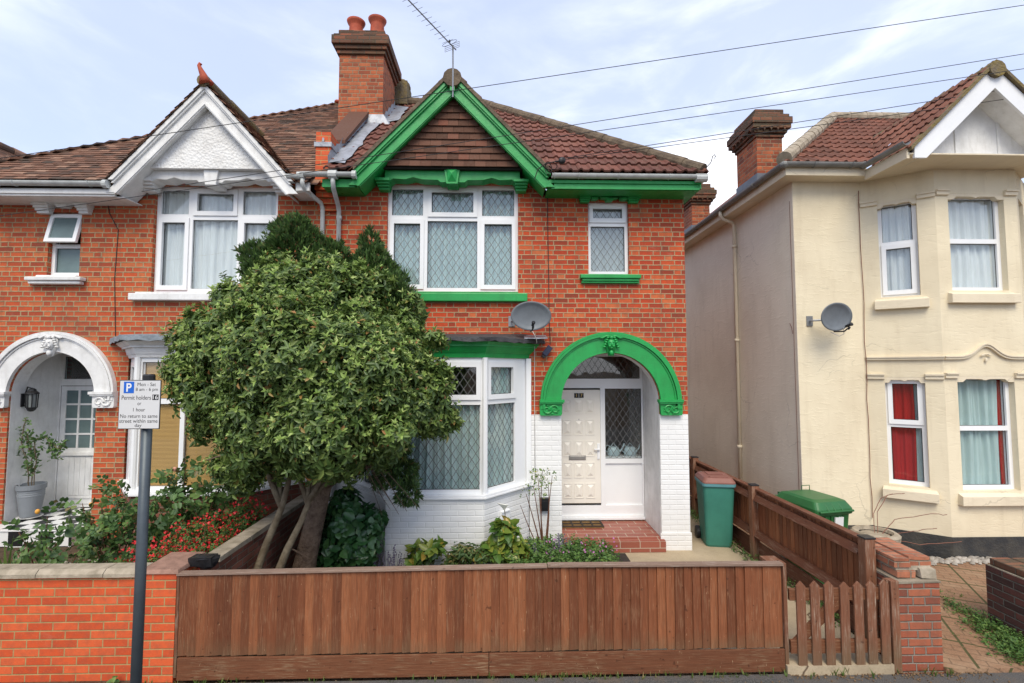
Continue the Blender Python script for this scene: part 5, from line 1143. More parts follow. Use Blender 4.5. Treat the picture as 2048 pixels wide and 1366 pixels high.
# cable down the brick wall + coils at the eaves
b = MB(); b.tube([(.74, 7.42, 5.5), (.745, WY-.006, 4.9), (.755, WY-.006, 4.2), (.76, WY-.006, 3.6), (.775, WY-.006, 3.2)], .006, 6); tag(b.build('wall_cable', M['wire'], origin=(.75, WY, 3.2)), 'thin black cable running down the brickwork right of the wide upper window', 'cable')
b = MB(); b.tube([(-6.02, WY-.01, 5.38), (-5.98, WY-.008, 5.2), (-5.84, WY-.008, 4.95), (-5.86, WY-.008, 4.2), (-5.80, WY-.008, 3.2)], .005, 6); tag(b.build('wall_cable', M['wire'], origin=(-5.9, WY, 3.2)), 'thin dark cable running down the left house wall between its two upper windows', 'cable')
BR = thing('cable_bracket', 'black cable clamp and coiled lead hooked on the green gable foot', 'bracket', (.78, 6.9, 5.78))
b = MB(); b.tube([(.50, 6.93, 5.60), (.55, 6.9, 5.74), (.66, 6.88, 5.82), (.80, 6.86, 5.84)], .007, 6); b.tube([(.74+.09*math.cos(a*.5), 6.88, 5.78+.06*math.sin(a*.5)) for a in range(26)], .005, 5); b.tube([(.70+.05*math.cos(a*.5), 6.87, 5.74+.08*math.sin(a*.5)) for a in range(20)], .005, 5); b.build('lead', M['wire'], BR)
b = MB(); b.ball((.90, 6.87, 5.86), .055, .035, .05); b.tube([(.80, 6.86, 5.84), (.90, 6.87, 5.86)], .012, 6); b.build('clamp', M['black'], BR)
# overhead wires
def wire(label, pts, r=.0055, sag=.03):
    P = [Vector(p) for p in pts]; out = []
    for a, c in zip(P[:-1], P[1:]):
        for i in range(12):
            t = i/12; out.append(a+(c-a)*t-Vector((0, 0, sag*4*t*(1-t))))
    out.append(P[-1]); b = MB(); b.tube(out, r, 5); return tag(b.build('overhead_wire', M['wire'], origin=P[0]), label, 'wire', 'overhead telephone wires')
wire('highest overhead wire, crossing the whole street front in front of the green gable apex', [(-14, 6.0, 4.12), (13, 6.0, 8.70)], .0045, .02)
wire('second overhead wire from the top, ending on the chimney side above the white gable', [(-4.6, 6.2, 5.10), (14, 6.2, 8.35)], .0045, .03)
wire('third overhead wire from the top, passing low across both gables', [(-6.4, 6.2, 4.76), (14, 6.2, 8.05)], .0045, .03)
wire('upper of the two close wires ending at the clamp on the green gable foot', [(.9, 6.8, 5.86), (14, 6.5, 8.03)], .005, .03)
wire('lower of the two close wires ending at the clamp on the green gable foot', [(.9, 6.8, 5.84), (14, 6.5, 7.75)], .005, .03)

# ================================================================== left porch things
L = thing('wall_lantern', 'black wall lantern hanging on the white wall of the left arched porch', 'lantern', (-7.2, 7.66, 2.35))
b = MB(); b.lathe([(.02, 2.53), (.045, 2.515), (.05, 2.49), (.085, 2.46), (.088, 2.445), (.07, 2.44)], -7.2, 7.66, 12); b.lathe([(.065, 2.24), (.055, 2.205), (.025, 2.175)], -7.2, 7.66, 12)
for k in range(8): a = k*math.pi/4; b.tube([(-7.2+.064*math.cos(a), 7.66+.064*math.sin(a), 2.23), (-7.2+.072*math.cos(a), 7.66+.072*math.sin(a), 2.45)], .007, 5)
b.build('frame', M['black'], L)
b = MB(); b.lathe([(.055, 2.241), (.062, 2.439)], -7.2, 7.66, 12); b.build('glass', M['lampglass'], L)
b = MB(); b.box(-7.322, -7.305, 7.61, 7.71, 2.25, 2.45); b.tube([(-7.31, 7.66, 2.3), (-7.25, 7.66, 2.19), (-7.2, 7.66, 2.18)], .010, 6); b.tube([(-7.31, 7.66, 2.42), (-7.27, 7.66, 2.55), (-7.2, 7.66, 2.53)], .010, 6); b.build('bracket', M['black'], L)
P_ = thing('plant_pot', 'tall ribbed grey plant pot on a saucer on the checkered left porch floor', 'plant pot', (-7.12, 7.70, .565))
b = MB(); b.lathe([(.115, .59), (.12, .62), (.155, .88)]+[(.157+.004*(i % 2), .89+.015*i) for i in range(7)]+[(.176, 1.00), (.18, 1.07), (.163, 1.07), (.15, 1.0), (.0, 1.0)], -7.17, 7.70, 28); b.build('pot', M['grey_pot'], P_, smooth=False)
b = MB(); b.lathe([(.12, .565), (.155, .585), (.15, .588), (.11, .575)], -7.17, 7.70, 24); b.build('saucer', M['sticker'], P_)
# ================================================================== things in and around the main porch
def wcan(label, x):
    T = thing('watering_can', label, 'watering can', (x, 8.48, 1.325), 'watering cans in the sidelight'); m = M['can']
    b = MB(); b.lathe([(.085, 1.325), (.095, 1.34), (.095, 1.42), (.07, 1.47), (.055, 1.475), (.05, 1.46)], x, 8.48, 18, 1.15, .8); b.build('body', m, T, smooth=True)
    b = MB(); b.tube([(x+.09, 8.48, 1.37), (x+.15, 8.48, 1.44), (x+.19, 8.48, 1.53)], [.016, .011, .014], 8); b.build('spout', m, T)
    b = MB(); b.tube([(x-.09, 8.48, 1.36), (x-.15, 8.48, 1.42), (x-.12, 8.48, 1.50), (x-.04, 8.48, 1.475)], .007, 6); b.tube([(x-.05, 8.48, 1.475), (x, 8.48, 1.54), (x+.05, 8.48, 1.475)], .007, 6); b.build('handle', m, T)
wcan('left pale blue watering can on the sill behind the leaded porch sidelight', 1.98); wcan('right pale blue watering can on the sill behind the leaded porch sidelight', 2.27)
b = MB(); b.box(1.78, 2.45, 8.37, 8.66, 1.27, 1.32); b.build('sill_shelf', M['pvc'], H)
T = thing('door_mat', 'brown coir doormat with black rubber grid before the cream front door', 'doormat', (1.3, 8.06, .271))
b = MB(); b.box(1.0, 1.68, 7.90, 8.22, .272, .29); b.build('coir', M['coir'], T)
b = MB(); b.plate([(1.0, 0), (1.68, 0), (1.68, .32), (1.0, .32)], [rc((1.03+.162*i, 1.17+.162*i, .03+.14*j, .15+.14*j)) for i in range(4) for j in range(2)], 0, .012)
b.bm.transform(Matrix.Translation((0, 7.90, .301)) @ Matrix.Rotation(R(90), 4, 'X') @ Matrix.Diagonal((1, 1, 1, 1)) if False else Matrix(((1,0,0,0),(0,0,1,7.90),(0,1,0,.2905),(0,0,0,1)))); b.build('rubber_grid', M['mat_'], T)
b = MB(); b.box(1.36, 1.86, 7.00, 7.30, .086, .10); tag(b.build('rubber_mat', M['mat_'], origin=(1.6, 7.1, .09), bevel=.004), 'flat dark grey rubber mat lying on the path below the porch step', 'mat')

# ================================================================== boundary walls and fences
FY = 4.60
W_ = thing('garden_wall', 'bright orange brick front wall with concrete coping at the left of the pavement', 'wall', (-4, FY, 0))
b = MB(); b.box(-9, -3.26, FY+.03, FY+.14, -.1, .93); b.build('brickwork', M['brick_new'], W_)
b = MB(); b.box(-3.255, -2.94, FY-.01, FY+.32, -.1, .965); b.build('pier', M['brick_new'], W_)
b = MB()
x = -9.0
while x < -3.3:
    x1 = min(x+.60, -3.262); b.prism([(FY-.005, .932), (FY-.005, .965), (FY+.03, 1.0), (FY+.16, 1.0), (FY+.19, .965), (FY+.19, .932)], x+.003, x1-.003, 'x'); x += .60
b.build('coping', M['coping'], W_, noise=.002)
b = MB(); b.hexa([(-3.275, FY-.03, .966), (-2.915, FY-.03, .966), (-2.915, FY+.42, .966), (-3.275, FY+.42, .966)], [(-3.26, FY-.01, 1.0), (-2.93, FY-.01, 1.0), (-2.93, FY+.40, 1.01), (-3.26, FY+.40, 1.01)]); b.build('pier_cap', M['cap_pink'], W_, bevel=.006)
D_ = thing('dividing_wall', 'low brick wall with concrete coping between the two front gardens, behind the tree trunks', 'wall', (-2.87, 6, 0))
b = MB(); b.box(-2.93, -2.82, FY+.33, 7.42, -.1, .90); b.build('brickwork', M['brick_garden'], D_)
b = MB(); y = 5.0
while y < 7.4: b.box(-2.965, -2.785, y+.004, min(y+.6, 7.42)-.004, .901, .955); y += .6
b.build('coping', M['coping'], D_, bevel=.012, noise=.003)
b = MB(); b.lathe([(.055, .94), (.075, .99), (.085, 1.03), (.05, 1.045)], -2.80, 4.80, 9, 1.5, .9); b.box(-2.93, -2.72, 4.74, 4.86, .96, 1.045); tag(b.build('plastic_cover', M['black'], origin=(-2.8, 4.8, 1), noise=.006), 'crumpled black plastic wrap on the wall end behind the left end of the board fence', 'cover')
F_ = thing('board_fence', 'low brown featheredge board fence along the pavement in front of the main garden', 'fence', (-.1, FY, 0))
b = MB(); x = -2.91; k = 0
while x < 2.63:
    w_ = .081+random.uniform(-.006, .006); 
    if x > 2.28: w_ = .175 if x < 2.42 else .19
    j = random.uniform(-.003, .003); t = random.uniform(-.004, .004); z1 = .982-.035*max(0, (.45-x)/3.35); z0 = .23+random.uniform(-.004, .006); x1 = min(x+w_+.012, 2.65)
    b.hexa([(x, FY-.002+j, z0), (x1+t, FY+.012+j, z0), (x1+t, FY+.020, z0), (x, FY+.018, z0)], [(x+t, FY-.006+j, z1), (x1, FY+.010+j, z1), (x1, FY+.020, z1), (x+t, FY+.018, z1)])
    x += w_; k += 1
b.build('boards', M['wood'], F_)
b = MB(); b.hexa([(-2.935, FY-.025, .948), (.44, FY-.025, .984), (.44, FY+.045, .984), (-2.935, FY+.045, .948)], [(-2.935, FY-.025, .970), (.44, FY-.025, 1.006), (.44, FY+.045, 1.006), (-2.935, FY+.045, .970)]); b.hexa([(.445, FY-.028, .990), (2.655, FY-.028, .982), (2.655, FY+.042, .982), (.445, FY+.042, .990)], [(.445, FY-.028, 1.014), (2.655, FY-.028, 1.006), (2.655, FY+.042, 1.006), (.445, FY+.042, 1.014)]); b.build('cap_rail', M['cap_rail'], F_, bevel=.003)
b = MB(); b.box(-2.90, -.10, FY-.022, FY+.0, .03, .225); b.box(-.095, 2.645, FY-.024, FY-.002, .028, .228); b.build('gravel_board', M['wood_h'], F_, bevel=.003)
b = MB(); b.box(2.657, 2.69, FY-.01, FY+.08, -.05, 1.0); b.box(-2.935, -2.912, FY-.01, FY+.03, .05, .946); b.build('end_post', M['wood_old'], F_)
b = MB(); b.box(-2.9, 2.6, FY+.03, FY+.07, .30, .37); b.box(-2.9, 2.6, FY+.03, FY+.07, .80, .87); b.build('rail', M['wood_h'], F_)
Gt = thing('picket_gate', 'low worn brown picket gate between the board fence and the brick pier', 'gate', (3.15, FY, 0))
gx = [2.81, 2.945, 3.075, 3.22, 3.355, 3.475, 3.60]
for i, x in enumerate(gx):
    hz_ = .80+random.uniform(-.012, .012); zb = .085+random.uniform(-.012, .014); ti = random.uniform(-.004, .004)
    b = MB(); b.prism([(x-.043, zb), (x+.041, zb), (x+.043+ti, hz_), (x+ti, hz_+.045), (x-.043+ti, hz_)], FY-.035, FY-.014); o = b.build('picket', M['wood_old'], Gt, bevel=.003)
b = MB(); b.box(2.71, 3.66, FY-.013, FY+.02, .66, .765); b.box(2.71, 3.66, FY-.013, FY+.02, .18, .30); b.build('rail', M['wood_h'], Gt, bevel=.003)
b = MB(); b.prism([(2.74, .301), (2.86, .301), (3.22, .62), (3.22, .659), (3.10, .659)], FY-.012, FY+.015); b.build('brace', M['wood_h'], Gt)
b = MB(); b.box(3.668, 3.745, FY-.03, FY+.05, 0, .835); b.box(3.645, 3.667, FY-.005, FY+.05, 0, .835); b.build('gate_post', M['wood_old'], Gt, bevel=.003)
PR = thing('brick_pier', 'rough brown brick gate pier with loose orange bricks mortared on top', 'pier', (3.95, 4.8, 0))
b = MB(); b.box(3.765, 4.16, FY+.0, 5.35, -.1, .80); b.build('brickwork', M['brick_pier'], PR)
b = MB(); b.box(3.755, 4.17, FY-.01, 5.36, .801, .825); b.build('mortar_bed', M['concrete'], PR, noise=.006)
b = MB(); b.box(3.80, 3.98, FY+.05, FY+.62, .826, .90); b.box(3.985, 4.10, FY+.1, FY+.6, .826, .895); b.build('brick_course', M['terra_b'], PR, noise=.006)
b = MB(); b.box(3.78, 3.93, FY+.06, FY+.60, .925, 1.01); b.box(3.945, 4.16, FY+.08, FY+.60, .925, 1.015); b.build('brick_course', M['terra_b'], PR, noise=.008)
b = MB(); b.box(3.80, 4.14, FY+.07, FY+.61, .895, .926); b.box(4.02, 4.16, FY+.04, FY+.12, .83, .92); b.build('mortar_joint', M['coping'], PR, noise=.01)
FD = thing('board_fence', 'brown timber fence running back between the two houses beside the path', 'fence', (3.7, 7, 0))
b = MB(); y = 4.98
while y < 15:
    w_ = .085+random.uniform(-.004, .004); zz = 1.06
    b.hexa([(3.735, y, .36), (3.747, y, .36), (3.747, y+w_+.01, .36), (3.741, y+w_+.01, .36)], [(3.735, y, zz), (3.747, y, zz), (3.747, y+w_+.01, zz), (3.741, y+w_+.01, zz)]); y += w_
b.build('boards', M['wood'], FD)
b = MB()
for y0, y1 in ((4.99, 7.03), (7.14, 9.16), (9.27, 11.3), (11.4, 14.9)):
    b.prism([(3.66, .93), (3.734, .90), (3.734, 1.01), (3.70, 1.01)], y0, y1, 'y') ; b.prism([(3.66, .42), (3.734, .39), (3.734, .50), (3.70, .50)], y0, y1, 'y')
b.build('arris_rail', M['wood_r'], FD)
b = MB(); b.box(3.70, 3.79, 4.97, 15, 1.062, 1.09); b.build('cap_rail', M['wood_r'], FD, bevel=.004)
b = MB(); b.box(3.725, 3.745, 4.97, 15, .08, .34); b.build('gravel_board', M['wood_r'], FD)
for y, h, t in ((4.85, 1.12, 1), (7.03, 1.13, 0), (9.16, 1.15, 0), (11.3, 1.15, 0)):
    b = MB(); b.box(3.65, 3.755, y, y+.105, -.05, h); o = b.build('post', M['wood_old'], FD, bevel=.004)
    b = MB(); b.box(3.645, 3.76, y-.005, y+.11, h+.001, h+.018); b.build('post_cap', M['black'], o, bevel=.004)
b = MB(); b.box(2.93, 3.10, 5.36, 5.52, .68, .72) ; b.box(2.955, 3.075, 5.385, 5.495, 0, .679); tag(b.build('short_post', M['wood_old'], origin=(3.0, 5.44, 0), bevel=.004), 'short square timber post behind the right end of the board fence', 'post')
DW = thing('dark_brick_wall', 'dark weathered brick wall end with rough orange bricks on top at the right edge', 'wall', (5.6, 5, 0))
b = MB(); b.box(5.38, 6.6, FY-.02, 5.36, -.1, .66); b.build('brickwork', M['brick_dark'], DW, noise=.004)
b = MB(); b.box(5.40, 5.62, 4.62, 5.34, .672, .75); b.box(5.63, 6.5, 4.62, 5.32, .672, .75); b.build('brick_course', M['brick_cap'], DW, noise=.008, bevel=.008)
b = MB(); b.box(5.385, 6.55, 4.6, 5.35, .661, .671); b.build('mortar_bed', M['coping'], DW, noise=.004)

# ================================================================== parking sign
SG = thing('parking_sign', 'white parking permit sign on a grey steel post at the pavement edge', 'sign', (-2.57, 3.6, 0))
b = MB(); b.tube([(-2.558, 3.6, -.05), (-2.558, 3.6, 2.76)], .034, 24); b.build('post', M['grey_metal'], SG, smooth=True)
b = MB(); b.lathe([(.039, 2.74), (.039, 2.775), (.03, 2.785)], -2.558, 3.6, 20); b.build('post_cap', M['black'], SG)
sx0, sx1, sz0, sz1, sy = -2.728, -2.435, 2.394, 2.744, 3.55
b = MB(); b.box(sx0, sx1, sy, sy+.006, sz0, sz1); pl = b.build('sign_plate', M['black'], SG, bevel=.002)
b = MB(); b.box(sx0+.005, sx1-.005, sy-.0012, sy-.0001, sz0+.005, sz1-.005); b.build('face', simple('sign_white', (.62,.62,.62), .45, .4, .04), pl)
b = MB(); 
for z in (2.45, 2.68): b.box(-2.60, -2.51, sy+.0065, sy+.016, z-.012, z+.012)
b.build('clip', M['alu'], SG)
zx = lambda p: sx0+(p-800)*.001; zz_ = lambda p: sz1-(p-547)*.00105
M['ink'] = simple('sign_ink', (.015,.015,.017), .5, .3); M['blue'] = simple('sign_blue', (.01,.12,.55), .45, .4, .05); M['signw'] = simple('sign_letter_white', (.75,.75,.75), .5, .3, .03)
b = MB(); b.box(zx(832), zx(904), sy-.0024, sy-.0013, zz_(637), zz_(558)); b.build('parking_symbol', M['blue'], pl, bevel=.0004)
b = MB(); b.box(zx(1036), zx(1079), sy-.0024, sy-.0013, zz_(683), zz_(646)); b.build('zone_box', M['ink'], pl)
def fit(body, cx_, cy_, wpx, hpx, mat, y=sy-.0014, bold=.0):
    o = text(body, .04, (0, 0, 0), mat, pl, bold=bold); me = o.data; n = len(me.vertices); co = np.zeros(n*3, np.float32); me.vertices.foreach_get('co', co); co = co.reshape(-1, 3)
    rl = np.array(root_of(pl).location); co = co+rl; mn, mxx = co.min(0), co.max(0); c = (mn+mxx)/2
    co[:, 0] = (co[:, 0]-c[0])*wpx*.001/(mxx[0]-mn[0])+zx(cx_); co[:, 2] = (co[:, 2]-c[2])*hpx*.00105/(mxx[2]-mn[2])+zz_(cy_); co[:, 1] = y+(co[:, 1]-c[1])*.25
    me.vertices.foreach_set('co', (co-rl).astype(np.float32).ravel()); me.update()
fit('P', 869, 598, 36, 58, M['signw'], sy-.0030, .001)
fit('16', 1058, 664, 34, 27, M['signw'], sy-.0030, .0)
for t_, x_, y_, w_, h_ in (('Mon - Sat', 992, 577, 130, 24), ('8 am - 6 pm', 994, 614, 156, 29), ('Permit holders', 923, 667, 206, 29), ('or', 946, 710, 27, 17), ('1 hour', 946, 749, 84, 24), ('No return to same', 946, 792, 262, 25), ('street within same', 945, 825, 268, 25), ('day', 944, 858, 48, 29)):
    fit(t_, x_, y_, w_, h_, M['ink'])

# ================================================================== bins and planter
def wheelie(label, loc, rz, body, lid, rim, w=.50, d=.58, h=.96, ribs=False, lid_h=.07):
    T = thing('wheelie_bin', label, 'wheelie bin', loc)
    b = MB(); n = 6
    def rr(w_, d_, z, r=.06):
        pts = []
        for cx_, cy_, a0 in ((w_/2-r, d_/2-r, 0), (-w_/2+r, d_/2-r, 90), (-w_/2+r, -d_/2+r, 180), (w_/2-r, -d_/2+r, 270)):
            for k in range(5): a = R(a0+k*22.5); pts.append((cx_+r*math.cos(a), cy_+r*math.sin(a), z))
        return pts
    def loft(b, secs):
        rings = [[b.v(p) for p in s] for s in secs]; m = len(rings[0])
        for a, c in zip(rings[:-1], rings[1:]):
            for k in range(m): b.bm.faces.new((a[k], a[(k+1) % m], c[(k+1) % m], c[k]))
        b.bm.faces.new(rings[0][::-1]); b.bm.faces.new(rings[-1])
    mt = Matrix.Translation(loc) @ Matrix.Rotation(R(rz), 4, 'Z')
    b = MB(mt); loft(b, [rr(w*.78, d*.70, .0), rr(w*.80, d*.74, .03), rr(w*.95, d*.93, h*.88)]); 
    if ribs:
        for x in (-.14, -.05, .05, .14): b.hexa([(x-.008, -d*.43, .1), (x+.008, -d*.43, .1), (x+.008, -d*.36, .1), (x-.008, -d*.36, .1)], [(x-.008, -d*.49, h*.86), (x+.008, -d*.49, h*.86), (x+.008, -d*.46, h*.86), (x-.008, -d*.46, h*.86)])
    b.build('body', M[body], T, smooth=False)
    b = MB(mt); loft(b, [rr(w*1.0, d*1.0, h*.881), rr(w*1.02, d*1.02, h*.89), rr(w*1.02, d*1.02, h*.925), rr(w*1.0, d, h*.93)]); b.build('rim', M[rim], T)
    b = MB(mt); loft(b, [rr(w*1.01, d*1.03, h*.931), rr(w*1.0, d*1.02, h*.95), rr(w*.86, d*.86, h*.95+lid_h*.8), rr(w*.70, d*.66, h*.95+lid_h)])
    lo = b.build('lid', M[lid], T)
    b = MB(mt)
    for s in (-1, 1): b.box(s*w*.25-.015, s*w*.25+.015, d*.46, d*.60, h*.90, h*.99)
    b.tube([(-w*.42, d*.62, h*.93), (w*.42, d*.62, h*.93)], .014, 8)
    for s in (-1, 1): b.tube([(s*w*.42, d*.62, h*.93), (s*w*.42, d*.5, h*.90)], .014, 8)
    b.build('handle', M[body], T)
    b = MB(mt)
    if ribs:
        for x in (-.12, -.02, .09): b.tube([(x, -d*.30, h*.95+lid_h*.9), (x, -d*.44, h*.95+lid_h*.55), (x, -d*.53, h*.93)], .012, 6)
        b.tube([(-w*.45, -d*.53, h*.925), (w*.45, -d*.53, h*.925)], .015, 8); b.tube([(.05, d*.3, h*.95+lid_h), (.05, d*.3, h*1.01+lid_h), (.18, d*.3, h*1.01+lid_h), (.18, d*.3, h*.95+lid_h)], .006, 6)
    else:
        b.box(-w*.28, w*.28, -d*.40, -d*.34, h*.95+lid_h*.55, h*.95+lid_h*1.15); b.box(-w*.24, w*.24, -.05, .14, h*.951+lid_h, h*.955+lid_h*1.1)
    b.build('lid_grip', M[lid], lo, bevel=.004)
    for s in (-1, 1):
        b = MB(mt @ Matrix.Translation((s*w*.46, d*.36, .095)) @ Matrix.Rotation(R(90), 4, 'Y')); b.lathe([(.03, -.035), (.09, -.03), (.095, -.02), (.095, .02), (.09, .03), (.03, .035)], 0, 0, 20); b.build('wheel', M['black'], T, smooth=False)
    return T, mt
T1, mt1 = wheelie('teal green wheelie bin with faded brown lid on the path beside the white pillar', (3.42, 7.74, .086), -9, 'bin_teal', 'bin_lid', 'bin_rim', .49, .58, 1.05)
b = MB(mt1); b.box(-.03, .03, -.262, -.255, .80, .815); b.build('label', M['sticker'], T1)
T2, mt2 = wheelie('green wheelie bin with ribbed lid and white sticker behind the timber fence', (4.22, 6.55, .045), 12, 'bin_green', 'bin_green', 'bin_green', .58, .72, 1.04, True, .10)
b = MB(mt2); b.hexa([(.0, -.345, .74), (.13, -.345, .74), (.13, -.33, .74), (.0, -.33, .74)], [(.0, -.357, .88), (.13, -.357, .88), (.13, -.34, .88), (.0, -.34, .88)]); b.build('sticker', M['sticker'], T2)
PT = thing('stone_planter', 'round fluted concrete planter filled with soil by the black plinth', 'planter', (5.42, 7.0, .04))
b = MB(); nn = 36; rings = []
for r, z in ((.21, .04), (.24, .10), (.255, .36), (.285, .40), (.295, .46), (.27, .49), (.22, .49), (.20, .45)):
    rings.append([b.v((5.42+(r*(1+(.025 if i % 2 and z < .47 else 0)))*math.cos(2*math.pi*i/nn), 7.0+(r*(1+(.025 if i % 2 and z < .47 else 0)))*math.sin(2*math.pi*i/nn), z)) for i in range(nn)])
for a, c in zip(rings[:-1], rings[1:]):
    for i in range(nn): b.bm.faces.new((a[i], a[(i+1) % nn], c[(i+1) % nn], c[i]))
b.bm.faces.new(rings[0]); b.build('bowl', M['coping'], PT, noise=.004)
b = MB(); b.lathe([(.20, .42), (.18, .445), (.0, .45)], 5.42, 7.0, 20); b.build('soil', M['concrete'], PT)
for i, (pts) in enumerate([[(5.5, 7.05, .44), (5.65, 7.2, .72), (5.95, 7.28, 1.0), (6.1, 7.2, 1.04)], [(5.52, 7.0, .44), (5.8, 7.1, .66), (6.2, 7.0, .78), (6.5, 6.95, .80)], [(5.45, 7.05, .44), (5.6, 7.25, .68), (5.8, 7.35, .88), (5.95, 7.3, .98)], [(5.6, 7.0, .3), (5.9, 6.9, .55), (6.2, 6.85, .60)]]):
    pass
b = MB()
for pts in [[(5.5, 7.05, .44), (5.62, 7.2, .70), (5.85, 7.28, .92), (6.05, 7.2, .97)], [(5.52, 7.0, .44), (5.8, 7.1, .62), (6.2, 7.0, .72), (6.45, 6.95, .73)], [(5.45, 7.05, .44), (5.6, 7.25, .66), (5.8, 7.35, .86), (5.95, 7.3, .94)], [(5.55, 7.0, .42), (5.9, 6.9, .52), (6.2, 6.85, .57)], [(5.5, 6.9, .43), (5.9, 6.8, .36), (6.5, 6.8, .40)]]:
    pp = [Vector(p) for p in pts]; sm = []
    for a, c in zip(pp[:-1], pp[1:]):
        for k in range(5): sm.append(a+(c-a)*k/5+Vector((random.uniform(-.008,.008),)*3))
    sm.append(pp[-1]); b.tube(sm, .005, 5)
tag(b.build('dry_climber', M['cable_b'], origin=(5.5, 7.0, .44)), 'bare brown climber stems arching out of the stone planter', 'climber')

# ================================================================== vegetation
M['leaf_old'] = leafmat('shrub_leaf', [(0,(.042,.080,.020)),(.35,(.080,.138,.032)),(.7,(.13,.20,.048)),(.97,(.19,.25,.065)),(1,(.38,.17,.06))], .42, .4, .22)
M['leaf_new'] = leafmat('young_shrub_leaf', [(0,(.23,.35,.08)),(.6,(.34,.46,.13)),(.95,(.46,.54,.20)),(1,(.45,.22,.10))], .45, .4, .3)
M['con'] = leafmat('conifer_spray', [(0,(.028,.058,.018)),(.5,(.048,.095,.026)),(.9,(.075,.135,.035)),(1,(.13,.10,.04))], .6, .3, .12)
M['con_tip'] = leafmat('conifer_tip', [(0,(.08,.16,.035)),(1,(.13,.23,.055))], .6, .3, .25)
M['hyd'] = leafmat('broad_leaf', [(0,(.018,.065,.022)),(.5,(.034,.105,.032)),(1,(.065,.15,.045))], .35, .5, .15)
M['rose_leaf'] = leafmat('rose_leaf', [(0,(.045,.095,.032)),(.5,(.085,.165,.048)),(.93,(.15,.24,.065)),(1,(.22,.11,.06))], .45, .4, .22)
M['lily_leaf'] = leafmat('lily_leaf', [(0,(.07,.15,.03)),(.5,(.13,.23,.04)),(.85,(.26,.30,.05)),(1,(.45,.30,.06))], .35, .5, .3)
M['weed'] = leafmat('weed_leaf', [(0,(.05,.11,.028)),(.5,(.09,.18,.045)),(1,(.16,.25,.06))], .5, .3, .25)
M['grass'] = leafmat('grass_blade', [(0,(.07,.13,.03)),(.7,(.13,.20,.045)),(1,(.30,.22,.09))], .5, .3, .25)
M['red'] = leafmat('red_petal', [(0,(.55,.014,.022)),(.7,(.70,.03,.04)),(1,(.75,.12,.11))], .5, .3, .2)
M['yellow'] = leafmat('yellow_petal', [(0,(.75,.35,.03)),(1,(.80,.45,.12))], .5, .3, .2)
M['pink'] = leafmat('pink_petal', [(0,(.45,.12,.35)),(1,(.55,.25,.50))], .5, .3, .2)
M['cream_p'] = leafmat('white_petal', [(0,(.75,.75,.68)),(1,(.80,.80,.75))], .4, .3, .2)
rnd = random.Random(3)

def blob_points(blobs, dens, inner=.55, cull=.72, up=.35):
    """points in the outer shell of a union of ellipsoids (cx,cy,cz,rx,ry,rz)"""
    P = []; A = []; B = np.array(blobs)
    for i, (cx_, cy_, cz_, rx, ry, rz) in enumerate(blobs):
        n = int(dens*(rx*ry+ry*rz+rx*rz)*4.2); d = RNG.normal(size=(n, 3)); d /= np.linalg.norm(d, axis=1)[:, None]
        t = RNG.uniform(inner**3, 1, n)**(1/3); t *= 1+.10*np.sin(d[:, 0]*9+i)*np.cos(d[:, 2]*8+i*2)
        p = d*np.array([rx, ry, rz])*t[:, None]+np.array([cx_, cy_, cz_]); keep = np.ones(n, bool)
        for j in range(len(blobs)):
            if j == i: continue
            q = (p-B[j, :3])/B[j, 3:]; keep &= (np.linalg.norm(q, axis=1) > cull)
        P.append(p[keep]); a = d[keep]/np.array([rx, ry, rz])*min(rx, rz); a[:, 2] += up; a += RNG.normal(size=a.shape)*.25; A.append(a)
    return np.concatenate(P), np.concatenate(A)
def branches(b, base, tips, r0, r1, bend=.15, seg=7):
    for t in tips:
        p, q = Vector(base), Vector(t); mid = (p+q)/2+Vector((rnd.uniform(-bend, bend), rnd.uniform(-bend, bend), rnd.uniform(0, bend)))
        pts = []; n = 7
        for k in range(n+1):
            u = k/n; pts.append(p*(1-u)**2+mid*2*u*(1-u)+q*u*u)
        b.tube(pts, [r0+(r1-r0)*k/n for k in range(n+1)], seg, False)

# --- broadleaf shrub tree
SH = thing('shrub_tree', 'large rounded evergreen shrub tree with glossy leaves and slim leaning stems before the houses', 'tree', (-2.65, 5.6, .07))
sb = [(600,610,95,0),(690,640,95,-.05),(510,620,75,.05),(455,600,32,.0),(410,680,50,0),(480,700,90,-.25),(590,720,125,-.55),(710,740,115,-.5),(790,720,75,-.1),(830,790,78,-.1),(868,835,44,0),(893,825,24,0),(905,845,14,0),(760,830,85,-.3),(660,840,110,-.6),(550,840,100,-.5),(450,790,66,-.1),(400,770,52,0),(380,730,38,0),(440,835,50,.0),(470,930,42,0),(500,950,36,.1),(590,890,66,-.3),(690,900,62,-.25),(770,895,42,-.1),(560,545,42,.1),(640,545,45,.1),(720,580,55,.1),(800,660,50,.1)]
sb += [(618+int(262*math.cos(a_)*1.0)+rnd.randint(-14,14), 738+int(190*math.sin(a_))+rnd.randint(-14,14), rnd.randint(16,30), rnd.uniform(-.3,.1)) for a_ in [k_*.31 for k_ in range(20)] if math.sin(a_) < .12]+[(rnd.randint(420,830), rnd.randint(620,860), rnd.randint(24,46), -rnd.uniform(.55,.95)) for _ in range(16)]
blobs = [((x-1000)/967*(5.75+dy)*.995+.01, 5.75+dy, 2.82+(740-y)/967*(5.75+dy), r*.0056, r*.0058, r*.0056) for x, y, r, dy in sb]
P, Aa = blob_points(blobs, 270, inner=.55, cull=.70, up=.45); P += RNG.normal(size=P.shape)*.03
ex_ = RNG.random(len(P)) < .05; an_ = Aa/np.linalg.norm(Aa, axis=1)[:, None]; P[ex_] += an_[ex_]*RNG.uniform(.04, .13, ex_.sum())[:, None]
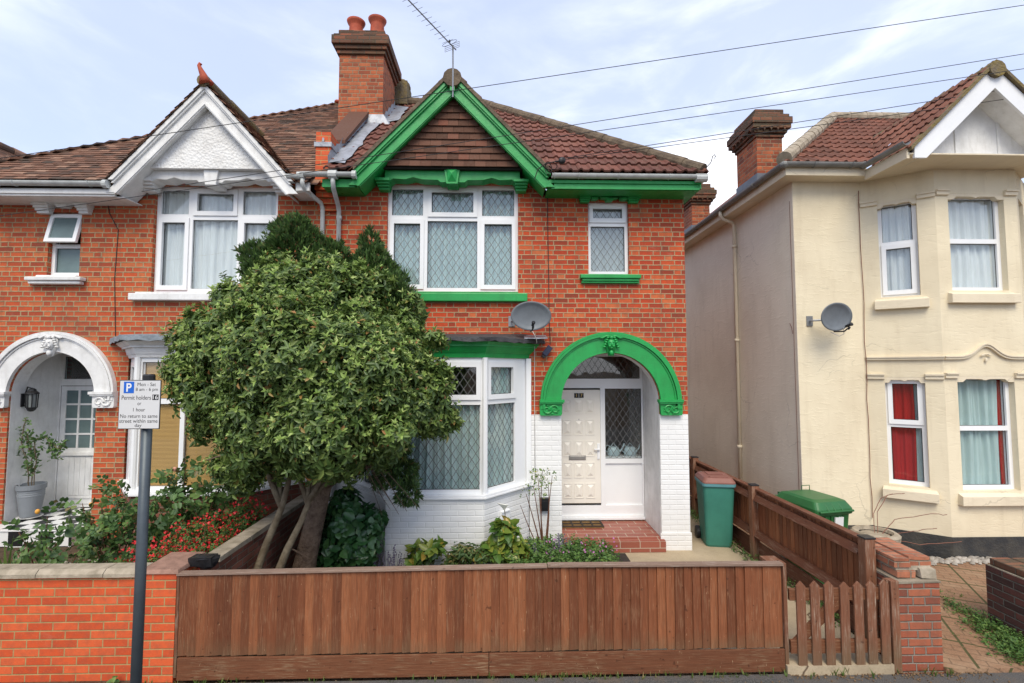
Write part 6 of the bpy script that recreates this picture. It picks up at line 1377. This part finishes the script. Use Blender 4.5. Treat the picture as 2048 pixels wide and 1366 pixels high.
pr_ = [rosette(7, 3, .076, .029, rnd) for _ in range(5)]+[rosette(8, 0, .082, .031, rnd) for _ in range(4)]+[rosette(5, 6, .072, .028, rnd) for _ in range(3)]
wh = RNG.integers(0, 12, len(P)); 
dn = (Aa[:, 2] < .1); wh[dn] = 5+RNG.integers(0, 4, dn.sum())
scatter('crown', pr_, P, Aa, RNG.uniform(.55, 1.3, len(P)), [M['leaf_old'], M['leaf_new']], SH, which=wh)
# darker filler deep inside the crown
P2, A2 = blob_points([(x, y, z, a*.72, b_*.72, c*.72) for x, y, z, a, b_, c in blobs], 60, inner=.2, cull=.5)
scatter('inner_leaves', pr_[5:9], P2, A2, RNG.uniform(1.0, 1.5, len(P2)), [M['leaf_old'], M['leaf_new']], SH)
# loose sprigs poking out of the outline
b = MB(); b.tube([(-2.80, 5.55, .0), (-2.74, 5.58, .45), (-2.62, 5.62, .85), (-2.48, 5.66, 1.25), (-2.40, 5.7, 1.65), (-2.30, 5.7, 2.1)], [.055, .048, .042, .036, .03, .02], 10); b.build('trunk', M['bark2'], SH, smooth=True, noise=.003)
b = MB(); b.tube([(-2.58, 5.5, .0), (-2.50, 5.55, .45), (-2.38, 5.6, .80), (-2.25, 5.65, 1.1), (-2.12, 5.7, 1.5), (-2.0, 5.7, 2.2)], [.052, .045, .04, .034, .030, .025], 9); b.build('trunk', M['bark2'], SH, smooth=True, noise=.003)
b = MB(); branches(b, (-2.48, 5.66, 1.25), [(-2.95, 5.7, 2.3), (-2.75, 5.5, 2.5), (-2.15, 5.3, 2.4), (-2.62, 5.8, 2.9)], .035, .012); branches(b, (-2.2, 5.68, 1.3), [(-1.6, 5.5, 2.3), (-1.9, 5.3, 2.6), (-2.4, 5.4, 2.4), (-1.3, 5.7, 2.2)], .03, .01)
branches(b, (-2.35, 5.7, 1.9), [(-3.4, 5.7, 2.5), (-3.1, 5.6, 3.3), (-2.3, 5.7, 3.8), (-1.5, 5.7, 3.2), (-1.1, 5.7, 2.6), (-3.3, 5.6, 1.8)], .028, .008); b.build('limbs', M['bark2'], SH, smooth=True)

# --- conifer behind it
CN = thing('conifer_tree', 'feathery dark green conifer rising behind the rounded shrub, with thick flaky trunk', 'tree', (-2.42, 6.15, .07))
cb_ = [(590,515,48,0),(560,570,55,0),(622,500,30,.1),(582,478,26,0),(604,468,20,0),(548,540,28,0),(672,535,34,.1),(668,512,18,.1),(742,525,27,.1),(740,492,17,.1),(745,560,50,.1),(770,610,58,.05),(800,650,48,.05),(820,690,32,0),(640,560,60,.1),(700,600,60,.1),(820,750,42,.1),(525,530,28,0),(790,700,55,.1),(765,800,48,.2),(790,890,34,.1),(808,940,27,.1),(822,985,20,.1),(775,950,20,.1),(600,900,50,.35),(700,900,50,.35)]
cblobs = [((x-1000)*.00662+.0, 6.25+dy, 2.80+(748-y)*.00655, r*.0064, r*.0058, r*.0070) for x, y, r, dy in cb_]
def spray(rnd):
    V = []; F = []; Mi = []; n = 9
    for i in range(n):
        a = rnd.uniform(-.75, .75) if i else 0; z0 = rnd.uniform(0, .05); L = rnd.uniform(.035, .06); w = .0055; ax = rnd.uniform(-.35, .35)
        d = np.array([math.sin(a), ax, math.cos(a)]); d /= np.linalg.norm(d); s = np.array([d[2], 0, -d[0]])*w; p = np.array([0, 0, z0]); k = len(V)
        V += [p-s*.5, p+s*.5, p+d*L*.6+s*1.1, p+d*L, ]; V += [p+d*L*.6-s*1.1]
        F += [(k, k+1, k+2, k+4), (k+4, k+2, k+3, k+3)]; Mi += [0, 1 if i % 3 == 0 else 0]
    return V, F, Mi
def spray2(rnd):
    V = []; F = []; Mi = []
    for i in range(10):
        a = rnd.uniform(-.8, .8) if i else 0; z0 = rnd.uniform(0, .05); L = rnd.uniform(.04, .07); w = .007; ax = rnd.uniform(-.4, .4)
        d = np.array([math.sin(a), ax, math.cos(a)]); d /= np.linalg.norm(d); s = np.array([d[2], 0, -d[0]])*w; p = np.array([0, 0, z0]); k = len(V)
        V += [p, p+d*L*.55+s, p+d*L, p+d*L*.55-s]; F += [(k, k+1, k+2, k+3)]; Mi += [1 if rnd.random() < .28 else 0]
    return V, F, Mi
P, Aa = blob_points(cblobs, 520, inner=.60, cull=.76, up=.3)
Aa[:, 2] += .9; low = P[:, 2] < 1.9; Aa[low, 2] -= 2.3
scatter('crown', [spray2(rnd) for _ in range(8)], P, Aa, RNG.uniform(.8, 1.4, len(P)), [M['con'], M['con_tip']], CN)
P2, A2 = blob_points([(x, y, z, a*.75, b_*.75, c*.75) for x, y, z, a, b_, c in cblobs], 160, inner=.2, cull=.5)
scatter('inner_leaves', [spray2(rnd) for _ in range(3)], P2, A2, RNG.uniform(1.2, 2.0, len(P2)), [M['con'], M['con']], CN)
b = MB(); pts = [(-2.50, 6.15, -.05), (-2.43, 6.15, .25), (-2.36, 6.16, .6), (-2.30, 6.2, .95), (-2.24, 6.22, 1.35), (-2.20, 6.25, 1.8), (-2.1, 6.25, 2.5), (-2.0, 6.3, 3.6)]; b.tube(pts, [.155, .135, .12, .115, .12, .10, .07, .03], 16)
for v in b.bm.verts:
    a = math.atan2(v.co.y-6.2, v.co.x+2.35); k = 1+.06*math.sin(a*7+v.co.z*3)
b.build('trunk', M['bark'], CN, smooth=True, noise=.010)
b = MB(); branches(b, (-2.24, 6.22, 1.3), [(-1.55, 6.1, 1.75), (-1.75, 6.0, 1.55), (-2.8, 6.1, 1.9), (-1.35, 6.2, 2.1)], .055, .015); branches(b, (-2.2, 6.2, 1.6), [(-2.6, 6.2, 3.6), (-1.7, 6.3, 3.8), (-1.3, 6.3, 3.0), (-2.0, 5.9, 2.8), (-1.45, 6.2, 1.6)], .05, .012)
branches(b, (-2.36, 6.05, .55), [(-2.50, 5.98, .68)], .018, .008, .02); b.build('limbs', M['bark'], CN, smooth=True)
b = MB(); branches(b, (-1.75, 6.1, 1.9), [(-1.5+.09*k+rnd.uniform(-.05, .05), 6.15+rnd.uniform(-.1, .1), 1.0+.06*(k % 3)) for k in range(6)], .008, .003, .1, 4); b.build('twigs', M['bark'], CN)

# --- hydrangea
def broad(n, L, W, rnd):
    ls = []
    for i in range(n):
        a = i*2.4+rnd.uniform(-.4, .4); ls.append(leaf((0, 0, -.02*i), (math.cos(a), math.sin(a), rnd.uniform(-.3, .5)), (0, 0, 1), L*rnd.uniform(.7, 1.15), W, .12, .18))
    return proto(ls, [0]*n)
def bush(name, label, cat, loc, blobs, dens, protos, mats, stems=None, sc=(.8, 1.2), up=.4, smat='stem', group=None):
    T = thing(name, label, cat, loc, group); P, A_ = blob_points(blobs, dens, .4, .7, up)
    scatter('foliage', protos, P, A_, RNG.uniform(*sc, len(P)), mats, T)
    b = MB(); c = Vector(loc); tips = [P[i] for i in RNG.choice(len(P), min(len(P), stems or 8), replace=False)]
    branches(b, loc, tips, .010, .004, .06, 5); b.build('stems', M[smat], T, smooth=True); return T, P
bush('hydrangea', 'dark green big-leaved hydrangea bush under the left end of the green-trimmed bay', 'bush', (-2.0, 6.45, .07), [(-1.98, 6.45, .82, .36, .26, .34), (-1.82, 6.4, .55, .33, .26, .30), (-2.1, 6.45, .45, .30, .26, .32), (-2.03, 6.5, 1.08, .20, .2, .2), (-1.66, 6.4, .85, .18, .18, .22), (-2.35, 6.55, .8, .14, .2, .25)], 150, [broad(4, .125, .085, rnd) for _ in range(5)], [M['hyd']], 12, (.75, 1.25), .2)
# --- calla lilies
def arrow(rnd, n=3, L=.17, W=.10):
    ls = []
    for i in range(n):
        a = rnd.uniform(0, 6.3); ls.append(leaf((0, 0, 0), (math.cos(a), math.sin(a), rnd.uniform(-.2, 1.0)), (0, 0, 1), L*rnd.uniform(.7, 1.1), W, .12, .2))
    return proto(ls, [0]*n)
bush('arum_lily', 'yellowing broad-leaved arum clump against the white bay base, left of the dark pot', 'plant', (-1.0, 6.5, .07), [(-1.0, 6.5, .42, .16, .12, .10), (-1.12, 6.5, .28, .10, .1, .12), (-.85, 6.5, .46, .10, .10, .07)], 170, [arrow(rnd, 2, .15, .085) for _ in range(5)], [M['lily_leaf']], 10)
T, _ = bush('arum_lily', 'tall arum lily with one white flower in front of the vent cover', 'plant', (.05, 6.5, .07), [(.07, 6.5, .66, .17, .12, .15), (-.06, 6.5, .42, .23, .14, .15), (.22, 6.5, .42, .15, .12, .16)], 230, [arrow(rnd, 2, .15, .095) for _ in range(5)], [M['lily_leaf']], 14)
b = MB(); b.tube([(.06, 6.5, .6), (.07, 6.48, .92), (.06, 6.47, .99)], .006, 6); b.build('flower_stem', M['stem'], T)
b = MB(); n = 16; r0 = [b.v((.06+.008*math.cos(i*.39), 6.47+.008*math.sin(i*.39), .975)) for i in range(n)]; r1 = [b.v((.055+.045*math.cos(i*2*math.pi/n), 6.46+.04*math.sin(i*2*math.pi/n), 1.03)) for i in range(n)]; r2 = [b.v((.045+.085*math.cos(i*2*math.pi/n), 6.45+.06*math.sin(i*2*math.pi/n), 1.055+.02*math.cos(i*2*math.pi/n+2.5))) for i in range(n)]
for a, c in ((r0, r1), (r1, r2)):
    for i in range(n): b.bm.faces.new((a[i], a[(i+1) % n], c[(i+1) % n], c[i]))
b.build('flower', M['cream_p'], T, smooth=True)
# --- hellebore, ground cover, iris, spindly rose
M['hell'] = leafmat('hellebore_leaf', [(0,(.05,.10,.03)),(.6,(.10,.17,.045)),(1,(.20,.17,.06))])
T, _ = bush('hellebore', 'low green hellebore clump over a dark trough in front of the bay base', 'plant', (-.4, 6.5, .07), [(-.45, 6.5, .42, .26, .16, .15), (-.2, 6.45, .40, .2, .15, .13), (-.62, 6.5, .30, .14, .14, .12)], 330, [broad(5, .08, .026, rnd) for _ in range(4)], [M['hell']], 10)
b = MB(); b.box(-.36, -.10, 6.28, 6.42, .07, .34); tag(b.build('trough', M['black'], origin=(-.2, 6.3, .07), bevel=.01), 'small dark plastic trough half hidden under the hellebore leaves', 'trough')
def cover(name, label, cat, xr, yr, z, n, protos, mats, sc=(.7, 1.3), hz=.2, mask=None, group=None):
    P = np.stack([RNG.uniform(*xr, n), RNG.uniform(*yr, n), z+RNG.uniform(0, 1, n)**1.5*hz], 1)
    if mask is not None: P = P[mask(P)]
    A_ = RNG.normal(size=P.shape)*.4; A_[:, 2] += 1
    o = scatter(name, protos, P, A_, RNG.uniform(*sc, len(P)), mats, None, origin=(sum(xr)/2, sum(yr)/2, z)); o['label'] = label; o['category'] = cat; o['kind'] = 'stuff'; return o
wl_ = [broad(5, .05, .028, rnd) for _ in range(4)]
cover('ground_cover', 'tangle of small green weeds filling the flower bed beside the path', 'weeds', (.15, 1.55), (6.2, 7.15), .08, 3800, wl_, [M['weed']], (.6, 1.2), .36, lambda P: P[:, 1] < 7.3-(P[:, 0]-.9)*.5)
cover('bed_weeds', 'small weeds and dark leaves at the foot of the white bay wall', 'weeds', (-2.4, .2), (5.9, 6.62), .08, 900, wl_, [M['weed']], (.5, 1.1), .14)
def blade(rnd, L=.3, W=.03, n=6):
    V = []; F = []; Mi = []
    for i in range(n):
        a = rnd.uniform(0, 6.3); t = rnd.uniform(.05, .45); l_ = L*rnd.uniform(.6, 1.1); k = len(V); dx, dy = math.cos(a)*t, math.sin(a)*t; sx_, sy_ = -math.sin(a)*W/2, math.cos(a)*W/2
        V += [(sx_, sy_, 0), (-sx_, -sy_, 0), (dx*l_*.5-sx_, dy*l_*.5-sy_, l_*.55), (dx*l_*.5+sx_, dy*l_*.5+sy_, l_*.55), (dx*l_*1.3, dy*l_*1.3, l_*.98), (dx*l_*1.3+.001, dy*l_*1.3, l_*.98)]
        F += [(k, k+1, k+2, k+3), (k+3, k+2, k+4, k+5)]; Mi += [0, 0]
    return V, F, Mi
def blades(name, label, cat, pts, L, W, mat, n=7):
    P = np.array(pts, float); A_ = np.tile([0, 0, 1.], (len(P), 1)); o = scatter(name, [blade(rnd, L, W, n) for _ in range(3)], P, A_, RNG.uniform(.8, 1.2, len(P)), [mat], None, origin=tuple(P[0])); return tag(o, label, cat)
M['iris'] = leafmat('iris_blade', [(0,(.09,.17,.08)),(1,(.16,.25,.12))], .45, .4, .2)
blades('iris', 'clump of grey-green sword-shaped iris leaves in the bed below the porch step', 'plant', [(1.0, 6.75, .08), (1.04, 6.8, .08), (1.12, 6.7, .08)], .44, .04, M['iris'], 6)
blades('iris', 'small iris clump near the rubber mat at the end of the flower bed', 'plant', [(1.42, 6.7, .08), (1.46, 6.74, .08)], .32, .03, M['iris'], 5)
def flowers(name, label, cat, pts, r, mat, group=None, stems=True, k=5):
    ls = proto([leaf((0, 0, 0), (math.cos(i*6.283/k), math.sin(i*6.283/k), .4), (0, 0, 1), r, r*.9, .1, .1) for i in range(k)], [0]*k); P = np.array(pts); A_ = RNG.normal(size=P.shape)*.5; A_[:, 1] -= .8; A_[:, 2] += .6
    return scatter(name, [ls], P, A_, RNG.uniform(.7, 1.2, len(P)), [mat], None, origin=tuple(P[0]))
pk = flowers('flowers', '', '', [(RNG.uniform(.6, 1.6), RNG.uniform(6.4, 6.9), RNG.uniform(.30, .52)) for _ in range(60)], .014, M['pink']); pk['label'] = 'scattered tiny pink flowers among the weeds beside the path'; pk['category'] = 'flowers'; pk['kind'] = 'stuff'
SP = thing('rose_bush', 'spindly bare-stemmed rose with few yellow-green leaves against the white pillar', 'bush', (.62, 7.1, .07))
b = MB(); tips = [(.55, 7.1, 1.30), (.70, 7.1, 1.2), (.38, 7.12, 1.02), (.30, 7.1, .86), (.48, 7.05, 1.15), (.76, 7.1, 1.28), (.62, 7.1, 1.36)]; branches(b, (.64, 7.1, .07), tips, .013, .004, .1, 6); b.build('stems', M['rose_stem'], SP, smooth=True)
n = 75; P = np.array([(RNG.normal(.58, .11), 7.08+RNG.normal(0, .06), RNG.uniform(1.0, 1.38)) for _ in range(n)]); scatter('foliage', [broad(3, .035, .022, rnd) for _ in range(3)], P, RNG.normal(size=(n, 3)), RNG.uniform(.7, 1.2, n), [M['lily_leaf']], SP)
# lavender-like spikes
b = MB(); 
for _ in range(46):
    x, y, h = rnd.choice([(-1.55, 6.5), (-1.42, 6.45), (-1.3, 6.5), (.42, 6.7), (.78, 6.75), (.9, 6.9), (-1.75, 6.3)])+(0,); x += rnd.uniform(-.1, .1); hh = rnd.uniform(.32, .55); b.tube([(x, y, .08), (x+rnd.uniform(-.04, .04), y, hh)], .003, 4)
    for k in range(5): b.ball((x+rnd.uniform(-.015, .015), y, hh-.03*k), .009, .009, .012, 6, 4)
o = b.build('flower_spikes', simple('grey_purple_spike', (.16,.14,.20), .8, .2), origin=(0, 6.5, .08)); o['label'] = 'thin grey-purple seed spikes rising from the flower bed'; o['category'] = 'flowers'; o['kind'] = 'stuff'

# --- left garden
def compound(rnd, n=5, L=.055, W=.036):
    ls = []
    for i in range(n):
        s = 1 if i % 2 else -1; t = .02+.028*(i//2); d = (0, 0, 1) if i == n-1 else (s*.9, 0, .35); q = leaf((0, 0, t*1.0 if i < n-1 else .07), (d[0], .15*s, d[2]), (0, 1, .1), L*rnd.uniform(.8, 1.15), W, .1, .15); ls.append(q)
    return proto(ls, [0]*n)
cps = [compound(rnd) for _ in range(5)]
def rose(label, base, tips, nl, fl=None, flmat='yellow', s=1.0, r=.05):
    T = thing('rose_bush', label, 'bush', base); b = MB(); branches(b, base, tips, .009, .004, .10, 6); b.build('stems', M['rose_stem'], T, smooth=True)
    P = []; 
    for _ in range(nl):
        t = rnd.choice(tips); u = rnd.uniform(.35, 1.02); P.append([base[i]+(t[i]-base[i])*u+rnd.gauss(0, r*(1.2 if u < .9 else .8)) for i in range(3)])
    P = np.array(P); A_ = RNG.normal(size=P.shape); A_[:, 2] -= .2; A_[:, 1] -= .3; scatter('foliage', cps, P, A_, RNG.uniform(.8, 1.5, nl)*s, [M['rose_leaf']], T)
    for p in (fl or []):
        b = MB(); 
        for k in range(3): b.ball((p[0]+rnd.uniform(-.008, .008), p[1], p[2]+rnd.uniform(-.006, .006)), .022, .02, .024, 10, 7)
        b.build('flower', M[flmat], T, smooth=True)
    return T
rose('leggy yellow-budded rose nearest the left front wall, before the checkered step', (-4.60, 5.15, .33), [(-4.85, 5.1, 1.18), (-4.62, 5.15, 1.32), (-4.42, 5.1, 1.24), (-4.95, 5.2, .95), (-4.35, 5.2, .92), (-4.7, 5.05, .9)], 80, [(-4.68, 5.1, 1.38)], r=.06, s=1.1)
rose('bushy yellow rose between the checkered step and the parking sign', (-4.55, 5.95, .33), [(-4.9, 5.9, 1.25), (-4.7, 5.95, 1.5), (-4.45, 5.9, 1.42), (-4.2, 5.95, 1.2), (-4.9, 6.0, 1.0), (-4.3, 5.8, 1.0), (-4.6, 5.8, 1.2)], 210, [(-4.72, 5.8, 1.26)], r=.09, s=1.1)
rose('tall rose bush in front of the left bay sill, just right of the sign post', (-3.95, 6.15, .33), [(-4.3, 6.1, 1.3), (-4.1, 6.15, 1.5), (-3.85, 6.1, 1.62), (-3.65, 6.15, 1.4), (-3.5, 6.1, 1.2), (-4.2, 6.0, 1.0), (-3.7, 6.0, 1.05)], 260, [(-3.92, 6.0, 1.62)], 'pinkish', r=.10, s=1.15)
rose('thin reddish rose shoots below the left bay window near the tree', (-3.5, 6.3, .33), [(-3.6, 6.3, 1.35), (-3.35, 6.3, 1.2), (-3.1, 6.4, 1.05)], 90, [(-3.62, 6.1, 1.08)], 'red', r=.06)
def sal(label, loc, rx, ry, h):
    bl = [(loc[0], loc[1], loc[2]+h*.55, rx, ry, h*.5)]
    T, P = bush('salvia_bush', label, 'bush', loc, bl, 380, [broad(5, .030, .014, rnd) for _ in range(3)], [M['weed']], 14, group='red salvia bushes by the dividing wall')
    k = len(P); idx = RNG.random(k) < .9; Q = P+RNG.normal(size=P.shape)*.03; Q[:, 2] += .03; Q = np.concatenate([Q[idx]]); c = proto([leaf((0, 0, 0), (math.cos(i*2.1), math.sin(i*2.1), .3), (0, 0, 1), .016, .014, .1, .2) for i in range(3)], [0]*3)
    A_ = RNG.normal(size=Q.shape); scatter('flowers', [c], Q, A_, RNG.uniform(.8, 1.4, len(Q)), [M['red']], T)
sal('red-flowered salvia nearest the pier cap of the orange brick wall', (-3.55, 5.2, .33), .42, .30, .68)
sal('middle red-flowered salvia along the dividing wall coping', (-3.42, 5.75, .33), .44, .38, .78)
sal('far red-flowered salvia by the left bay base and tree stems', (-3.28, 6.4, .33), .34, .40, .84)
bush('green_bush', 'loose green foliage filling the gap below the left bay sill', 'bush', (-3.9, 6.5, .33), [(-4.1, 6.5, .75, .3, .15, .25), (-3.7, 6.5, .8, .28, .15, .25), (-4.4, 6.5, .6, .25, .15, .2)], 260, [broad(5, .05, .028, rnd) for _ in range(3)], [M['weed']], 8)
blades('strap_leaf_plant', 'pale green strap leaves arching over the wall coping at the left edge', 'plant', [(-4.95, 4.95, .6), (-4.85, 5.0, .6), (-4.8, 5.05, .5)], .50, .025, M['grass'], 6)
cover('left_bed_weeds', 'low weeds and dry grass over the left garden bed', 'weeds', (-5.9, -3.0), (4.95, 6.6), .335, 1700, wl_, [M['weed']], (.4, 1.0), .12)
n = 1500; P = np.stack([RNG.uniform(-5.6, -3.5, n), RNG.uniform(5.0, 6.6, n), np.full(n, .34)], 1); st = ([(-.5,-.4,0),(.5,-.5,0),(.6,.4,0),(-.4,.5,0),(-.3,-.2,.5),(.3,-.25,.55),(.35,.2,.5),(-.2,.3,.5)], [(0,1,5,4),(1,2,6,5),(2,3,7,6),(3,0,4,7),(4,5,6,7)], [0]*5)
o = scatter('gravel', [st], P, np.tile([0., 0, 1.], (n, 1))+RNG.normal(size=(n, 3))*.3, RNG.uniform(.015, .045, n), [M['stone']], None, origin=(-4.5, 5.8, .34)); o['label'] = 'pale gravel and pebbles on the left garden bed'; o['category'] = 'gravel'; o['kind'] = 'stuff'
b = MB()
for i in range(2): b.hexa([(-5.05+.0*i, 5.0, .33+.1*i), (-4.99, 5.0, .33+.1*i), (-6.34, 7.05, .33+.1*i), (-6.40, 7.05, .33+.1*i)], [(-5.05, 5.0, .42+.1*i), (-4.99, 5.0, .42+.1*i), (-6.34, 7.05, .42+.1*i), (-6.40, 7.05, .42+.1*i)]) if i == 0 else None
b.bm.transform(Matrix.Translation((-.15, 0, 0))); tag(b.build('timber_edging', M['cap_rail'], origin=(-5.7, 6, .33)), 'weathered timber sleeper edging the left garden path', 'edging')
# climbing plant in the pot
CP = thing('climbing_plant', 'leggy climbing plant growing from the grey pot up the left porch wall', 'plant', (-7.17, 7.70, 1.0))
b = MB(); stems = [[(-7.18, 7.68, .98), (-7.20, 7.65, 1.35), (-7.26, 7.6, 1.7), (-7.22, 7.6, 2.08)], [(-7.15, 7.7, .98), (-7.08, 7.66, 1.4), (-7.08, 7.6, 1.75), (-6.9, 7.6, 1.78), (-6.72, 7.6, 1.62), (-6.60, 7.6, 1.70)], [(-7.16, 7.7, .98), (-7.15, 7.66, 1.5), (-7.18, 7.6, 1.85)], [(-6.9, 7.6, 1.78), (-6.82, 7.6, 1.62), (-6.75, 7.6, 1.48)]]
P = []
for s in stems:
    pp = [Vector(p) for p in s]; out = []
    for a, c in zip(pp[:-1], pp[1:]):
        for k in range(6): out.append(a+(c-a)*k/6+Vector((rnd.uniform(-.012, .012), 0, rnd.uniform(-.01, .01))))
    out.append(pp[-1]); b.tube(out, .008 if s[0][2] < 1.1 else .005, 6); P += [tuple(q+Vector((rnd.gauss(0, .03), rnd.gauss(0, .025), rnd.gauss(0, .025)))) for q in out[4:] for _ in range(2)]
b.build('stems', M['bark2'], CP, smooth=True); P = np.array(P); scatter('foliage', [broad(3, .055, .036, rnd) for _ in range(4)], P, RNG.normal(size=P.shape)-np.array([0, .4, 0]), RNG.uniform(.8, 1.25, len(P)), [M['rose_leaf']], CP)
# --- right forecourt weeds, pavement grass and litter
cover('creeping_weeds', 'creeping green weeds spilling along the foot of the dark brick wall', 'weeds', (4.6, 5.4), (4.6, 6.2), .042, 3800, wl_, [M['weed']], (.35, .8), .10, lambda P: (P[:, 0] > 4.85+.42*(P[:, 1]-4.6)+RNG.normal(size=len(P))*.07) & (P[:, 0] > 4.72) )
cover('joint_moss', 'tufts of moss growing in the joints of the right forecourt paving', 'weeds', (4.3, 6.4), (5.0, 7.1), .042, 2600, wl_, [M['grass']], (.2, .5), .03, lambda P: (np.abs(((P[:, 0]*.883+P[:, 1]*.469)/.6) % 1-.5) > .47) & (np.sin(P[:, 0]*5+P[:, 1]*3) > .1))
n = 260; P = np.stack([RNG.uniform(5.0, 7.2, n), RNG.normal(7.02, .05, n), np.full(n, .05)], 1); o = scatter('pebbles', [st], P, np.tile([0., 0, 1.], (n, 1)), RNG.uniform(.03, .08, n), [M['stone']], None, origin=(6, 7, .05)); o['label'] = 'row of pale pebbles along the black plinth of the cream house'; o['category'] = 'pebbles'; o['kind'] = 'stuff'
P = [(x, RNG.uniform(4.50, 4.58), .0) for x in np.concatenate([RNG.uniform(-3.2, 4.2, 90), RNG.normal(.9, .35, 30), RNG.normal(2.0, .12, 16)])]
o = blades('verge_grass', 'sparse grass and weeds along the foot of the front fence', 'grass', P, .07, .007, M['grass'], 6); o['kind'] = 'stuff'
n = 2600; P = np.stack([np.where(RNG.random(n) < .6, RNG.uniform(-5, -2.2, n), RNG.uniform(-2.2, 4.6, n)), 4.575-np.abs(RNG.normal(0, .055, n)), np.full(n, .006)], 1); o = scatter('leaf_litter', [st], P, np.tile([0., 0, 1.], (n, 1))+RNG.normal(size=(n, 3))*.5, RNG.uniform(.006, .018, n), [M['litter']], None, origin=(0, 4.5, 0)); o['label'] = 'brown leaf litter and grit along the foot of the front walls'; o['category'] = 'litter'; o['kind'] = 'stuff'
o = scatter('weed', [broad(4, .06, .045, rnd)], np.array([(-3.45, 4.54, .03), (-3.43, 4.54, .09)]), np.array([(.2, -.6, 1.), (.2, -.5, 1)]), np.array([1., 1.]), [M['weed']], None, origin=(-3.45, 4.54, 0)); tag(o, 'single broad-leaved weed sprouting at the foot of the orange brick wall', 'weed')
cover('path_weeds', 'small weeds at the foot of the timber fence beside the path', 'weeds', (3.5, 3.72), (5.2, 9.5), .09, 500, wl_, [M['weed']], (.3, .9), .10)
